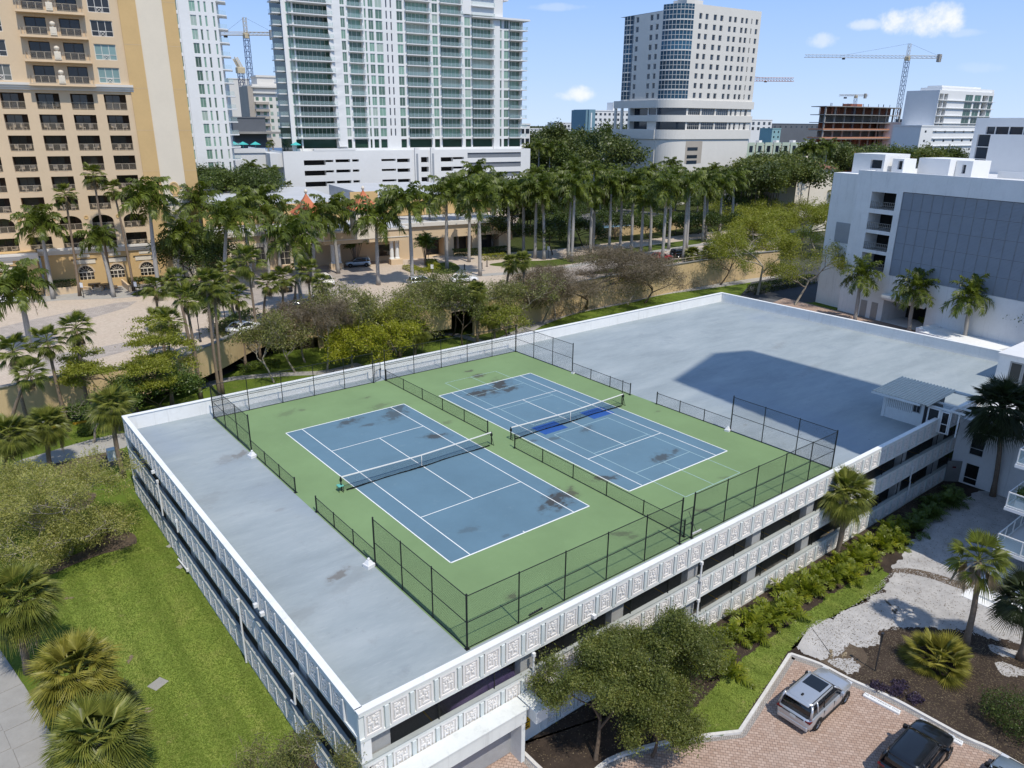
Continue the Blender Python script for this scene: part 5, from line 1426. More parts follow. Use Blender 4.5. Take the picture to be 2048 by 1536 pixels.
def arc_floor(R, cx, cy, a0, a1, n, h):
    mb = MB()
    for i in range(n):
        t0, t1 = a0+(a1-a0)*i/n, a0+(a1-a0)*(i+1)/n
        p, q = [(cx+R*math.cos(t), cy+R*math.sin(t)) for t in (t0, t1)]
        mb.quad((*p, 0), (*q, 0), (*q, h), (*p, h), 0)
        d = np.array(q)-np.array(p); d /= np.linalg.norm(d); nn = np.array([d[1], -d[0]])*.12
        o = np.array(p); mb.poly([(o[0]+nn[0], o[1]+nn[1], 0), (o[0]+nn[0]+d[0]*.11, o[1]+nn[1]+d[1]*.11, 0), (o[0]+nn[0]+d[0]*.11, o[1]+nn[1]+d[1]*.11, h), (o[0]+nn[0], o[1]+nn[1], h)], 1)
        for z0, z1 in ((0, .38), (1.55, 1.66)):
            mb.quad((p[0]+nn[0], p[1]+nn[1], z0), (q[0]+nn[0], q[1]+nn[1], z0), (q[0]+nn[0], q[1]+nn[1], z1), (p[0]+nn[0], p[1]+nn[1], z1), 1)
    return mb.mesh('glass_floor', ['glass_blue', 'bldg_offwhite'])
af = arc_floor(R, -.5, R, PI, 1.5*PI, 9, 2.84)
for i in range(9): link('glass_floor', af, ct, (0, 0, 36.75+2.84*i))
link('glass_floor', af, ct, (0, 0, 62.3), None, (1, 1, .6))
af2 = arc_floor(5.5, -2.0, R+13.3, PI*1.0, PI*1.38, 6, 2.84)
for i in range(9): link('glass_floor', af2, ct, (0, 4, 36.75+2.84*i), None)
def arcwall(z0, z1, rr, m='beige_tower', name='round_wall', a0=PI, a1=1.5*PI):
    mb = MB(); n = 12
    rings = []
    P_ = [(-.5+rr*math.cos(a0+(a1-a0)*i/n), R+rr*math.sin(a0+(a1-a0)*i/n)) for i in range(n+1)]
    for (p, q) in zip(P_[:-1], P_[1:]): mb.quad((*p, z0), (*q, z0), (*q, z1), (*p, z1))
    mb.poly([(*p, z1) for p in P_]+[(-.5, R, z1)])
    link(name, mb.mesh(name, m), ct)
arcwall(34.42, 36.74, R+.5); arcwall(30.25, 32.25, R+.4); arcwall(25.0, 27.85, R+.4); arcwall(0, 24.98, R)
arcwall(32.2, 34.5, R, 'glass_navy', 'round_glass'); arcwall(27.8, 30.3, R, 'glass_navy', 'round_glass')
mb = MB().box(-.49, 30.1, -.5, 0, 34.42, 36.74).box(-.49, 30.0, -.4, 0, 30.25, 32.25).box(-.49, 30.0, -.4, 0, 25, 27.85)
link('band', mb.mesh('band', 'beige_tower'), ct)
mb = MB().box(-7.5, -7.01, R, R+21, 34.42, 36.74).box(-7.4, -7.01, R, R+13, 30.3, 32.2).box(-7.6, -6.9, R, R+21, 24.9, 27.8).box(-7.2, -7.0, R, R+21.5, 0, 24.89)
link('side_band', mb.mesh('side_band', 'beige_tower'), ct)
for y in (R+20.3, R+17, R+13.2): link('round_column', MB().lathe([(.5, 27.8), (.5, 34.4)], 10).mesh('round_column', 'beige_tower'), ct, (-7.0, y, 0))
mb = MB().box(.4, 7.8, -.05, .02, 17.5, 24.4); link('painted_recess', mb.mesh('painted_recess', 'beige_dark'), ct)  # flat panel; the dark of a recess is put into its colour
for z in (22.0, 19.6, 17.9): link('window', MB().box(1.2, 5.8, -.12, -.06, z-.5, z+.5).mesh('window', 'glass_navy'), ct)
mb = MB().quad((-7, 6, 62.4), (29.6, 0, 64.1), (29.6, 27, 64.1), (-7, 27, 62.4)).box(2, 9, 6, 12, 64.0, 66.3).box(-2, 1.5, 2, 6, 63, 65.8)
link('roof', mb.mesh('roof', 'beige_tower'), ct)
# ---- white tower behind the hotel
WP, WTf = frame(400, 300, 178, -8)
wt = thing('white_tower', 'slender white tower with narrow green windows behind the hotel', 'tower', (WP[0], WP[1], 0), rad(-8))
wz = [55.1-2.925*i for i in range(-3, 13)]
wcs = [(-1.9, -1.1), (1.45, 2.75), (3.35, 3.85), (4.62, 5.12), (6.35, 6.8)]
mb = MB(); holewall(mb, -8, 7.3, 0, 66, [(a, b, z-2.25, z, .2) for z in wz for a, b in wcs], .2, 0, 0, 1)
mb.quad((7.3, 0, 0), (9.5, 9, 0), (9.5, 9, 66), (7.3, 0, 66)).box(-.9, 1.2, -.25, -.005, 0, 66)
link('wall', mb.mesh('wall', ['bldg_white', 'glass_green_dark']), wt)
bs = MB().prism([(0, .2), (2.4, 1.2), (3.4, 6), (.6, 6)], -.12, .12).mesh('balcony_slab', 'bldg_white')
br_ = MB().quad((.1, .25, .15), (2.3, 1.25, .15), (2.3, 1.25, 1.1), (.1, .25, 1.1)).quad((2.3, 1.25, .15), (3.3, 6, .15), (3.3, 6, 1.1), (2.3, 1.25, 1.1)).mesh('balcony_rail', 'glass_rail')
for z in wz:
    for a, b in wcs: link('window', window_mesh(b-a, 2.25, 2 if b-a > 1 else 1, 1, 'glass_green', 'bldg_white', .06, .03), wt, (a, .16, z-2.25))
    o = link('balcony_slab', bs, wt, (7.3, 0, z-2.5)); link('balcony_rail', br_, o)
mb = MB().box(-12, 9, -6, 0, 12, 13.5).box(8, 11, -2, 4, 13, 18); link('terrace', mb.mesh('terrace', 'bldg_white'), wt)

# ---- far blocks, each with its windows
_bm = {}
def block(label, px0, px1, pyt, D, ang=-8, deep=14, m='bldg_white', rows=0, cols=0, ww=1.4, wh=1.5, fh=3.1, top=1.2, name='apartment_building', cat='building', wm='glass_navy', par=.5, side=None, gap=None, zb=-1):
    P, pl_ = frame(px0, pyt, D, ang)
    w = pl_(px1, pyt)[0]; z = P[2]
    t = thing(name, label, cat, (P[0], P[1], 0), rad(ang))
    mb = MB().box(0, w, 0, deep, zb, z, 0)
    mb.box(-.2, w+.2, -.2, .3, z, z+par, 0).box(-.2, .3, .31, deep, z, z+par, 0)
    if side: mb.quad((-.02, deep, zb), (-.02, 0, zb), (-.02, 0, z), (-.02, deep, z), 1)
    link('wall', mb.mesh('wall', [m, side or m]), t)
    if rows:
        k = (round(ww, 2), round(wh, 2), wm)
        if k not in _bm: _bm[k] = MB().box(0, ww, -.06, .02, 0, wh).mesh('window', wm)
        for r in range(rows):
            for c in range(cols):
                x = w*(c+.5)/cols-ww/2
                if gap and (c % gap == gap-1): continue
                link('window', _bm[k], t, (x, 0, z-top-fh*r-wh))
    return t, w, z
t, w, z = block('white apartment slab with small square windows and a blue end wall', 1188, 1276, 222, 430, -8, 16, 'bldg_white', 10, 10, 1.6, 1.3, 2.95, 1.0, side='bldg_blue')
mb = MB().box(-4.6, -.05, -1.5, 14, 0, z+.8).box(-6, -4.65, -.5, 14, 0, z+.5); link('end_wall', mb.mesh('end_wall', 'bldg_blue'), t)
link('stair_strip', MB().box(-3.2, -2.4, -1.62, -1.51, 2, z-1).mesh('stair_strip', 'bldg_white'), t)
link('lift_house', MB().box(16, 19.5, 3, 9, z, z+5).mesh('lift_house', 'bldg_white'), t)
block('long low white apartment block behind the trees, right of the condominium podium', 1058, 1182, 258, 470, -4, 12, 'bldg_white', 3, 17, 1.8, 1.5, 3.2, 1.2, gap=3)
block('pale modern apartment block with a dark roof, farther back', 1112, 1170, 246, 640, -10, 14, 'bldg_offwhite', 2, 8, 2, 2, 3.6, 1.5)
block('low white house right beside the podium, half hidden by trees', 1040, 1060, 250, 250, -8, 12, 'bldg_white', 2, 2)
block('white modern house with a dark upper floor, right of the beige tower', 1502, 1545, 240, 520, -6, 14, 'bldg_white', 2, 4, 2.4, 2, 3.4, 1.2)
block('low grey office roof line far behind the trees, right of the beige tower', 1545, 1640, 248, 600, -4, 14, 'bldg_slate', 1, 9, 2, 1.6)
block('small teal house beyond the trees', 1545, 1562, 258, 480, -6, 10, 'bldg_teal', 2, 2, 1.2, 1.2)
block('white house block right of the unfinished tower', 1806, 1836, 246, 420, -6, 14, 'bldg_white', 2, 3, 1.6, 2.2)
block('black and white modern block behind the unfinished tower', 1836, 1862, 240, 440, -6, 14, 'bldg_slate', 2, 3, 2.2, 2)
block('long white wall with horizontal slots at the foot of the glass balcony tower', 1843, 1990, 253, 300, -6, 12, 'bldg_white', 3, 8, 1.2, .8, 3.6, 1.5)
# beige blocks under construction at the left
t, w, z = block('beige apartment block with a stepped cornice at the foot of the left crane', 505, 585, 172, 330, -8, 20, 'beige_tower', 6, 6, 1.3, 1.5, 3.05, 4.5, wm='glass_green', par=.8)
mb = MB().box(-.6, w+2, -.8, 3, z-3, z-2.2).box(-.9, w+2, -1.2, 3, z-.6, z-.1).box(3, w, 4, 15, z+.8, z+4).box(2.6, w, 3.6, 15, z+4, z+4.8); link('cornice', mb.mesh('cornice', 'beige_tower'), t)
link('shaded_flank', MB().box(-2.5, -.3, -1, 16, 0, z).mesh('shaded_flank', 'beige_dark'), t)  # the flank's shade is put into a darker beige
sb = MB().box(0, 6, -1.6, 0, -.15, .9).mesh('balcony', 'beige_dark')
for r in range(6): link('balcony', sb, t, (.2, 0, z-7.4-3.05*r))
t, w, z = block('narrow beige tower half hidden behind the left white tower', 457, 497, 158, 380, -8, 14, 'beige_tower', 0, 0)
t, w, z = block('dark steel frame of a building site between the left towers', 464, 530, 236, 300, -8, 12, 'bldg_slate', 0, 0)
link('site_deck', MB().box(-2, 22, -4, 0, z-6, z-5.2).mesh('site_deck', 'raw_concrete'), t)
# glass balcony tower at the right
GP, GT_ = frame(1880, 182, 300, -6)
gt = thing('balcony_tower', 'white tower with deep balconies and green glass beyond the louvred garage', 'tower', (GP[0], GP[1], 0), rad(-6))
wg_ = GT_(1990, 182)[0]; zt = GP[2]
hs = [];
for r in range(7):
    z = zt-.9-2.95*r
    hs += [(.4, 3.3, z-2.3, z, 2.2), (3.8, 6.6, z-2.3, z, 2.2), (wg_*.47, wg_*.61, z-2.5, z, .2), (wg_*.64, wg_*.76, z-2.5, z, .2), (wg_*.79, wg_*.90, z-2.3, z, 2.0), (wg_*.91, wg_*.985, z-2.5, z, .2)]
mb = MB(); holewall(mb, 0, wg_, 0, zt+.4, hs, .2, 0, 0, 1)
mb.quad((wg_, 0, 0), (wg_, 14, 0), (wg_, 14, zt), (wg_, 0, zt)).quad((0, 14, 0), (0, 0, 0), (0, 0, zt+.4), (0, 14, zt+.4)).quad((0, 0, zt+.4), (wg_, 0, zt+.4), (wg_, 14, zt+.4), (0, 14, zt+.4)).box(3, wg_+1.5, 1, 10, zt+.41, zt+1.6).box(6, wg_-6, 3, 9, zt+1.6, zt+2.4)
link('wall', mb.mesh('wall', ['bldg_white', 'glass_green_dark']), gt)
for r in range(7):
    z = zt-.9-2.95*r
    link('balcony_slab', MB().box(.1, wg_+1.2, -.6, -.005, -.15, .05).mesh('balcony_slab', 'bldg_white') if r == 0 else bpy.data.meshes['balcony_slab.%03d' % 0] if False else _bs, gt, (0, 0, z-2.45)) if r else None
    if r == 0: _bs = MB().box(.1, wg_+1.2, -.6, -.005, -.15, .05).mesh('balcony_slab', 'bldg_white'); link('balcony_slab', _bs, gt, (0, 0, z-2.45))
    for a, b in ((.47, .61), (.64, .76), (.91, .985)): link('window', window_mesh(wg_*(b-a), 2.5, 2, 1, 'glass_green_dark', 'bldg_offwhite', .08, .03), gt, (wg_*a, .15, z-2.5))
# ---- concrete frame under construction
UP, UT = frame(1668, 212, 400, -6)
un = thing('unfinished_building', 'unfinished concrete frame building with open floors and red shoring', 'building site', (UP[0], UP[1], 0), rad(-6))
wu = UT(1808, 212)[0]; zu = UP[2]
def outline(k, g=0): return [(-5-g*.3, 1), (4, -2-g), (wu*.5, -4-g), (wu-6, -2-g), (wu+2+g, 3), (wu+2+g, 12), (-3-g*.3, 12)]
floors = [zu, zu-4.2, zu-8.2, zu-12.2, zu-16.6, zu-22.5]
for i, z in enumerate(floors):
    link('floor_slab', MB().prism(outline(i, 1.2 if i > 3 else 0), z-.35, z).mesh('floor_slab', 'raw_concrete'), un)
    if i >= 3: link('edge_net', MB().prism(outline(i, 1.25 if i > 3 else .1), z+.05, z+.75).mesh('edge_net', 'crane_orange'), un)
cu = MB().box(-.35, .35, -.35, .35, 0, 1).mesh('column', 'raw_concrete')
pr = MB().box(-.12, .12, -.12, .12, 0, 1).mesh('prop', 'formwork')
for i in range(len(floors)-1):
    z0, z1 = floors[i+1], floors[i]-.36
    for j in range(10): link('column', cu, un, (-4.2+j*(wu+4.5)/9, -.5+2.2*abs(j-4.5)/4.5, z0), None, (1, 1, z1-z0))
    for j in range(28 if i in (0, 4) else 0): link('prop', pr, un, (-2+random.random()*(wu+2), random.random()*9, z0), None, (1.4 if i == 4 else 1, 1, z1-z0))
    link('core_wall', MB().box(1, wu, 8, 9, 0, 1).mesh('core_wall', 'raw_concrete' if i % 2 else 'formwork'), un, (0, 0, z0), None, (1, 1, z1-z0))
for j in range(14): link('rebar', MB().box(-.1, .1, -.1, .1, 0, 1.6).mesh('rebar', 'dark_metal') if j == 0 else bpy.data.meshes['rebar'], un, (-3+j*(wu+3)/13, -1+random.random()*4, zu))
link('site_cabin', MB().cbox(20, 31, 4, 9, zu, zu+1.6).mesh('site_cabin', 'formwork'), un)
# ---- rowhouses and small houses
t, w, z = block('row of pale green and cream town houses with tall windows', 1492, 1644, 290, 285, -14, 10, 'hotel_cream', 0, 0, name='town_houses', par=.3)
for i in range(9):
    x = w*(i+.5)/9
    link('bay', MB().box(x-w/22, x+w/22, -.5, -.005, 2, z+.9).mesh('bay', 'bldg_sage'), t)
    link('window', MB().box(x-.8, x+.8, -.6, -.505, z-2.6, z-.3).mesh('window', 'glass_navy'), t)
    link('window', MB().box(x-.6, x+.6, -.6, -.505, z-6.2, z-4.2).mesh('window', 'glass_navy'), t)
    if i % 2 == 0: link('chimney', MB().box(x-1.8, x-.4, 3, 5, z, z+1.6).mesh('chimney', 'bldg_white'), t)
def house(px, py, D, w, d, h, rh, label, wm, rm, ang=-6, base=0):
    P = ad(px, py, D); z = P[2]
    t = thing('house', label, 'house', (P[0], P[1], 0), rad(ang))
    link('wall', MB().box(-w/2, w/2, -d/2, d/2, 0, z-rh).mesh('wall', wm), t)
    o = .8
    mb = MB().loft([[(-w/2-o, -d/2-o, z-rh), (w/2+o, -d/2-o, z-rh), (w/2+o, d/2+o, z-rh), (-w/2-o, d/2+o, z-rh)], [(-w/2+d/2, -.1, z), (w/2-d/2, -.1, z), (w/2-d/2, .1, z), (-w/2+d/2, .1, z)]])
    r = link('roof', mb.mesh('roof', rm), t)
    link('chimney', MB().box(-1, -.2, -d*.2, -d*.2+.8, z-rh*.6, z+.9).mesh('chimney', wm), r)
    for i in range(max(2, int(w/3.5))): link('window', MB().box(-.6, .6, -.06, .02, 0, 1.4).mesh('window', 'glass_navy') if 'house_w' not in _bm else _bm['house_w'], t, (-w/2+1.5+3.2*i, -d/2, z-rh-2.4))
house(1603, 318, 215, 16, 11, 8, 2.6, 'house with a brown hipped tile roof behind the palms', 'hotel_cream', 'roof_brown')
house(1678, 296, 300, 15, 10, 8, 2.2, 'pink house with a red tile roof below the unfinished building', 'roof_orange', 'roof_orange')
house(1175, 320, 320, 18, 14, 9, 3.6, 'yellow house with a white hipped roof among the trees', 'kerb_yellow', 'roof_white')
house(1860, 306, 270, 20, 12, 6, 1.5, 'low house with an orange tile roof left of the white garage roof', 'hotel_cream', 'roof_orange')

# ---- tower cranes
def lattice(mb, a, b, w, n, m=0, r=.09, tri=False):
    a, b = Vector(a), Vector(b); d = (b-a).normalized()
    u = Vector((0, 0, 1)).cross(d) if abs(d.z) < .9 else Vector((1, 0, 0)); u.normalize(); v = d.cross(u)
    cs = [u*(-w/2)+v*(-w/2), u*(w/2)+v*(-w/2)]+([v*(w*.5)] if tri else [u*(w/2)+v*(w/2), u*(-w/2)+v*(w/2)])
    for c in cs: mb.tube([a+c, b+c], r, 4, m)
    for i in range(n):
        p, q = a+(b-a)*(i/n), a+(b-a)*((i+1)/n)
        for j in range(len(cs)):
            c0, c1 = cs[j], cs[(j+1) % len(cs)]
            mb.tube([p+c0, q+c1], r*.65, 3, m, False); mb.tube([p+c0, p+c1], r*.65, 3, m, False)
def crane(label, D, base, slew, apex, jib, ctr, mm='crane_blue', jm='crane_white', k=1.0):
    S = ad(*slew, D); t = thing('tower_crane', label, 'tower crane', (S[0], S[1], 0))
    o = Vector((S[0], S[1], 0))
    mb = MB(); lattice(mb, (0, 0, 0), (0, 0, S[2]), 2.2*k, int(S[2]/2.4), 0, .13*k); link('mast', mb.mesh('mast', mm), t)
    A = Vector((0, 0, ad(*apex, D)[2]))
    J = Vector(ad(*jib, D))-o; K = Vector(ad(*ctr, D))-o; J.z = K.z = S[2]+.6
    mb = MB(); lattice(mb, (0, 0, S[2]), A, 1.4*k, 4, 0, .1*k); link('apex', mb.mesh('apex', jm), t)
    mb = MB(); lattice(mb, (0, 0, S[2]+.6), J, 1.5*k, 26, 0, .09*k, True); link('jib', mb.mesh('jib', jm), t)
    mb = MB(); lattice(mb, (0, 0, S[2]+.6), K, 1.3*k, 7, 0, .12*k); link('counter_jib', mb.mesh('counter_jib', jm), t)
    d = (K-Vector((0, 0, K.z))).normalized()
    c = K-d*1.5
    link('counterweight', MB().cbox(c.x-1.4*k, c.x+1.4*k, c.y-.8*k, c.y+.8*k, K.z-2.6*k, K.z+1.6*k, .1).mesh('counterweight', 'raw_concrete'), t)
    link('cab', MB().cbox(-1.2*k, 1.2*k, -1.2*k, 1.2*k, S[2]-1.4*k, S[2]+.8*k, .15).mesh('cab', 'crane_yellow'), t)
    mb = MB().tube([A, J*.66+Vector((0, 0, .34*(S[2]+1)))*1.0], .05*k, 3).tube([A, K], .05*k, 3); link('tie_rod', mb.mesh('tie_rod', 'dark_metal'), t)
    h = Vector((0, 0, S[2]))+(J-Vector((0, 0, S[2])))*.62
    link('trolley', MB().box(h.x-.8, h.x+.8, h.y-.5, h.y+.5, h.z-1.5, h.z-.7).mesh('trolley', 'dark_metal'), t)
crane('tall blue masted tower crane over the unfinished building, long jib to the left', 430, (1793, 210), (1815, 116), (1823, 88), (1608, 124), (1884, 113))
crane('blue masted tower crane between the left white tower and the condominium tower', 350, (500, 165), (492, 70), (494, 36), (425, 62), (552, 72), jm='crane_yellow')
crane('small tower crane on top of the unfinished building', 408, (1712, 206), (1712, 193), (1714, 189), (1678, 193), (1736, 192), k=.6)
crane('orange tower crane mostly hidden behind the beige tower, only its jib showing', 470, (1440, 150), (1440, 160), (1440, 140), (1588, 154), (1400, 163), 'crane_orange', 'crane_orange', 1.4)
S = ad(481, 142, 345)
t = thing('luffing_crane', 'short luffing crane with a raised yellow boom beside the beige block', 'crane', (S[0], S[1], 0))
mb = MB(); lattice(mb, (0, 0, 0), (0, 0, S[2]), 2.2, int(S[2]/2.4), 0, .15); link('mast', mb.mesh('mast', 'crane_blue'), t)
E_ = Vector(ad(470, 116, 345))-Vector((S[0], S[1], 0))
mb = MB(); lattice(mb, (.5, 0, S[2]+.5), E_, 1.6, 6, 0, .2); link('boom', mb.mesh('boom', 'crane_yellow'), t)
link('cab', MB().cbox(-1.8, 1.8, -1.5, 1.5, S[2]-1, S[2]+1.6, .2).mesh('cab', 'crane_yellow'), t)
# ------------------------------------------------------------------ plants
rng = np.random.default_rng(11)
FH_ = np.array([DD[0], DD[1]])/np.hypot(DD[0], DD[1])          # level direction of view
def upright(px, py, base):
    """point of a line of sight in the upright plane through base that faces the viewer"""
    d = ray(px, py); t = ((np.array(base[:2])-CAM[:2])@FH_)/(d[:2]@FH_)
    return CAM+t*d

def pinnate(L=3.4, rise=.75, droop=1.6, n=26, ll=.75, lw=.045, seed=0, curl=.55, twist=0.0):
    """feather frond along +x: V, F (quads)"""
    r = np.random.default_rng(seed)
    s = np.linspace(0, 1, 60)
    ang = rise-droop*s**1.35
    x = np.concatenate([[0], np.cumsum(np.cos(ang[:-1]))/59*L]); z = np.concatenate([[0], np.cumsum(np.sin(ang[:-1]))/59*L])
    V = []; F = []
    # midrib: three sided
    idx = np.linspace(0, 59, 9).astype(int)
    w = .05*(1-s*.85)
    for k, i in enumerate(idx):
        V += [(x[i], -w[i], z[i]), (x[i], w[i], z[i]), (x[i], 0, z[i]-w[i]*1.3)]
        if k:
            b = 3*(k-1)
            for j in range(3): F.append((b+j, b+(j+1) % 3, b+3+(j+1) % 3, b+3+j))
    for i in range(n):
        u = .14+.86*(i+.5)/n; k = int(u*59)
        a = ang[k]; T = np.array([math.cos(a), 0, math.sin(a)]); U = np.array([-math.sin(a), 0, math.cos(a)])
        ln = ll*(math.sin(PI*min(1, .12+u*.80))**.7)*(1-.25*max(0, u-.75)*4*.5)
        for sd in (-1, 1):
            lift = r.normal(.25, .38)
            d = T*(.45+.35*u)+np.array([0, sd, 0])*.95+U*lift; d /= np.linalg.norm(d)
            c = np.array([x[k], 0, z[k]])
            m = c+d*ln*.5; e = c+d*ln*.98+np.array([0, 0, -1])*ln*curl*r.uniform(.5, 1.2)
            q = np.cross(d, U if abs(lift) < .8 else T); q = T*.8+q*.2; q = q/np.linalg.norm(q)*lw
            b = len(V)
            V += [tuple(c-q*.5), tuple(c+q*.5), tuple(m+q), tuple(m-q), tuple(e+q*.15), tuple(e-q*.15)]
            F += [(b, b+1, b+2, b+3), (b+3, b+2, b+4, b+5)]
    return np.array(V), np.array(F)
def fan(pet=1.0, R=.95, n=24, rise=.6, droop=.55, span=2.45, seed=0, fold=.05, split=.5, hang=0.0):
    """fan leaf on a stalk along +x"""
    r = np.random.default_rng(seed)
    V = []; F = []
    a = rise
    pts = [np.array([pet*t*math.cos(a-.35*t), 0, pet*t*math.sin(a-.35*t)]) for t in (0, .5, 1)]
    for k, p in enumerate(pts):
        w = .028
        V += [tuple(p+np.array([0, -w, 0])), tuple(p+np.array([0, w, 0])), tuple(p+np.array([0, 0, -w*1.4]))]
        if k:
            b = 3*(k-1)
            for j in range(3): F.append((b+j, b+(j+1) % 3, b+3+(j+1) % 3, b+3+j))
    h = pts[2]; al = a-.35-hang
    T = np.array([math.cos(al), 0, math.sin(al)]); S = np.array([0, 1, 0]); U = np.array([-math.sin(al), 0, math.cos(al)])
    for i in range(n):
        t0 = -span/2+span*i/n; t1 = t0+span/n; tm = (t0+t1)/2
        ln = R*(1-.22*(abs(tm)/(span/2))**2)*r.uniform(.9, 1.06)
        def P(t, rad_, up): return h+(T*math.cos(t*1.15)+S*math.sin(t*1.15))*rad_*ln+U*up
        dr = droop*r.uniform(.7, 1.3)
        dn = np.array([0, 0, -1])
        b = len(V)
        V += [tuple(h), tuple(P(t0, split, 0)+dn*dr*.10), tuple(P(tm, split, fold)+dn*dr*.10), tuple(P(t1, split, 0)+dn*dr*.10), tuple(P(tm, 1.0, 0)+dn*dr*ln*.55)]
        F += [(b, b+1, b+2, b+2), (b, b+2, b+3, b+3), (b+1, b+4, b+2, b+2), (b+2, b+4, b+3, b+3)]
    return np.array(V), np.array(F)
def fixtri(F):
    return F
def vfmesh(name, V, F, m):
    me = bpy.data.meshes.new(name)
    me.from_pydata([tuple(v) for v in V], [], [tuple(f) if f[2] != f[3] else tuple(f[:3]) for f in F.tolist()])
    me.materials.append(MT[m]); me.update()
    return me
def rot(V, az, el=0.0, roll=0.0, s=1.0):
    ce, se = math.cos(el), math.sin(el); ca, sa = math.cos(az), math.sin(az)
    V = V*s
    X = V[:, 0]*ce-V[:, 2]*se; Z = V[:, 0]*se+V[:, 2]*ce; Y = V[:, 1]
    return np.stack([X*ca-Y*sa, X*sa+Y*ca, Z], 1)
# frond families: a few shapes each, shared by all palms of the kind
FR = {}
def family(key, mt, shapes):
    FR[key] = [(vfmesh('frond', V, F, mt), V, F) for V, F in shapes]
royal_shapes = [pinnate(3.5, r_, d_, 28, .98, .095, i, .65) for i, (r_, d_) in enumerate(((1.35, 1.3), (1.05, 1.5), (.75, 1.6), (.45, 1.6), (.1, 1.5), (-.25, 1.1)))]
family('royal', 'leaf_royal', royal_shapes)
coco_shapes = [pinnate(3.1, r_, d_, 26, .85, .08, 20+i, .5) for i, (r_, d_) in enumerate(((1.4, 1.0), (1.05, 1.3), (.7, 1.6), (.35, 1.7), (-.05, 1.5)))]
family('foxtail', 'leaf_royal', coco_shapes)
areca_shapes = [pinnate(1.7, r_, d_, 17, .50, .055, 40+i, .25) for i, (r_, d_) in enumerate(((1.5, .9), (1.25, 1.2), (1.0, 1.5), (.8, 1.5)))]
family('areca', 'leaf_areca', areca_shapes)
family('areca_dark', 'leaf_hedge', areca_shapes)
wash_shapes = [fan(.95, 1.05, 20, r_, d_, 2.5, 60+i, split=.6) for i, (r_, d_) in enumerate(((1.35, .25), (.95, .4), (.5, .6), (.1, .8), (-.35, 1.0)))]
family('wash', 'leaf_fan', wash_shapes)
sab_shapes = [fan(.85, 1.1, 30, r_, d_, 2.7, 80+i, split=.5) for i, (r_, d_) in enumerate(((1.35, .35), (1.0, .5), (.6, .7), (.2, .9), (-.3, 1.05)))]
family('sabal', 'leaf_sabal', sab_shapes)
family('sabal_yellow', 'leaf_sabal_yellow', sab_shapes)
family('sabal_dark', 'leaf_sabal_dark', sab_shapes)
dead_shapes = [fan(1.0, .85, 18, -.7, 1.2, 1.6, 100+i, hang=.7) for i in range(3)]
family('dead', 'leaf_dead', dead_shapes)
palmetto = [fan(.75, .75, 20, r_, .25, 2.1, 120+i) for i, r_ in enumerate((1.3, 1.0, .7, .4))]
family('palmetto', 'leaf_sabal_yellow', palmetto)
spike = [pinnate(1.1, 1.1, .7, 3, .1, .02, 140, .1)]

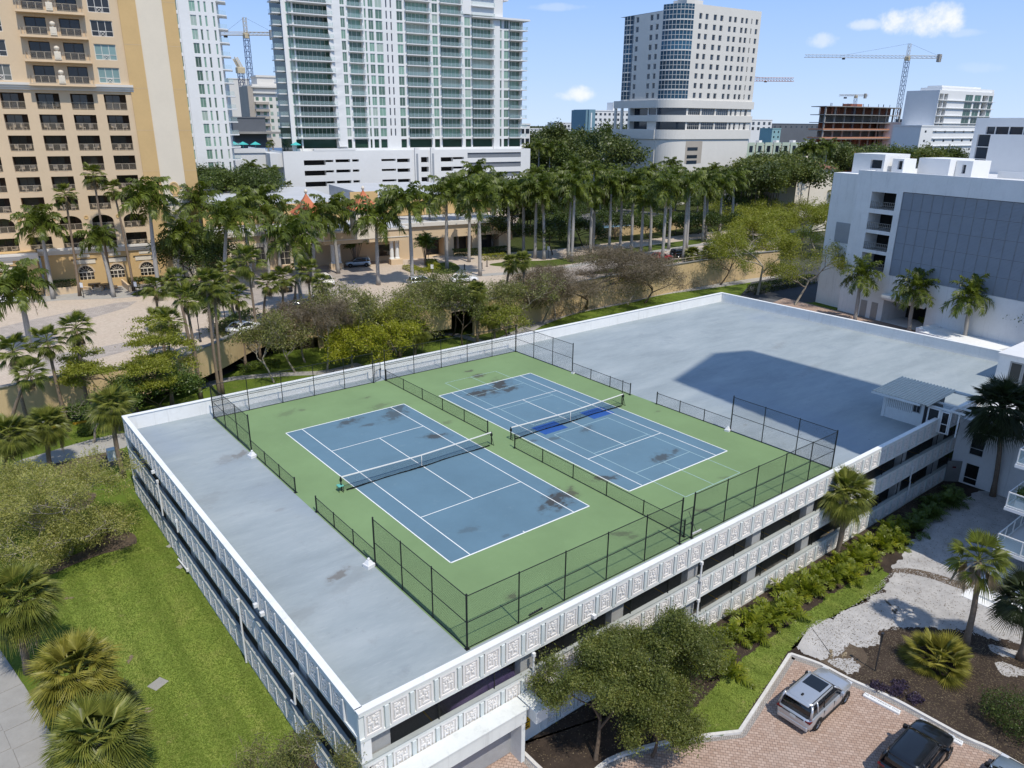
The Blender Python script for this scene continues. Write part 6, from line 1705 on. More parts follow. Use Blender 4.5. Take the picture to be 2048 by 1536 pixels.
def trunk_mesh(pts, radii, m, n=8, flare=True):
    return MB().tube(pts, radii, n).mesh('trunk', m, True)
def bend(p0, p1, n=6, sag=.0, side=0.0):
    p0, p1 = Vector(p0), Vector(p1); d = p1-p0
    sd = Vector((d.y, -d.x, 0)); sd = sd.normalized() if sd.length > 1e-6 else Vector((1, 0, 0))
    out = []
    for i in range(n+1):
        t = i/n; p = p0+d*t
        # stays plumb near the top, leans below
        out.append(p+sd*side*math.sin(PI*t)+Vector((d.x, d.y, 0))*(-.18*math.sin(PI*t)))
    return out
def palm(kind, base, top, label, s=1.0, group=None, cat='palm tree', nf=None, seed=None, name='palm_tree', fam=None):
    """base and top are points in the place; trunk, crownshaft and every frond are parts"""
    r = np.random.default_rng(seed if seed is not None else int(abs(base[0]*31+base[1]*17+top[2]*7)*10))
    b = np.array(base, float); h = np.array(top, float)-b
    t = thing(name, label, cat, tuple(b), 0, group)
    hh = Vector(h)
    if kind == 'royal':
        s *= 1.16; R0 = .28*min(1.15, .75+s*.25)
        pts = bend((0, 0, 0), hh*.88, 8, side=r.normal(0, .12))
        link('trunk', trunk_mesh(pts, [R0*1.25, R0*1.05, R0*.95, R0*1.0, R0*1.02, R0*.95, R0*.85, R0*.75, R0*.66], 'trunk_grey'), t)
        p = pts[-1]
        link('crownshaft', MB().tube([p, p+(hh-p)*.5, hh], [R0*.72, R0*.62, R0*.30], 8).mesh('crownshaft', 'crownshaft', True), t)
        nf = (nf or int(r.integers(16, 20)))+3; fam = fam or 'royal'
        plan = [(i % 6) for i in range(nf)]
        plan = [0]+[min(5, int(5.6*((i+.5)/(nf-1))**.85)) for i in range(nf-1)]
    elif kind == 'wash':
        R0 = .19
        pts = bend((0, 0, 0), hh*.99, 8, side=r.normal(0, .25))
        link('trunk', trunk_mesh(pts, [R0*1.5]+[R0*(1.05-.4*i/8) for i in range(1, 9)], 'trunk_palm'), t)
        nf = nf or int(r.integers(26, 32)); fam = fam or 'wash'
        plan = [min(4, int(5*((i+.5)/nf))) for i in range(nf)]
    else:
        R0 = .2
        pts = bend((0, 0, 0), hh*.97, 6, side=r.normal(0, .15))
        link('trunk', trunk_mesh(pts, [R0*1.35]+[R0*(1.0-.12*i/6) for i in range(1, 6)]+[R0*.95], 'trunk_palm'), t)
        nf = int((nf or int(r.integers(34, 42)))*1.45); fam = fam or 'sabal'
        plan = [min(4, int(5*((i+.5)/nf)**.9)) for i in range(nf)]
    ga = 2.39996
    for i, k in enumerate(plan):
        f = fam
        if kind == 'royal' and i == nf-1 and r.random() < .5: f = 'royal_dead'
        if kind == 'wash' and i >= nf-3: f = 'dead'
        if kind == 'sabal' and i >= nf-5 and fam != 'sabal_dark': f = 'dead'
        fl = FR[f]
        me = fl[min(k, len(fl)-1)][0] if f != 'dead' else fl[i % 3][0]
        off = Vector((0, 0, -.06*k*s)) if kind != 'royal' else Vector((0, 0, -.05*k))
        link('dead_frond' if 'dead' in f else 'frond', me, t, hh+off, (r.normal(0, .12), r.normal(0, .10), i*ga+r.normal(0, .2)), s*r.uniform(.88, 1.1))
    if kind == 'wash':
        link('dead_skirt', skirt_me, t, hh+Vector((0, 0, -.3*s)), r.uniform(0, 6), s)
    return t
family('royal_dead', 'leaf_dead', [pinnate(3.0, -.7, .9, 22, .5, .05, 300, .8)])
# old leaves hanging below a fan palm crown
V_, F_, o_ = [], [], 0
for i in range(9):
    v, f = fan(.5, .8, 10, -.9, 1.2, 1.2, 200+i, hang=.55); v = rot(v, i*.7+.2, 0, 0, .8); v[:, 2] -= .1*(i % 3)
    V_.append(v); F_.append(f+o_); o_ += len(v)
skirt_me = vfmesh('dead_skirt', np.concatenate(V_), np.concatenate(F_), 'leaf_dead')
def crown_mesh(fam, nf, seed, mt, s=1.0):
    r = np.random.default_rng(seed); Vs, Fs, o = [], [], 0
    for i in range(nf):
        fl = FR[fam]; k = min(len(fl)-1, int(len(fl)*((i+.5)/nf)))
        v = rot(fl[k][1], i*2.39996+r.normal(0, .2), r.normal(0, .1), 0, s*r.uniform(.85, 1.1))
        Vs.append(v); Fs.append(fl[k][2]+o); o += len(v)
    return vfmesh('crown', np.concatenate(Vs), np.concatenate(Fs), mt)
far_crowns = [crown_mesh('royal', 16, s_, 'leaf_royal') for s_ in range(4)]
far_fans = [crown_mesh('wash', 22, 9+s_, 'leaf_fan') for s_ in range(2)]
far_trunk = MB().tube([(0, 0, 0), (0, 0, .3), (0, 0, .7), (0, 0, 1)], [.3, .26, .25, .15], 6).mesh('trunk', 'trunk_grey', True)
def far_palm(p, h, label, s=1.0, fanp=False, group=None):
    t = thing('palm_tree', label, 'palm tree', (p[0], p[1], p[2]), 0, group)
    link('trunk', far_trunk, t, (0, 0, 0), random.random()*6, (1, 1, h-.4))
    link('crown', (far_fans if fanp else far_crowns)[random.randrange(2 if fanp else 4)], t, (random.random()*.6-.3, 0, h-.4), random.random()*6.28, s*(.9+.25*random.random()))

# ---- broadleaf trees
def leaf_quads(C, l, w, r, up=.35):
    n = len(C)
    a = r.normal(size=(n, 3)); a /= np.linalg.norm(a, axis=1)[:, None]
    nn = r.normal(size=(n, 3)); nn[:, 2] += up*2; nn /= np.linalg.norm(nn, axis=1)[:, None]
    b = np.cross(nn, a); b /= (np.linalg.norm(b, axis=1)[:, None]+1e-9)
    a = np.cross(b, nn)
    k = r.uniform(.65, 1.3, (n, 1))
    a = a*l*k; b = b*w*k
    V = np.stack([C-a, C+b-a*.15, C+a, C-b-a*.15], 1).reshape(-1, 3)
    return V, np.arange(4*n).reshape(n, 4)
def grow(r, base, h, R, levels=4, split=3, ht=.28, spread=.75, wob=.12, flat=.0, rad0=.16):
    """limbs as polylines; returns limbs and twig points inside a crown of radius R and height h"""
    limbs = []; tips = []
    def rec(p, d, ln, rr, lv):
        pts = [p]; rs = [rr]; q = p.copy(); dd = d.copy(); n = 4
        for i in range(n):
            dd = dd+r.normal(0, wob, 3); dd[2] += .03; dd /= np.linalg.norm(dd)
            q = q+dd*ln/n; pts.append(q.copy()); rs.append(rr*(1-.42*(i+1)/n))
        limbs.append((pts, rs))
        if lv <= 1:
            for u in (.3, .55, .8, 1.0): tips.append(pts[0]+(pts[-1]-pts[0])*u if u < 1 else pts[-1])
            return
        k = split+(1 if r.random() < .35 else 0)
        ph = r.uniform(0, 6.28)
        for j in range(k):
            a = ph+2*PI*j/k+r.normal(0, .35); sp = spread*r.uniform(.65, 1.3)
            ax = np.cross(dd, [0, 0, 1.0]); ax = ax/np.linalg.norm(ax) if np.linalg.norm(ax) > .05 else np.array([1.0, 0, 0])
            bx = np.cross(dd, ax)
            nd = dd*math.cos(sp)+(ax*math.cos(a)+bx*math.sin(a))*math.sin(sp)
            nd[2] = nd[2]*(1-flat)+.12; nd /= np.linalg.norm(nd)
            st = pts[-1] if j else pts[-1]
            if j >= 2: st = pts[-2]
            rec(st.copy(), nd, ln*r.uniform(.62, .85), rr*.56, lv-1)
    rec(np.array(base, float), np.array([r.normal(0, .06), r.normal(0, .06), 1.0]), ht, rad0, levels)
    allp = np.array(tips)
    # fit into the wanted crown
    mn, mx = allp.min(0), allp.max(0)
    cx = (mn+mx)/2
    sx = 2*R/max(mx[0]-mn[0], .01); sy = 2*R/max(mx[1]-mn[1], .01); sz = h*.97/mx[2]
    def fit(p): p = np.array(p); return np.array([(p[0]-cx[0])*sx*min(1, p[2]/max(ht, 1e-6)) if p[2] < ht else (p[0]-cx[0])*sx, (p[1]-cx[1])*sy*min(1, p[2]/max(ht, 1e-6)) if p[2] < ht else (p[1]-cx[1])*sy, p[2]*sz])
    limbs = [([fit(p) for p in ps], rs) for ps, rs in limbs]
    return limbs, np.array([fit(p) for p in tips])
def tree(base, h, R, label, m='leaf_oak', bark='trunk_brown', n=7000, leaf=(.10, .05), puff=.42, seed=1, levels=4, split=3, ht=.26, spread=.75, flat=0.0, rad0=.14, low=.0, group=None, cat='tree', name='tree', up=.35, tiers=0, wob=.12, twigs=0):
    r = np.random.default_rng(seed)
    limbs, tips = grow(r, (0, 0, 0), h, R, levels, split, ht, spread, wob, flat, .05)
    t = thing(name, label, cat, tuple(base), 0, group)
    mb = MB()
    for ps, rs in limbs:
        k = rad0/.05
        if rs[0]*k > .008: mb.tube(ps, [max(.006, q*k) for q in rs], 6 if rs[0]*k > .05 else 4, cap=False)
    link('trunk', mb.mesh('trunk', bark, True), t)
    if n:
        if tiers:
            tz = np.round(tips[:, 2]/h*tiers)/tiers*h; tips[:, 2] = tips[:, 2]*.25+tz*.75
        if low: tips = tips[tips[:, 2] > low*h]
        wt = r.random(len(tips))**.7+.15; wt /= wt.sum()
        c = tips[r.choice(len(tips), n, p=wt)]+r.normal(0, puff, (n, 3))*np.array([1, 1, .3 if tiers else .75])
        c = c[c[:, 2] > .05]
        V, F = leaf_quads(c, leaf[0], leaf[1], r, up)
        link('crown', npmesh('crown', V, F, m), t)
    if twigs:
        c = tips[r.choice(len(tips), twigs)]+r.normal(0, puff*.9, (twigs, 3)); c = c[c[:, 2] > .3]
        V, F = leaf_quads(c, .34, .018, r, .1); link('twigs', npmesh('twigs', V, F, 'leaf_brown'), t, kind='stuff')
    return t
def shrub(base, sx, sy, sz, label, m='leaf_hedge', n=1500, leaf=(.09, .045), seed=1, rz=0.0, boxy=False, cat='shrub', name='shrub', group=None):
    r = np.random.default_rng(seed)
    if boxy: c = r.uniform(-1, 1, (n, 3)); k = r.integers(0, 3, n); sgn = np.where(r.random(n) < .5, -1, 1); c[np.arange(n), k] = np.where((k == 2), 1, sgn)*r.uniform(.82, 1.05, n)
    else:
        c = r.normal(size=(n, 3)); c /= np.linalg.norm(c, axis=1)[:, None]; c *= r.uniform(.55, 1.08, (n, 1))
        lob = 1+.22*np.sin(c[:, :1]*5+seed)*np.sin(c[:, 1:2]*4+seed*2); c *= lob
    c[:, 2] = c[:, 2]*.5+.5
    V, F = leaf_quads(c*np.array([sx, sy, sz]), leaf[0], leaf[1], r, .4)
    t = link(name, npmesh(name, V, F, m), None, tuple(base), rz, None, label, cat, group)
    return t
def hedge(pts, w, h, z, label, m='leaf_hedge', dens=190, seed=3, leaf=(.10, .055), cat='hedge', name='hedge', group=None):
    r = np.random.default_rng(seed); Cs = []
    for a, b in zip(pts[:-1], pts[1:]):
        a, b = np.array(a[:2], float), np.array(b[:2], float); L = np.linalg.norm(b-a); d = (b-a)/L; nrm = np.array([-d[1], d[0]])
        n = int(L*(w+2*h)*dens*.5)
        u = r.uniform(0, L, n); side = r.random(n); v = r.uniform(-w/2, w/2, n); zz = r.uniform(0, h, n)
        top = side < w/(w+2*h)
        zz = np.where(top, h*r.uniform(.88, 1.06, n), zz); v = np.where(top, v, np.where(r.random(n) < .5, -w/2, w/2)+r.normal(0, .06, n))
        p = a+d*u[:, None]+nrm*v[:, None]
        Cs.append(np.column_stack([p, zz+z]))
    C_ = np.concatenate(Cs); o = C_.mean(0); o[2] = z
    V, F = leaf_quads(C_-o, leaf[0], leaf[1], r, .3)
    return link(name, npmesh(name, V, F, m), None, tuple(o), None, None, label, cat, group)
# ------------------------------------------------------------------ palms, each where it stands
def royal(bpx, bz, cpx, label, s=1.0, group=None, kind='royal', **kw):
    b = at(*bpx, bz); c = upright(cpx[0], cpx[1], b)
    return palm(kind, b, c, label, s, group, **kw)
G1 = 'royal palms on the hotel plaza'
for a in (
    ((107, 598), (80, 448), 'royal palm with pale trunk by the hotel wall at the left, beside the planter', 1.0),
    ((228, 594), (197, 478), 'shorter royal palm on the plaza sidewalk in front of the arched windows', .85),
    ((322, 601), (297, 400), 'tall royal palm before the hotel corner, its crown over the tan end bay', 1.15),
    ((60, 700), (36, 575), 'royal palm with bright new leaf near the left border, on the near plaza side', 1.0),
    ((412, 560), (398, 408), 'royal palm just right of the tan end bay of the hotel', 1.1),
    ((505, 575), (487, 420), 'royal palm of the thick clump right of the hotel corner, left one', 1.2),
    ((540, 560), (517, 412), 'royal palm of the thick clump right of the hotel corner, right one', 1.15),
    ((605, 618), (584, 478), 'royal palm in front of the left orange roof turret', 1.25),
    ((677, 547), (663, 430), 'royal palm left of the white entrance columns', 1.2),
    ((757, 570), (752, 437), 'royal palm in the middle of the entrance drive', 1.25),
    ((825, 570), (818, 405), 'royal palm right of the entrance canopy, with yellow old leaf', 1.15),
    ((425, 676), (422, 600), 'royal palm with a whitewashed trunk at the plaza edge', .75),
    ((862, 505), (858, 405), 'royal palm behind the flower bed right of the entrance', .95),
    ((894, 538), (893, 388), 'royal palm left of the lime hedge', 1.15),
    ((938, 524), (940, 400), 'royal palm directly left of the lime hedge end', 1.05),
    ((960, 552), (957, 395), 'tall royal palm in front of the lime hedge', 1.2),
    ((1018, 517), (1017, 392), 'royal palm before the colonnade at the end of the hotel wing', 1.15),
    ((1047, 508), (1046, 380), 'royal palm right of the colonnade, left of a pair', 1.05),
    ((1070, 517), (1073, 378), 'royal palm right of the colonnade, right of a pair', 1.15),
    ((1088, 519), (1086, 392), 'royal palm at the end of the colonnade lawn', 1.0),
    ((360, 590), (362, 470), 'royal palm in the hotel garden behind the yellow leaved tree', .95),
    ((455, 600), (452, 440), 'royal palm over the broad dark garden tree', 1.1),
    ((560, 540), (556, 430), 'royal palm between the thick clump and the left turret', 1.05),
    ((628, 560), (630, 440), 'royal palm right of the left orange turret', 1.05),
    ((710, 530), (706, 425), 'royal palm over the feather palm at the entrance columns', 1.0),
    ((790, 505), (786, 400), 'royal palm behind the entrance canopy', .95),
    ((915, 505), (916, 375), 'royal palm behind the lime hedge, left', 1.05),
    ((985, 500), (986, 372), 'royal palm behind the lime hedge, right', 1.05),
    ((950, 470), (952, 352), 'tall royal palm rising above the wing roof at its right end', 1.25),
    ):
    royal(a[0], PZ, a[1], a[2], a[3], G1)
G2 = 'double row of royal palms along the drive'
row = [((1136, 518), (1142, 388)), ((1143, 524), (1150, 372)), ((1180, 507), (1184, 382)), ((1186, 500), (1190, 395)), ((1218, 506), (1223, 372)), ((1240, 503), (1244, 378)), ((1262, 504), (1266, 368)),
       ((1281, 517), (1287, 398)), ((1300, 502), (1303, 378)), ((1324, 526), (1333, 378)), ((1337, 499), (1343, 362)), ((1366, 522), (1376, 372)), ((1373, 497), (1380, 365)), ((1405, 483), (1411, 368)), ((1411, 476), (1416, 380)),
       ((1438, 478), (1444, 372)), ((1462, 470), (1468, 358))]
ORD = 'first second third fourth fifth sixth seventh eighth ninth tenth eleventh twelfth thirteenth fourteenth fifteenth sixteenth seventeenth eighteenth nineteenth twentieth'.split()
for i, (b, c) in enumerate(row):
    royal(b, PZ, c, ORD[i]+' royal palm from the left in the dense double row along the drive', 1.05, G2, nf=15)
G3 = 'royal palms in the street right of the garage'
royal((1709, 642), 0, (1722, 552), 'palm nearest the two grey doors of the white garage', 1.0, G3, fam='foxtail', nf=18)
royal((1818, 662), 0, (1833, 578), 'palm before the dark entry of the white garage', 1.05, G3, fam='foxtail', nf=20)
royal((1928, 690), 0, (1942, 592), 'palm with a thick trunk right of the dark garage entry', 1.1, G3, fam='foxtail', nf=17)
royal((2040, 665), 0, (2052, 590), 'palm at the right border in front of the louvred screen', .8, G3, fam='foxtail', nf=14)
# fan palms, slender
G4 = 'slender fan palms'
for bpx, bz, cpx, lab, s in (
    ((226, 586), PZ, (186, 348), 'tallest slender fan palm, curved trunk, in front of the hotel balconies', 1.0),
    ((268, 582), PZ, (226, 376), 'slender fan palm second tallest in front of the hotel, beside the tallest', .95),
    ((160, 592), PZ, (130, 388), 'slender fan palm before the hotel with its crown over the sixth balcony row', .95),
    ((187, 850), 0, (152, 655), 'slender fan palm at the tan wall, left of the tiered green tree', .95),
    ((138, 862), 0, (94, 680), 'slender fan palm at the tan wall, second from the left', .95),
    ((68, 880), 0, (26, 700), 'bushy fan palm at the tan wall, leftmost', 1.05),
    ((330, 712), PZ, (316, 638), 'short dark fan palm on the plaza above the tan wall', .9),
    ((322, 668), PZ, (310, 572), 'slender fan palm on the plaza by the black lamp posts', .9),
    ((402, 797), 0, (370, 592), 'fan palm leaning over the tan wall right of the tiered tree', .95),
    ((446, 792), 0, (428, 572), 'twin fan palm at the wall bend, right one', 1.0),
    ((440, 795), 0, (412, 560), 'twin fan palm at the wall bend, left one', .9),
    ((492, 738), 0, (474, 590), 'fan palm with yellowing leaves at the column of the plaza', .95),
    ((522, 725), 0, (494, 520), 'big bright fan palm in front of the hotel wing windows', 1.25),
    ((570, 690), 0, (567, 555), 'fan palm below the parked dark car', 1.1),
    ((626, 694), 0, (616, 540), 'slender fan palm left of the white entrance columns, on the lower lawn', 1.0),
    ((409, 475), PZ, (410, 378), 'small fan palm against the grey roof right of the hotel, left one', .8),
    ((448, 470), PZ, (444, 385), 'small fan palm against the grey roof right of the hotel, right one', .8),
    ((548, 450), PZ, (546, 370), 'fan palm before the white podium, left of a pair', .85),
    ((578, 450), PZ, (576, 372), 'fan palm before the white podium, right of a pair', .85),
    ((766, 440), PZ, (764, 376), 'fan palm beside the right orange roof turret', .85),
    ((345, 812), 0, (338, 640), 'fan palm rising behind the tiered tree', .9),
    ((380, 690), PZ, (352, 560), 'fan palm on the plaza edge left of the leaning fan palm', .9),
    ((470, 640), PZ, (455, 540), 'fan palm on the plaza edge right of the twin fan palms', 1.0),
    ((528, 640), PZ, (536, 565), 'short fan palm beside the big bright one', .9),
    ((650, 640), PZ, (642, 565), 'fan palm by the parked van, left', .8),
    ((300, 560), PZ, (338, 420), 'leaning fan palm with its crown at the hotel corner', 1.0),
    ((590, 600), PZ, (600, 520), 'short bright fan palm left of the slender one at the entrance', .9),
    ((20, 900), 0, (60, 745), 'fan palm at the tan wall between the two leftmost', .9),
    ):
    royal(bpx, bz, cpx, lab, s, G4, kind='wash')
# cabbage palms
G5 = 'cabbage palms with round crowns'
for bpx, bz, cpx, lab, s, kw in (
    ((100, 935), 0, (95, 848), 'cabbage palm with a brown skirt beside the path at the left', 1.1, {}),
    ((248, 955), 0, (222, 810), 'cabbage palm with hanging yellow leaves at the far left corner of the garage', 1.1, {}),
    ((10, 960), 0, (18, 868), 'cabbage palm at the left border above the wispy tree', 1.15, {}),
    ((57, 1345), 0, (36, 1195), 'large cabbage palm over the sidewalk at the left border', 1.2, {}),
    ((150, 1475), 0, (150, 1345), 'yellow green cabbage palm in the lawn at the lower left', 1.2, {'fam': 'sabal_yellow', 'nf': 48}),
    ((210, 1610), 0, (196, 1480), 'cabbage palm at the bottom border, lower left', 1.25, {}),
    ((225, 1475), 0, (228, 1420), 'small dark cabbage palm tucked behind the yellow green one', .8, {'fam': 'sabal_dark'}),
    ((1672, 1116), .1, (1692, 985), 'cabbage palm standing at the garage front among the yellow palms', 1.1, {}),
    ((1985, 992), .1, (2004, 812), 'large dark cabbage palm in the shade at the annex', 1.45, {'fam': 'sabal_dark', 'nf': 50}),
    ((2040, 1318), .1, (2050, 1195), 'cabbage palm at the right border beside the steps', .95, {'fam': 'sabal_dark'}),
    ((1012, 585), PZ, (1022, 525), 'small cabbage palm at the plaza edge in front of the colonnade lawn', .9, {}),
    ((1050, 590), PZ, (1045, 520), 'small cabbage palm at the plaza edge, right of another', .85, {}),
    ((955, 690), 0, (955, 580), 'cabbage palm below the plaza bridge behind the back fence', .9, {}),
    ((800, 715), 0, (803, 650), 'cabbage palm behind the back fence, left of a pair', 1.0, {}),
    ((830, 712), 0, (836, 660), 'cabbage palm behind the back fence, right of a pair', 1.05, {}),
    ((990, 690), 0, (985, 630), 'low cabbage palm behind the back fence near the path', 1.0, {}),
    ((1376, 570), 0, (1385, 508), 'cabbage palm against the tan wall, left of a pair', 1.0, {}),
    ((1402, 568), 0, (1418, 505), 'cabbage palm against the tan wall, right of a pair', 1.0, {}),
    ):
    royal(bpx, bz, cpx, lab, s, G5, kind='sabal', **kw)
# fan palm with drying leaves by the steps
b = at(1930, 1290, .1); c = upright(1958, 1118, b)
t = palm('wash', b, c, 'fan palm with many dry tan leaves on a bent trunk before the white steps', .95, 'slender fan palms', nf=24)
for i in range(9):
    link('dead_frond', FR['dead'][i % 3][0], t, Vector(c-b)+Vector((0, 0, -.15)), (random.random()*.3, -.75+random.random()*.5, i*.75+.3), .95)
# spiky fan clump in the mulch
b = at(1872, 1330, .1)
t = thing('palmetto', 'wide spiky yellow green palmetto in the mulch bed', 'shrub', tuple(b))
for i in range(44):
    k = min(3, i*4//44)
    link('frond', FR['palmetto'][k][0], t, (random.gauss(0, .12), random.gauss(0, .12), .25), (random.gauss(0, .1), random.gauss(0, .1), i*2.39996), 1.25+.3*random.random())
# yellow green areca palms in the bed along the garage front
G6 = 'areca palms in the bed along the garage front'
for i in range(32):
    x = 7.3+i*1.18+random.gauss(0, .25); y = -10.15+random.gauss(0, .3)
    if i % 3 == 0: y -= .75
    t = thing('areca_palm', ((ORD[i]+' bushy yellow areca palm in the garage bed, counted from the front trees') if i < 16 else (ORD[31-i]+' bushy areca palm in the garage bed, counted from the shaded annex end')), 'palm', (x, y, .1), 0, G6)
    s = random.uniform(.62, 1.0)
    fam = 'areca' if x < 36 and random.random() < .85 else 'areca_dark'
    for k in range(16):
        me = FR[fam][min(3, k*4//16)][0]
        link('frond', me, t, (random.gauss(0, .12), random.gauss(0, .12), .0), (random.gauss(0, .12), random.gauss(0, .12), k*2.39996+random.gauss(0, .2)), s*random.uniform(.85, 1.15))
# clumping feather palms at the hotel
def clump(bpx, bz, top, label, n=9, s=1.0, fam='areca_dark'):
    b = at(*bpx, bz); c = upright(*top, b); h = (c-b)[2]
    t = thing('clumping_palm', label, 'palm', tuple(b), 0, 'clumping palms at the hotel')
    for i in range(n):
        a = random.random()*6.28; r_ = random.random()*.5; e = Vector((math.cos(a)*(r_+h*.12*random.random()*2), math.sin(a)*(r_+h*.12*random.random()*2), h*random.uniform(.6, 1)))
        link('stem', MB().tube([(math.cos(a)*r_*.6, math.sin(a)*r_*.6, 0), e*.5, e], .06, 5).mesh('stem', 'trunk_palm'), t)
        for k in range(7): link('frond', FR[fam][k % 4][0], t, e, (random.gauss(0, .2), random.gauss(0, .2), k*2.39996+i), s*random.uniform(.9, 1.3))
clump((128, 572), PZ, (118, 490), 'multi stemmed feather palm in the planter beside the hotel pavilion', 12, 1.3)
clump((712, 532), PZ, (714, 478), 'multi stemmed feather palm left of the entrance columns', 9, 1.3)
clump((852, 530), PZ, (850, 482), 'multi stemmed feather palm in the round bed right of the entrance', 9, 1.2)
# palms farther off, one crown each
random.seed(21)
G7 = 'distant royal palms behind the double row'
n = 0
for i in range(70):
    px = 1065+i*8.4+random.gauss(0, 4); base = at(px, 455-.035*(px-1075)+random.gauss(0, 12), 0)
    py = 352+random.gauss(0, 9)+(14 if px > 1450 else 0)
    c = upright(px+4, py, base)
    far_palm((base[0], base[1], 0), c[2], 'royal palm in the distant green mass of palms left of the white garage', 1.1, False, G7)
for i in range(10):
    px = 1120+random.random()*500; base = at(px, 405+random.gauss(0, 8), 0); c = upright(px, 345+random.gauss(0, 8), base)
    far_palm((base[0], base[1], 0), c[2], 'royal palm in the distant green mass of palms left of the white garage', 1.1, False, G7)
for i, (px, py, pb) in enumerate(((1290, 335, 420), (1305, 345, 420), (1326, 350, 420), (1062, 345, 420))):
    base = at(px, pb, 0); c = upright(px, py, base); far_palm((base[0], base[1], 0), c[2], ('left', 'middle', 'right', 'separate far left')[i]+' fan palm in front of the foot of the beige tower', 1.4, True, 'fan palms below the beige tower')
for i, (px, py) in enumerate(((676, 270), (684, 284), (536, 290), (545, 285), (575, 286))):
    p = ad(px, py, 206); p2 = p.copy(); p2[2] = 21.6
    far_palm(p2, max(1.6, p[2]-21.6+.4), ORD[i]+' small palm on the podium terrace of the white condominium tower', .5, i > 1, 'palms on the podium terrace')
for i, px in enumerate((430, 448, 470, 500, 520, 545)):
    p = ad(px, 345+random.gauss(0, 6), 185); p2 = p.copy(); p2[2] = 6
    far_palm(p2, p[2]-6, ORD[i]+' palm from the left between the hotel and the white podium', .8, False, 'palms between the hotel and the podium')
for i, (px, py) in enumerate(((1617, 292), (1630, 296), (1655, 292), (1608, 300))):
    p = ad(px, py, 230); far_palm((p[0], p[1], 0), p[2], ('leftmost', 'middle left', 'rightmost', 'lowest')[i]+' palm before the green and cream town houses', 1.0, False, 'palms by the town houses')
for i, (px, py) in enumerate(((1058, 300), (1078, 292), (1100, 300), (1121, 296))):
    p = ad(px, py, 250); far_palm((p[0], p[1], 0), p[2], ORD[i]+' tall pale trunked palm from the left, right of the white podium', 1.0, False, 'palms right of the white podium')
# ------------------------------------------------------------------ trees and shrubs
def tr(bpx, bz, toppy, wpx, label, **kw):
    b = at(*bpx, bz); D = depth(b); R = wpx/2*D/FOC
    c = upright(bpx[0], toppy, b); h = (c-b)[2]
    return tree(b, h, R, label, **kw)
# the pair of dense small trees at the garage front
tree((.7, -11.4, .1), 6.4, 2.5, 'dense olive green tree in front of the garage, nearest the roller door', m='leaf_oak', n=62000, leaf=(.058, .024), puff=.25, seed=5, levels=5, split=3, ht=.2, spread=.6, rad0=.13, low=.06)
tree((4.6, -11.2, .1), 6.6, 2.8, 'dense olive green tree in front of the garage, farther from the roller door', m='leaf_oak', n=64000, leaf=(.058, .024), puff=.26, seed=8, levels=5, split=3, ht=.2, spread=.6, rad0=.13, low=.05)
tree((3.0, -13.0, .1), 4.2, 2.1, 'low bright green bush tree between the two front trees and the kerb', m='leaf_oak', n=40000, leaf=(.058, .024), puff=.26, seed=9, levels=4, split=4, ht=.16, spread=.7, rad0=.09, low=.1)
tree((7.6, -11.6, .1), 4.6, 1.7, 'thin bright tree right of the front trees, before the yellow palms', m='leaf_oak', n=15000, leaf=(.058, .024), puff=.4, seed=10, levels=5, split=3, ht=.2, spread=.6, rad0=.07, low=.1)
tree((-12.0, -7.3, 0), 5.9, 2.0, 'thin olive tree at the near left corner of the garage, cut by the bottom border', m='leaf_olive', n=15000, leaf=(.06, .02), puff=.26, twigs=500, seed=12, levels=5, ht=.2, spread=.7, rad0=.08, bark='bark_pale')
tree((-13.6, -5.4, 0), 4.3, 1.5, 'low olive bush on the lawn at the bottom border', m='leaf_olive', n=8000, leaf=(.06, .02), puff=.26, twigs=300, seed=13, levels=4, ht=.15, spread=.8, rad0=.05, bark='bark_pale')
# wispy tree in the left lawn
tr((140, 1110), 0, 925, 330, 'wide wispy yellow green tree with bare grey limbs in the left lawn', m='leaf_wispy', bark='bark_pale', n=36000, leaf=(.085, .028), puff=.28, seed=22, levels=6, split=3, ht=.12, spread=.85, flat=.25, rad0=.15, wob=.22)
tr((20, 1060), 0, 915, 230, 'wispy yellow green tree at the left border behind the wide one', m='leaf_wispy', bark='bark_pale', n=20000, leaf=(.085, .028), puff=.28, seed=23, levels=6, split=3, ht=.12, spread=.85, flat=.25, rad0=.12, wob=.22)
tr((187, 885), 0, 800, 90, 'small crooked tree with a few leaves beside the path', m='leaf_hedge', bark='bark_pale', n=1600, leaf=(.1, .05), puff=.3, seed=24, levels=4, ht=.3, spread=.7, rad0=.14, wob=.2)
tr((190, 1090), 0, 985, 170, 'low wispy yellow green bush under the wide wispy tree', m='leaf_wispy', bark='bark_pale', n=8000, leaf=(.085, .028), puff=.28, seed=25, levels=5, split=3, ht=.1, spread=.9, flat=.3, rad0=.07, wob=.25)
tr((60, 1150), 0, 1000, 220, 'wispy pale bush at the left border above the large cabbage palm', m='leaf_wispy', bark='bark_pale', n=9000, leaf=(.085, .028), puff=.28, seed=26, levels=5, split=3, ht=.1, spread=.9, flat=.3, rad0=.07, wob=.25)
# tiered green tree and its neighbours before the tan wall
tr((285, 840), 0, 645, 235, 'tiered bright green tree with flat layers of foliage before the tan wall', m='leaf_bright', n=30000, leaf=(.12, .05), puff=.42, seed=31, levels=5, split=3, ht=.25, spread=.85, flat=.55, rad0=.16, tiers=6, low=.15)
tr((325, 850), 0, 745, 150, 'dark dense small tree under the tiered green tree', m='leaf_hedge', n=16000, leaf=(.13, .06), puff=.5, seed=32, levels=4, ht=.2, spread=.8, rad0=.12)
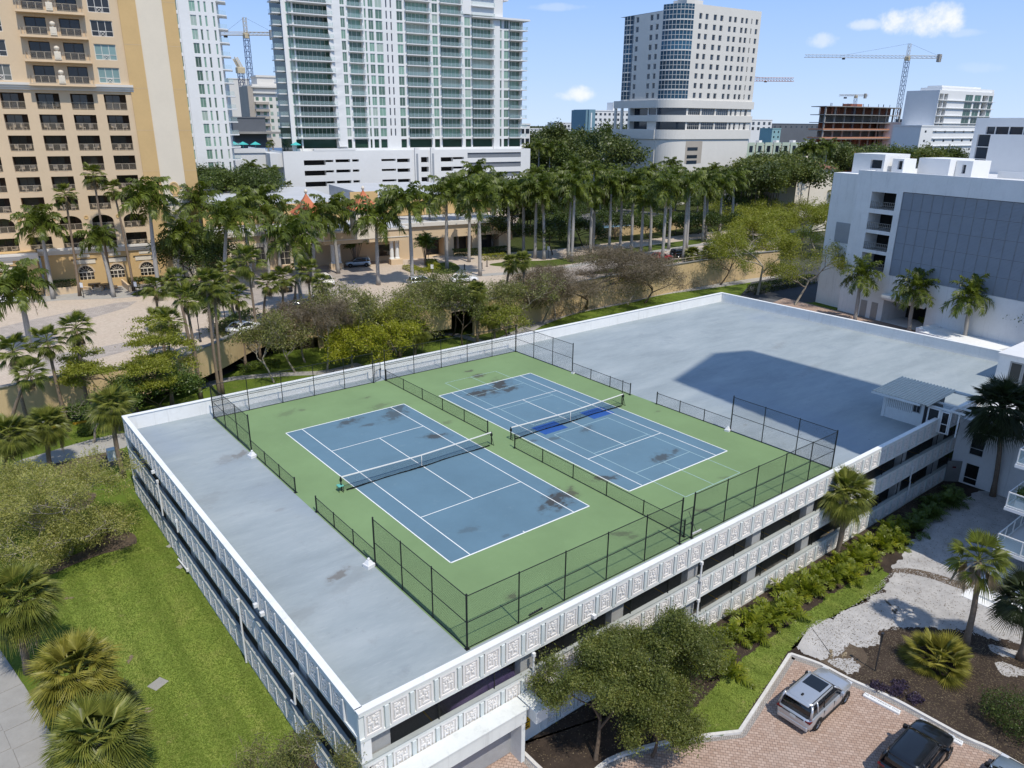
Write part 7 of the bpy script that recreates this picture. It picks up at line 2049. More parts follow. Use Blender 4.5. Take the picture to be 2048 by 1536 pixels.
# row of light trees behind the back fence
back = [
 ((548, 765), 615, 130, 'thin grey green tree behind the back fence, leftmost', 'leaf_olive', 3800, 41),
 ((590, 745), 640, 110, 'sparse tree with visible twigs behind the back fence beside the leftmost', 'leaf_olive', 2600, 42),
 ((655, 740), 590, 120, 'nearly bare grey twiggy tree behind the back fence', 'leaf_brown', 1800, 43),
 ((705, 735), 560, 135, 'grey green tree before the plaza wall, left of the yellow tree', 'leaf_olive', 4200, 44),
 ((760, 728), 595, 140, 'mixed green tree right behind the yellow green tree', 'leaf_bright', 6500, 45),
 ((748, 748), 640, 165, 'bright yellow green tree behind the back fence at the gate', 'leaf_yellow', 15000, 46),
 ((845, 690), 560, 170, 'grey green tree over the plaza wall, below the entrance drive', 'leaf_olive', 6500, 47),
 ((905, 672), 530, 135, 'dark grey green tree before the plaza bridge', 'leaf_oak', 8000, 48),
 ((925, 690), 560, 110, 'dull green tree beside the dark one at the bridge', 'leaf_oak', 5000, 49),
 ((1035, 665), 545, 150, 'olive tree by the path behind the far end of the back fence', 'leaf_olive', 6500, 50),
 ((1085, 645), 560, 110, 'reddish brown bare tree by the path', 'leaf_brown', 3200, 51),
 ((1010, 690), 610, 110, 'bright olive shrubby tree at the back parapet', 'leaf_bright', 4200, 52),
 ((680, 700), 560, 90, 'narrow olive tree before the plaza wall', 'leaf_olive', 3000, 53),
 ((610, 725), 600, 120, 'grey twiggy tree with a few leaves at the plaza column', 'leaf_brown', 2200, 54), ((795, 712), 590, 130, 'olive tree right of the yellow green tree', 'leaf_olive', 5000, 55),
 ((875, 660), 555, 120, 'loose olive tree under the dark one at the bridge', 'leaf_olive', 4500, 56), ((965, 660), 560, 140, 'brown green tree at the end of the bridge', 'leaf_olive', 5000, 57),
 ((1110, 640), 530, 130, 'brown twiggy tree left of the wide leafless tree', 'leaf_brown', 3600, 58), ((1060, 640), 570, 120, 'dull green tree with thin leaves at the path bend', 'leaf_bright', 3800, 59),
 ((1225, 600), 530, 140, 'brown twiggy tree right of the wide leafless tree', 'leaf_brown', 3000, 60), ((500, 730), 640, 110, 'leafy shrub tree among the leaning palms', 'leaf_olive', 4200, 63),
 ((720, 700), 625, 120, 'green tree with light leaf above the yellow one', 'leaf_bright', 5200, 65)]
for b, top, w, lab, m, n, sd in back:
    if m == 'leaf_brown':
        tr(b, 0, top, w*1.15, lab, m=m, bark='bark_pale', n=n*3, leaf=(.34, .02), puff=.45, seed=sd, levels=5, split=3, ht=.22, spread=.7, rad0=.15, wob=.18); continue
    tr(b, 0, top, w*1.15, lab, m=m, twigs=600, bark='bark_pale' if m in ('leaf_olive', 'leaf_brown') else 'trunk_brown', n=int(n*1.15), leaf=(.14, .055), puff=.42, seed=sd, levels=5, split=3, ht=.25, spread=.7, rad0=.14, wob=.16)
tr((1175, 618), 0, 485, 350, 'wide brown leafless tree with spreading limbs behind the back parapet', m='leaf_brown', bark='trunk_brown', n=34000, leaf=(.42, .022), puff=.55, seed=61, levels=6, split=3, ht=.16, spread=.8, flat=.2, rad0=.28, wob=.2)
tr((1290, 606), 0, 530, 170, 'half bare tree with a few green sprays before the tan wall', m='leaf_brown', bark='trunk_brown', n=9000, leaf=(.36, .02), puff=.5, seed=66, levels=5, split=3, ht=.2, spread=.8, rad0=.18, wob=.2)
tr((1255, 610), 0, 540, 150, 'smaller tree with sparse green leaves right of the leafless one', m='leaf_olive', bark='bark_pale', n=3000, leaf=(.10, .04), puff=.4, seed=62, levels=5, split=3, ht=.2, spread=.8, rad0=.15, wob=.2)
# light green trees at the street corner
tr((1515, 590), 0, 445, 210, 'wide light green tree with white limbs behind the far corner of the garage roof', m='leaf_bright', bark='bark_pale', n=24000, leaf=(.13, .055), puff=.55, seed=71, levels=5, split=3, ht=.2, spread=.75, flat=.35, rad0=.26, low=.45)
tr((1590, 610), 0, 480, 170, 'leaning light green tree with long white branches at the white garage corner', m='leaf_bright', bark='bark_pale', n=11000, leaf=(.13, .055), puff=.5, seed=72, levels=5, split=3, ht=.22, spread=.85, flat=.45, rad0=.22, low=.3)
for i, (bpx, top, w, lab) in enumerate((((1480, 500), 400, 190, 'light green spreading tree in the plaza grove, left'), ((1570, 490), 395, 200, 'light green spreading tree in the plaza grove, middle'), ((1630, 500), 405, 150, 'light green spreading tree in the plaza grove, right against the white garage'), ((1530, 530), 425, 160, 'light green spreading tree in the plaza grove, front'))):
    tr(bpx, 0, top, w, lab, m='leaf_bright', bark='bark_pale', n=18000, leaf=(.18, .08), puff=.7, seed=75+i, levels=5, split=3, ht=.25, spread=.8, flat=.4, rad0=.25, low=.4, group='light green trees of the plaza grove')
tr((1440, 570), 0, 470, 110, 'grey green tree at the right end of the tan wall', m='leaf_oak', n=5200, leaf=(.12, .055), puff=.45, seed=81, levels=4, rad0=.15, ht=.2)
tr((1468, 560), 0, 480, 90, 'dark tree shading the tan wall end', m='leaf_dark', n=4200, leaf=(.12, .055), puff=.45, seed=82, levels=4, rad0=.15, ht=.2)
tr((2008, 690), 0, 600, 130, 'dark round tree in front of the white garage at the right border', m='leaf_dark', n=9000, leaf=(.13, .07), puff=.45, seed=83, levels=5, rad0=.16, ht=.25, spread=.7)
tr((1875, 655), 0, 590, 60, 'thin small tree by the planter of the white garage', m='leaf_dark', n=700, leaf=(.12, .05), puff=.3, seed=84, levels=4, rad0=.07, ht=.3)
# dark garden trees at the hotel
tr((395, 575), PZ, 455, 150, 'dark glossy tree in the hotel garden right of the arched windows', m='leaf_dark', n=9000, leaf=(.16, .09), puff=.5, seed=85, levels=5, rad0=.16, ht=.25)
tr((372, 562), PZ, 450, 80, 'yellow leaved tree in the hotel garden', m='leaf_yellow', n=3200, leaf=(.15, .08), puff=.4, seed=86, levels=5, rad0=.1, ht=.25)
tr((440, 585), PZ, 480, 130, 'broad dark tree in the hotel garden under the palms', m='leaf_dark', n=9000, leaf=(.16, .09), puff=.55, seed=87, levels=5, rad0=.16, ht=.2)
for i, (bpx, top, w) in enumerate(sorted((((985, 505), 430, 110), ((1105, 510), 440, 100), ((1120, 480), 425, 90), ((880, 490), 430, 80), ((1165, 490), 430, 90), ((1230, 480), 425, 90), ((1300, 478), 430, 100), ((1350, 470), 425, 90), ((1395, 468), 425, 90), ((1430, 480), 425, 90), ((1145, 450), 400, 120), ((1080, 460), 405, 110), ((1210, 440), 395, 120), ((1275, 435), 392, 120), ((1340, 430), 390, 120), ((1400, 425), 388, 120), ((1460, 430), 390, 120), ((1040, 470), 410, 100), ((1510, 430), 388, 120)))):
    tr(bpx, PZ, top, w, (ORD[i]+' dark leafy tree from the left under the royal palms along the drive'), m='leaf_dark', n=5000, leaf=(.2, .11), puff=.6, seed=90+i, levels=4, rad0=.16, ht=.25, group='dark trees under the royal palms')
# hedges and beds
def px3(l, z): return [at(a, b, z) for a, b in l]
hedge(px3([(965, 521), (1010, 517)], PZ), 1.2, 1.1, PZ, 'lime yellow clipped hedge on the lawn before the colonnade', 'leaf_hedge_lime')
hedge(px3([(905, 512), (960, 510), (1015, 505)], PZ), 1.6, 1.3, PZ, 'dark green hedge behind the lime hedge', 'leaf_hedge')
hedge(px3([(815, 537), (840, 547), (872, 541), (860, 525)], PZ), 2.0, .7, PZ, 'lime border planting of the round bed right of the entrance', 'leaf_hedge_lime')
hedge(px3([(165, 563), (215, 556), (262, 552)], PZ), 1.6, 1.5, PZ, 'dark clipped hedge under the arched windows', 'leaf_hedge')
hedge(px3([(98, 585), (155, 578)], PZ), 1.6, 1.6, PZ, 'olive hedge in the planter beside the hotel pavilion', 'leaf_hedge')
hedge(px3([(262, 562), (300, 575), (330, 570), (380, 572)], PZ), 3.0, 1.2, PZ, 'dark shrubs behind the oval lawn', 'leaf_dark')
hedge(px3([(450, 660), (480, 642), (510, 630)], PZ), 1.6, 1.0, PZ, 'bushes along the plaza edge by the white car', 'leaf_hedge')
hedge(px3([(540, 640), (600, 628), (660, 623), (720, 620)], PZ), 1.2, .9, PZ, 'low hedge on the plaza edge behind the black van', 'leaf_hedge')
hedge(px3([(480, 745), (520, 735), (560, 733)], 0), 1.5, .8, 0, 'ground shrubs at the foot of the leaning palms', 'leaf_hedge')
hedge(px3([(1410, 492), (1500, 482), (1600, 474)], PZ), 1.2, 1.0, PZ, 'hedge along the drive under the palms', 'leaf_hedge')
hedge(px3([(1500, 588), (1560, 577), (1625, 565)], 0), 1.8, 1.6, 0, 'dark clipped hedge at the street before the white garage', 'leaf_dark')
hedge(px3([(1790, 620), (1830, 632), (1855, 650)], 0), 1.0, .7, 0, 'yellow green bush before the dark entry of the white garage', 'leaf_areca')
shrub(at(2030, 1455, .1), 1.5, 1.8, 1.7, 'dark round shrub at the right border above the parking lot', 'leaf_dark', 7000, (.05, .025), 3)
for i, (a, b) in enumerate(((1790, 1385), (1830, 1400), (1800, 1372), (1755, 1375))):
    shrub(at(a, b, .1), .5, .45, .22, ('left', 'right', 'upper', 'leftmost low')[i]+' purple ground plant in the mulch behind the wheel stop', 'leaf_purple', 500, (.05, .03), 40+i, group='purple ground plants')
b = at(202, 1062, 0)
shrub(b, .5, .45, .5, 'small dark green shrub in the mulch patch of the left lawn', 'leaf_hedge', 700, (.1, .03), 50)
shrub(at(150, 1085, 0), .7, .6, .5, 'low dark shrub under the wispy tree', 'leaf_hedge', 700, (.1, .03), 51)
shrub(at(175, 870, 0), .8, .7, .9, 'leafy shrub at the path below the tan wall', 'leaf_hedge', 900, (.12, .05), 52)
pt = Vector((32.6, -18.0, 6.65))
t = shrub(pt, .5, .5, 1.0, 'spiky plant growing in the white balcony planter', 'leaf_hedge', 400, (.3, .03), 53)
# far trees: each its own crown
far_t = []
for i in range(4):
    r_ = np.random.default_rng(300+i)
    cs = r_.normal(size=(26, 3)); cs /= np.linalg.norm(cs, axis=1)[:, None]; cs *= r_.uniform(.3, 1, (26, 1)); cs[:, 2] = cs[:, 2]*.42+.58
    c = cs[r_.integers(0, 26, 2600)]+r_.normal(0, .15, (2600, 3)); c[:, 2] = np.maximum(c[:, 2], .06)
    V, F = leaf_quads(c, .052, .034, r_, .4)
    far_t.append(V)
far_m = [[npmesh('crown', V, np.arange(len(V)).reshape(-1, 4), mt) for V in far_t] for mt in ('leaf_far', 'leaf_dark', 'leaf_oak')]
ft_trunk = MB().tube([(0, 0, 0), (0, 0, .5)], [.05, .03], 5).mesh('trunk', 'trunk_brown')
def far_tree(p, h, w, label, group, k=0):
    t = thing('tree', label, 'tree', tuple(p), random.random()*6, group)
    w = min(w*1.35, h*.9); ch = w*random.uniform(.85, 1.1)
    link('trunk', ft_trunk, t, (0, 0, 0), None, (w*.6, w*.6, (h-ch*.6)*2))
    link('crown', random.choice(far_m[k]), t, (0, 0, h-ch), random.random()*6, (w, w, ch))
random.seed(5)
g = 'oaks between the podium and the beige tower'
for i in range(34):
    px = random.uniform(1045, 1245); D = random.uniform(225, 400); top = 268+random.gauss(0, 8)+(D < 270)*22
    p = ad(px, top, D); far_tree((p[0], p[1], -.2), max(6, p[2]), random.uniform(7, 11)*.62, 'dark broad oak between the white podium and the beige tower', g, random.choice((0, 0, 1)))
g = 'trees in front of the town houses'
for i in range(44):
    px = random.uniform(1480, 1665); D = random.uniform(190, 262); top = 322+random.gauss(0, 9)
    p = ad(px, top, D); far_tree((p[0], p[1], -.2), max(5, p[2]), random.uniform(5, 8)*.62, 'green tree before the town houses, left of the white garage', g, random.choice((0, 2, 2)))
g = 'trees round the unfinished building'
for i in range(40):
    px = random.uniform(1640, 1945); D = random.uniform(230, 380); top = 298+random.gauss(0, 7)
    p = ad(px, top, D); far_tree((p[0], p[1], -.2), max(5, p[2]), random.uniform(6, 9)*.62, 'tree among the houses behind the white garage roof', g, random.choice((0, 1, 2)))
g = 'trees behind the hotel wing'
for i in range(16):
    px = random.uniform(400, 538); p = ad(px, 342+random.gauss(0, 5), random.uniform(165, 185)); far_tree((p[0], p[1], 5), max(4, p[2]-5), random.uniform(4, 6)*.6, 'dark tree behind the hotel wing roof, before the white podium', g, 1)
g = 'street trees before the podium right end'
for i in range(18):
    px = random.uniform(900, 1070); p = ad(px, 364+random.gauss(0, 4), random.uniform(165, 190)); far_tree((p[0], p[1], 0), max(5, p[2]), random.uniform(5, 8)*.6, 'rounded tree before the right end of the white podium', g, 0)
# the woods out to the horizon: nobody could count them
r_ = np.random.default_rng(77)
nw = 5200
Dw = 420*(9.0**r_.random(nw)); aw = r_.uniform(-.72, .72, nw)
xy = CAM[:2]+(FH_*Dw[:, None])+np.stack([RR[0]*np.ones(nw), RR[1]*np.ones(nw)], 1)*(np.tan(aw)*Dw)[:, None]
Vs = []
base = far_t[0].reshape(-1, 4, 3)
for i in range(nw):
    k = 34 if Dw[i] < 900 else 16
    q = base[r_.integers(0, len(base), k)]
    c = q.mean(1, keepdims=True)
    hw = r_.uniform(6, 11); hh = r_.uniform(7, 13)+Dw[i]*.0022
    sc_ = 4.0 if k == 34 else 6.0
    v = (c+(q-c)*sc_)*np.array([hw, hw, hh]); v = v.reshape(-1, 3); v[:, 0] += xy[i, 0]; v[:, 1] += xy[i, 1]
    Vs.append(v)
V = np.concatenate(Vs)
link('distant_woods', npmesh('distant_woods', V, np.arange(len(V)).reshape(-1, 4), 'leaf_far'), label='dark green woods reaching to the horizon', cat='woods', kind='stuff')
# far town houses between the trees
random.seed(9)
hm = [MB().box(-9, 9, -6, 6, 0, 7).mesh('wall', 'bldg_white'), MB().box(-14, 14, -6, 6, 0, 8).mesh('wall', 'bldg_offwhite'), MB().box(-8, 8, -6, 6, 0, 7).mesh('wall', 'hotel_cream')]
hr = [MB().loft([[(-10, -7, 7), (10, -7, 7), (10, 7, 7), (-10, 7, 7)], [(-6, -.2, 10), (6, -.2, 10), (6, .2, 10), (-6, .2, 10)]]).mesh('roof', m_) for m_ in ('roof_brown', 'bldg_slate', 'roof_white')]
hw_ = MB().box(-.7, .7, -6.08, -5.99, 4.2, 5.8).mesh('window', 'glass_navy')
for i in range(54):
    px = random.choice((random.uniform(1050, 1240), random.uniform(1500, 1640), random.uniform(1500, 1940), random.uniform(1810, 1900))); D = random.uniform(420, 900)
    p = ad(px, 262, D)
    t = thing('house', 'small pale house among the distant woods', 'house', (p[0], p[1], -.2), random.uniform(-.4, .4), 'small houses among the distant woods')
    link('wall', random.choice(hm), t); link('roof', random.choice(hr), t, (0, 0, .3))
    for x in (-6, -3, 0, 3, 6): link('window', hw_, t, (x, 0, 0))
# ------------------------------------------------------------------ cars, lamps and small street furniture
def rrect(x0, x1, w0, w1, z, c=.12):
    """rounded outline in plan: rear half width w0, front half width w1"""
    return [(x0, -w0+c, z), (x0+c*.3, -w0+c*.3, z), (x0+c, -w0, z), (x1-c, -w1, z), (x1-c*.3, -w1+c*.3, z), (x1, -w1+c, z),
            (x1, w1-c, z), (x1-c*.3, w1-c*.3, z), (x1-c, w1, z), (x0+c, w0, z), (x0+c*.3, w0-c*.3, z), (x0, w0-c, z)]
def wheel_mesh(r, name='wheel'):
    if name+str(r) in _bm: return _bm[name+str(r)]
    def disc(prof, n=20): return [[(q*math.cos(2*PI*j/n), y, q*math.sin(2*PI*j/n)) for j in range(n)] for q, y in prof]
    ty = MB().loft(disc(((r*.66, -.11), (r*.95, -.11), (r, -.07), (r, .07), (r*.95, .11), (r*.66, .11)))).mesh('tyre', 'tyre', True)
    mb = MB().loft(disc(((r*.66, -.10), (r*.60, -.085), (r*.58, .085), (r*.66, .10))))
    for k in range(5):
        a = 2*PI*k/5
        for sd in (-1, 1): mb.tube([(0, sd*.10, 0), (r*.62*math.cos(a), sd*.10, r*.62*math.sin(a))], .04, 4)
    rm = mb.mesh('rim', 'rim')
    _bm[name+str(r)] = (ty, rm); return _bm[name+str(r)]
def car(label, x, y, z, head, paint, style='suv', L=4.65, W=1.92, Hh=1.70, sunroof=False, group=None, detail=True, cat='car', name='parked_car'):
    t = thing(name, label, cat, (x, y, z), head, group)
    w = W/2
    if style == 'suv': st = [(-.5, .52, .80, .80), (-.49, .40, .93, .90), (-.455, .30, 1.01, .97), (-.36, .27, 1.04, 1.0), (-.1, .25, 1.03, 1.0), (.16, .25, 1.02, 1.0), (.27, .26, 1.04, .985), (.40, .29, .99, .95), (.465, .34, .90, .88), (.492, .42, .78, .78), (.5, .50, .68, .70)]
    elif style == 'van': st = [(-.5, .45, .9, .86), (-.49, .33, 1.05, .95), (-.45, .28, 1.08, 1.0), (-.1, .26, 1.08, 1.0), (.25, .26, 1.08, 1.0), (.36, .28, 1.05, .97), (.46, .34, .98, .9), (.49, .42, .85, .82), (.5, .5, .72, .75)]
    else: st = [(-.5, .48, .75, .76), (-.488, .36, .86, .88), (-.44, .27, .93, .96), (-.28, .24, .94, 1.0), (0, .22, .90, 1.0), (.2, .22, .90, .99), (.3, .24, .88, .97), (.42, .27, .80, .92), (.475, .32, .70, .84), (.5, .42, .58, .68)]
    rings = []
    for f, zl, zb, k in st:
        q = w*k
        rings.append([(f*L, -q*.86, zl), (f*L, -q*.97, zl+.07), (f*L, -q, zl+(zb-zl)*.45), (f*L, -q*.985, zl+(zb-zl)*.72), (f*L, -q*.955, zb-.05), (f*L, -q*.86, zb), (f*L, -q*.35, zb+.025), (f*L, q*.35, zb+.025), (f*L, q*.86, zb), (f*L, q*.955, zb-.05), (f*L, q*.985, zl+(zb-zl)*.72), (f*L, q, zl+(zb-zl)*.45), (f*L, q*.97, zl+.07), (f*L, q*.86, zl)])
    link('body', MB().loft(rings).mesh('body', paint, True), t)
    zb = {'suv': 1.02, 'van': 1.07, 'car': .90}[style]
    b0, b1, r0, r1 = {'suv': (-.475, .25, -.425, .07), 'van': (-.485, .35, -.47, .2), 'car': (-.40, .22, -.24, .04)}[style]
    zr = Hh-.03
    gh = [rrect(b0*L, b1*L, w*.91, w*.90, zb-.02, .18), rrect((b0+(r0-b0)*.55)*L, (b1+(r1-b1)*.55)*L, w*.84, w*.83, zb+(zr-zb)*.55, .2), rrect(r0*L, r1*L, w*.745, w*.74, zr-.04, .2)]
    link('window', MB().loft(gh).mesh('window', 'car_glass', True), t)
    rf = [rrect((r0-.006)*L, (r1+.004)*L, w*.765, w*.76, zr-.075, .2), rrect((r0-.004)*L, r1*L, w*.76, w*.755, zr-.03, .22), rrect((r0+.02)*L, (r1-.02)*L, w*.66, w*.66, zr+.005, .25), rrect((r0+.06)*L, (r1-.06)*L, w*.4, w*.4, zr+.025, .2)]
    rfo = link('roof', MB().loft(rf).mesh('roof', paint, True), t)
    for sd in (-1, 1):
        for fx0, fx1, rr_ in ((b1-.012, r1-.01, .045), (b0+.012, r0+.012, .075), ((b0+b1)/2-.06, (r0+r1)/2+.0, .03), (b0+.16 if style != 'car' else b0+.02, r0+.11, .05)):
            link('pillar', MB().tube([(fx0*L, sd*w*.885, zb-.03), ((fx0*.45+fx1*.55)*L, sd*w*.845, zb+(zr-zb)*.55), (fx1*L, sd*w*.75, zr-.05)], rr_, 6).mesh('pillar', paint if rr_ != .03 else 'trim_black', True), t)
    rw = .36 if style != 'car' else .33
    ty, rm = wheel_mesh(rw)
    for fx in (-.305, .315):
        for sd in (-1, 1):
            wl = link('wheel', ty, t, (fx*L, sd*(w-.10), rw)); link('rim', rm, wl)
            n = 12; mb = MB(); pts = [(fx*L+(rw+.07)*math.cos(PI*i/n), rw+(rw+.07)*math.sin(PI*i/n)) for i in range(n+1)]
            mb.poly([(a, sd*(w*.998+.004), b) for a, b in ([(fx*L+rw+.07, .25)]+pts+[(fx*L-rw-.07, .25)])])
            link('wheel_arch', mb.mesh('wheel_arch', 'trim_black'), t)
    if not detail: return t
    zt_ = zb-.14
    for sd in (-1, 1):
        link('tail_light', MB().cbox(-.497*L, -.44*L, min(sd*w*.60, sd*w*.965), max(sd*w*.66, sd*w*.965), zt_-.05, zt_+.04, .02).mesh('tail_light', 'lens_red'), t)
        link('headlight', MB().cbox(.44*L, .489*L, min(sd*w*.52, sd*w*.86), max(sd*w*.52, sd*w*.86), zb-.27, zb-.14, .02).mesh('headlight', 'lens_clear'), t)
        link('mirror', MB().cbox((b1-.10)*L, (b1-.055)*L, min(sd*w*.94, sd*w*1.14), max(sd*w*.94, sd*w*1.14), zb-.02, zb+.16, .03).mesh('mirror', 'trim_black' if sd > 0 else paint), t)
        for fx in (-.16, .06): link('handle', MB().box(fx*L-.09, fx*L+.09, min(sd*w*.985, sd*w*1.012), max(sd*w*.985, sd*w*1.012), zb-.155, zb-.13).mesh('handle', paint), t)
        for fx in (-.20, .02, .21): link('door_seam', MB().box(fx*L-.006, fx*L+.006, min(sd*w*.97, sd*w*1.003), max(sd*w*.97, sd*w*1.003), .42, zb-.06).mesh('door_seam', 'trim_black'), t)
        if style == 'suv': link('roof_rail', MB().tube([(r0*L+.15, sd*w*.70, zr+.03), (r0*L+.3, sd*w*.71, zr+.065), (r1*L-.35, sd*w*.71, zr+.065), (r1*L-.2, sd*w*.70, zr+.03)], .022, 6).mesh('roof_rail', 'trim_black'), rfo)
        link('sill_trim', MB().box(-.22*L, .23*L, min(sd*w*.96, sd*w*1.004), max(sd*w*.96, sd*w*1.004), .27, .38).mesh('sill_trim', 'trim_black'), t)
    link('number_plate', MB().box(-.503*L, -.494*L, -.16, .16, .72, .88).mesh('number_plate', 'plate'), t)
    link('rear_bumper', MB().cbox(-.505*L, -.47*L, -w*.86, w*.86, .34, .56, .04).mesh('rear_bumper', 'trim_black' if paint != 'car_silver' else paint), t)
    link('front_grille', MB().cbox(.47*L, .503*L, -w*.5, w*.5, .42, .66, .03).mesh('front_grille', 'trim_black'), t)
    link('wiper', MB().box((b1-.005)*L, b1*L+.02, -w*.6, w*.6, zb+.01, zb+.03).mesh('wiper', 'trim_black'), t)
    if sunroof:
        link('sunroof', MB().cbox((r1-.24)*L, (r1-.035)*L, -w*.52, w*.52, zr+.0, zr+.034, .02).mesh('sunroof', 'car_glass'), rfo)
        link('aerial', MB().cbox((r0+.06)*L, (r0+.10)*L, -.05, .05, zr+.02, zr+.09, .02).mesh('aerial', 'trim_black'), rfo)
        link('spoiler', MB().cbox((r0-.035)*L, r0*L+.02, -w*.66, w*.66, zr-.07, zr-.03, .015).mesh('spoiler', paint), rfo)
        link('chrome_strip', MB().box(-.502*L, -.49*L, -w*.6, w*.6, zb-.16, zb-.12).mesh('chrome_strip', 'trim_black'), t)
    return t
car('silver sport utility car with a dark glass sunroof parked on the brick lot', 12.55, -16.02, .004, .03, 'car_silver', 'suv', 4.72, 1.95, 1.72, True)
car('black car nosed up to the nearer white wheel stop', 12.95, -21.15, .004, .03, 'car_black', 'suv', 4.7, 1.92, 1.62)
car('pale blue grey car cut by the right bottom corner of the picture', 13.9, -24.6, .004, .04, 'car_blue_grey', 'car', 4.7, 1.86, 1.46)
# wheel stops with the owner's stencil
for i, (a, b) in enumerate((((1727, 1390), (1800, 1428)), ((1845, 1450), (1925, 1490)))):
    p, q = at(*a), at(*b); m_ = (p+q)/2; d = q-p; L_ = float(np.hypot(d[0], d[1])); an = math.atan2(d[1], d[0])
    t = thing('wheel_stop', ('white lettered wheel stop in the empty bay beside the silver car', 'white lettered wheel stop in front of the black car')[i], 'wheel stop', (m_[0], m_[1], .004), an, 'white wheel stops with lettering')
    link('bar', MB().cbox(-L_/2, L_/2, -.16, .16, 0, .13, .03).mesh('bar', 'white_paint'), t)
    cu_ = bpy.data.curves.new('lettering', 'FONT'); cu_.body = 'THE WATERGATE ONLY'; cu_.size = .165; cu_.align_x = 'CENTER'; cu_.align_y = 'CENTER'; cu_.space_character = 1.15
    cu_.materials.append(MT['ink'])
    o = bpy.data.objects.new('lettering', cu_); COL.objects.link(o); bpy.context.view_layer.update()
    me = bpy.data.meshes.new_from_object(o.evaluated_get(bpy.context.evaluated_depsgraph_get())); bpy.data.objects.remove(o); me.name = 'lettering'
    link('lettering', me, t, (0, 0, .1335))
# cars on the plaza and beyond
def carpx(label, px, py, head, paint, style='suv', z=PZ, **kw):
    p = at(px, py, z); car(label, p[0], p[1], z+.012, rad(head), paint, style, **kw)
carpx('white sport utility car at the left border on the plaza', 22, 606, 170, 'car_white', 'suv')
carpx('long black van parked on the plaza edge behind the leaning palms', 625, 628, -8, 'car_dark', 'van', L=5.9, W=2.05, Hh=2.1)
carpx('dark grey car on the drive under the royal palms', 570, 580, 75, 'car_dark', 'suv')
carpx('champagne sport utility car facing the camera at the entrance drive', 652, 570, 262, 'hotel_trim', 'suv')
carpx('pale green car under the entrance canopy', 716, 533, 160, 'car_blue_grey', 'suv')
carpx('white car by the bushes on the plaza edge', 490, 664, 20, 'car_white', 'car', Hh=1.45)
carpx('silver car on the drive, right of the entrance, seen between tree crowns', 845, 572, -15, 'car_silver', 'suv')
carpx('white car on the drive right of the silver one', 928, 565, -15, 'car_white', 'car', Hh=1.45)
carpx('bright red car parked on the drive beside the low tan railing', 1322, 520, -10, 'car_red', 'car', Hh=1.45)
carpx('black sport utility car parked right of the red car', 1362, 514, -10, 'car_black', 'suv')
carpx('dark car parked left of the red car', 1278, 520, -10, 'car_dark', 'car', Hh=1.45)
carpx('black car in the driveway below the tan wall at the left border', 36, 868, 20, 'car_black', 'car', 0, Hh=1.45)
random.seed(31)
for i, (px, py) in enumerate(((1205, 388), (1312, 378), (1235, 430), (1270, 425), (1165, 395), (1330, 420), (1195, 440))):
    carpx('small far car in the lot behind the distant palms', px, py, random.uniform(-20, 20), random.choice(('car_white', 'car_silver', 'car_dark')), 'suv', 0, detail=False, group='far cars behind the palms')
# lamp posts on the plaza
lm1 = MB().lathe([(.16, 0), (.16, .25), (.07, .4), (.05, 3.0), (.08, 3.05)], 8).mesh('post', 'dark_metal')
lm2 = MB().lathe([(.10, 3.06), (.22, 3.5), (.22, 3.55), (.03, 3.85), (.02, 3.95)], 6).mesh('lantern', 'dark_metal')
for px, py, lb in ((157, 738, 'black lantern post at the tan wall behind the slender palms'), (401, 684, 'black lantern post on the plaza at the wall bend'), (452, 655, 'black lantern post on the plaza near the white car'), (305, 695, 'black lantern post behind the tiered tree'), (1018, 668, 'black lantern post at the lower path')):
    p = at(px, py, PZ if px < 1000 else 0)
    t = thing('lamp_post', lb, 'lamp post', tuple(p), 0, 'black lantern posts'); link('post', lm1, t); link('lantern', lm2, t)
for px, py, lb in ((168, 596, 'small white sign on a black post on the plaza sidewalk, left'), (275, 594, 'small white sign on a black post on the plaza sidewalk, right'), (865, 556, 'small white sign by the round bed'), (1097, 516, 'small white sign at the end of the lime hedge lawn')):
    p = at(px, py, PZ); t = thing('sign_post', lb, 'sign', tuple(p), rad(-50), 'small white signs on black posts')
    link('post', MB().tube([(0, 0, 0), (0, 0, 2.4)], .05, 6).mesh('post', 'dark_metal'), t); link('sign_board', MB().box(-.25, .25, -.07, -.05, 1.6, 2.3).mesh('sign_board', 'white_paint'), t)
for i, (px, py) in enumerate(((638, 578), (645, 577), (535, 590), (929, 540), (964, 537), (974, 533))):
    p = at(px, py, PZ); t = thing('bollard', 'black bollard on the entrance drive', 'bollard', tuple(p), 0, 'black bollards'); link('post', MB().lathe([(.22, 0), (.2, .08), (.09, .12), (.09, 1.0), (.04, 1.1)], 8).mesh('post', 'dark_metal'), t)
# tables and benches at the planter
for px, py, lb in ((190, 576, 'round patio table with benches at the planter wall, left'), (212, 578, 'round patio table with benches at the planter wall, right')):
    p = at(px, py, PZ); t = thing('patio_table', lb, 'table', tuple(p), 0, 'patio tables')
    link('tabletop', MB().lathe([(.9, .72), (.9, .78)], 14).mesh('tabletop', 'dark_metal'), t); link('pedestal', MB().lathe([(.4, 0), (.1, .2), (.1, .72)], 8).mesh('pedestal', 'concrete'), t)
    for a in range(3): link('bench', MB().box(-.7, .7, 1.1, 1.5, .0, .45).mesh('bench', 'hotel_buff'), t, (0, 0, 0), a*2.1)
pw_ = thing('planter_wall', 'low cream wall round the hotel planters', 'wall')
for pts in ([(92, 592), (160, 585)], [(160, 585), (166, 572), (240, 566), (262, 585)]):
    mb = MB(); strip(mb, [q[:2] for q in px3(pts, PZ)], -.15, .15, PZ, PZ+1.0); link('wall_run', mb.mesh('wall_run', 'hotel_buff'), pw_)
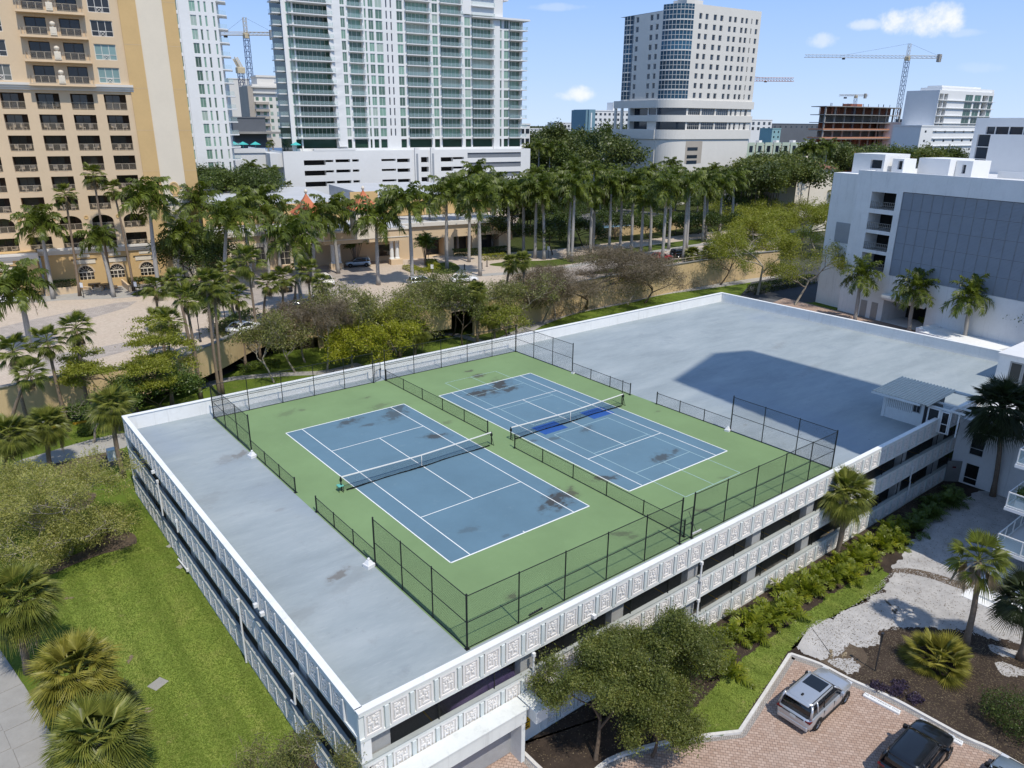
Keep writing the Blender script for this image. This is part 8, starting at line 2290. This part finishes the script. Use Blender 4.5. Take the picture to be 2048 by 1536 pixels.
# paved border kerb of the plaza drive
# path light in the bed, pole and hose
p = at(1750, 1342, .1); z_ = zon(1757, 1268, p[0], p[1])
t = thing('path_light', 'slim black path light with a forked head at the parking lot kerb', 'path light', tuple(p))
mb = MB().tube([(0, 0, 0), (0, 0, z_-.6)], .035, 6); link('post', mb.mesh('post', 'dark_metal'), t)
mb = MB().box(-.09, -.04, -.03, .03, z_-.6, z_-.05).box(.04, .09, -.03, .03, z_-.6, z_-.05).box(-.10, .10, -.06, .06, z_-.05, z_+.05).box(-.09, .09, -.03, .03, z_-.64, z_-.602); link('head', mb.mesh('head', 'dark_metal'), t)
p = at(250, 770, 0); t = thing('utility_pole', 'weathered grey wooden pole between the cabbage palm and the garage corner', 'pole', tuple(at(265, 830, 0))); zp = upright(249, 748, at(265, 830, 0))-at(265, 830, 0)
link('pole', MB().tube([(0, 0, 0), tuple(zp)], [.16, .11], 8).mesh('pole', 'bark_pale'), t)
p = at(243, 915, 0); t = thing('utility_box', 'grey green utility box on the soil at the far left garage corner', 'utility box', (p[0]-.6, p[1], 0)); link('cabinet', MB().cbox(-.5, .5, -.35, .35, 0, 1.1, .05).mesh('cabinet', 'rib_paint'), t)
# fallen palm leaves and twigs on gravel and lawn
random.seed(4)
for i, (px, py, m_, lb) in enumerate(((1662, 1302, 'leaf_dead', 'dry tan frond lying at the gravel edge, left'), (1688, 1310, 'leaf_dead', 'dry tan frond lying at the gravel edge, right'), (1770, 1200, 'leaf_brown', 'dark twig lying on the gravel, upper'), (1790, 1222, 'leaf_brown', 'dark twig lying on the gravel, lower'), (290, 1425, 'leaf_dead', 'small heap of dry leaves in the left lawn'), (262, 1312, 'leaf_dead', 'dry leaf litter in the middle of the left lawn'), (135, 1195, 'leaf_dead', 'pale dead branch on the lawn by the large cabbage palm'))):
    p = at(px, py, .11 if px > 1000 else 0); r_ = np.random.default_rng(i)
    c = np.cumsum(r_.normal(0, .05, (60, 3)), 0)*np.array([1, .5, 0])+np.array([0, 0, .03]); V, F = leaf_quads(c, .10, .025, r_, 1.5); V[:, 2] = np.abs(V[:, 2])*.5+.01
    link('fallen_frond', npmesh('fallen_frond', V, F, m_), None, tuple(p), random.random()*3, None, lb, 'dead leaves')
# loose flecks of bark, leaf and stone: ground cover nobody could count
def scatter(name, poly_px, z, n, sz, m_, lb, seed, flat=.25):
    r_ = np.random.default_rng(seed); P = np.array([q[:2] for q in px3(poly_px, z)]); mn, mx = P.min(0), P.max(0)
    q = r_.uniform(mn, mx, (n*3, 2)); ins = np.zeros(len(q), bool)
    for (x0, y0), (x1, y1) in zip(P, np.roll(P, -1, 0)): ins ^= ((y0 > q[:, 1]) != (y1 > q[:, 1])) & (q[:, 0] < (x1-x0)*(q[:, 1]-y0)/(y1-y0+1e-12)+x0)
    q = q[ins][:n]; c = np.column_stack([q-mn, np.zeros(len(q))]); V, F = leaf_quads(c, sz, sz*.55, r_, 1.6); V[:, 2] = np.abs(V[:, 2])*flat+.004
    link(name, npmesh(name, V, F, m_), None, (mn[0], mn[1], z), None, None, lb, 'ground litter', kind='stuff')
scatter('bark_flecks', [(1640, 1320), (1700, 1290), (1800, 1256), (1990, 1280), (2048, 1300), (2048, 1530), (1940, 1470), (1800, 1400), (1700, 1355)], .105, 5200, .05, 'leaf_brown', 'brown bark chips in the mulch bed', 1)
scatter('bark_flecks', [(1250, 1260), (1400, 1190), (1600, 1090), (1900, 960), (1930, 1000), (1750, 1120), (1600, 1230), (1440, 1340), (1380, 1470), (1100, 1530), (1050, 1500)], .105, 5200, .05, 'leaf_brown', 'brown leaf litter in the bed under the garage', 2)
scatter('gravel_stones', [(1600, 1270), (1700, 1215), (1786, 1142), (1865, 1035), (1960, 982), (2048, 990), (2048, 1290), (1870, 1255), (1755, 1262), (1650, 1315)], .11, 15000, .045, 'gravel', 'loose white stones and shells on the gravel', 3, .6)
scatter('gravel_litter', [(1600, 1270), (1700, 1215), (1786, 1142), (1865, 1035), (1960, 982), (2048, 990), (2048, 1290), (1870, 1255), (1755, 1262), (1650, 1315)], .112, 2600, .05, 'leaf_brown', 'dark dead leaf bits over the gravel', 4)
def grass(poly_px, z, n, lb, seed, m_='leaf_grass', sz=.075):
    r_ = np.random.default_rng(seed); P = np.array([q[:2] for q in px3(poly_px, z)]); mn, mx = P.min(0), P.max(0)
    q = r_.uniform(mn, mx, (n*3, 2)); ins = np.zeros(len(q), bool)
    for (x0, y0), (x1, y1) in zip(P, np.roll(P, -1, 0)): ins ^= ((y0 > q[:, 1]) != (y1 > q[:, 1])) & (q[:, 0] < (x1-x0)*(q[:, 1]-y0)/(y1-y0+1e-12)+x0)
    q = q[ins][:n]; n = len(q); o = q-mn
    a = r_.uniform(0, 6.28, n); w_ = sz*.5; h_ = sz*r_.uniform(.15, .6, n); ln = r_.normal(0, sz*.9, (n, 2))
    V = np.empty((n, 3, 3)); V[:, 0, 0] = o[:, 0]+np.cos(a)*w_; V[:, 0, 1] = o[:, 1]+np.sin(a)*w_; V[:, 0, 2] = 0
    V[:, 1, 0] = o[:, 0]-np.cos(a)*w_; V[:, 1, 1] = o[:, 1]-np.sin(a)*w_; V[:, 1, 2] = 0
    V[:, 2, :2] = o+ln; V[:, 2, 2] = h_
    link('grass_blades', npmesh('grass_blades', V.reshape(-1, 3), np.arange(3*n).reshape(n, 3), m_), None, (mn[0], mn[1], z), None, None, lb, 'grass', kind='stuff')
grass([(100, 1536), (60, 1300), (110, 1180), (150, 1130), (280, 1085), (240, 960), (258, 985), (610, 1480), (600, 1560), (350, 1600), (150, 1640)], 0, 110000, 'short grass of the left lawn', 5)
grass([(1390, 1465), (1480, 1450), (1575, 1303), (1620, 1256), (1700, 1214), (1760, 1180), (1765, 1140), (1700, 1166), (1600, 1236), (1520, 1292), (1450, 1350), (1370, 1440)], .105, 26000, 'short grass of the strip by the parking lot kerb', 6)
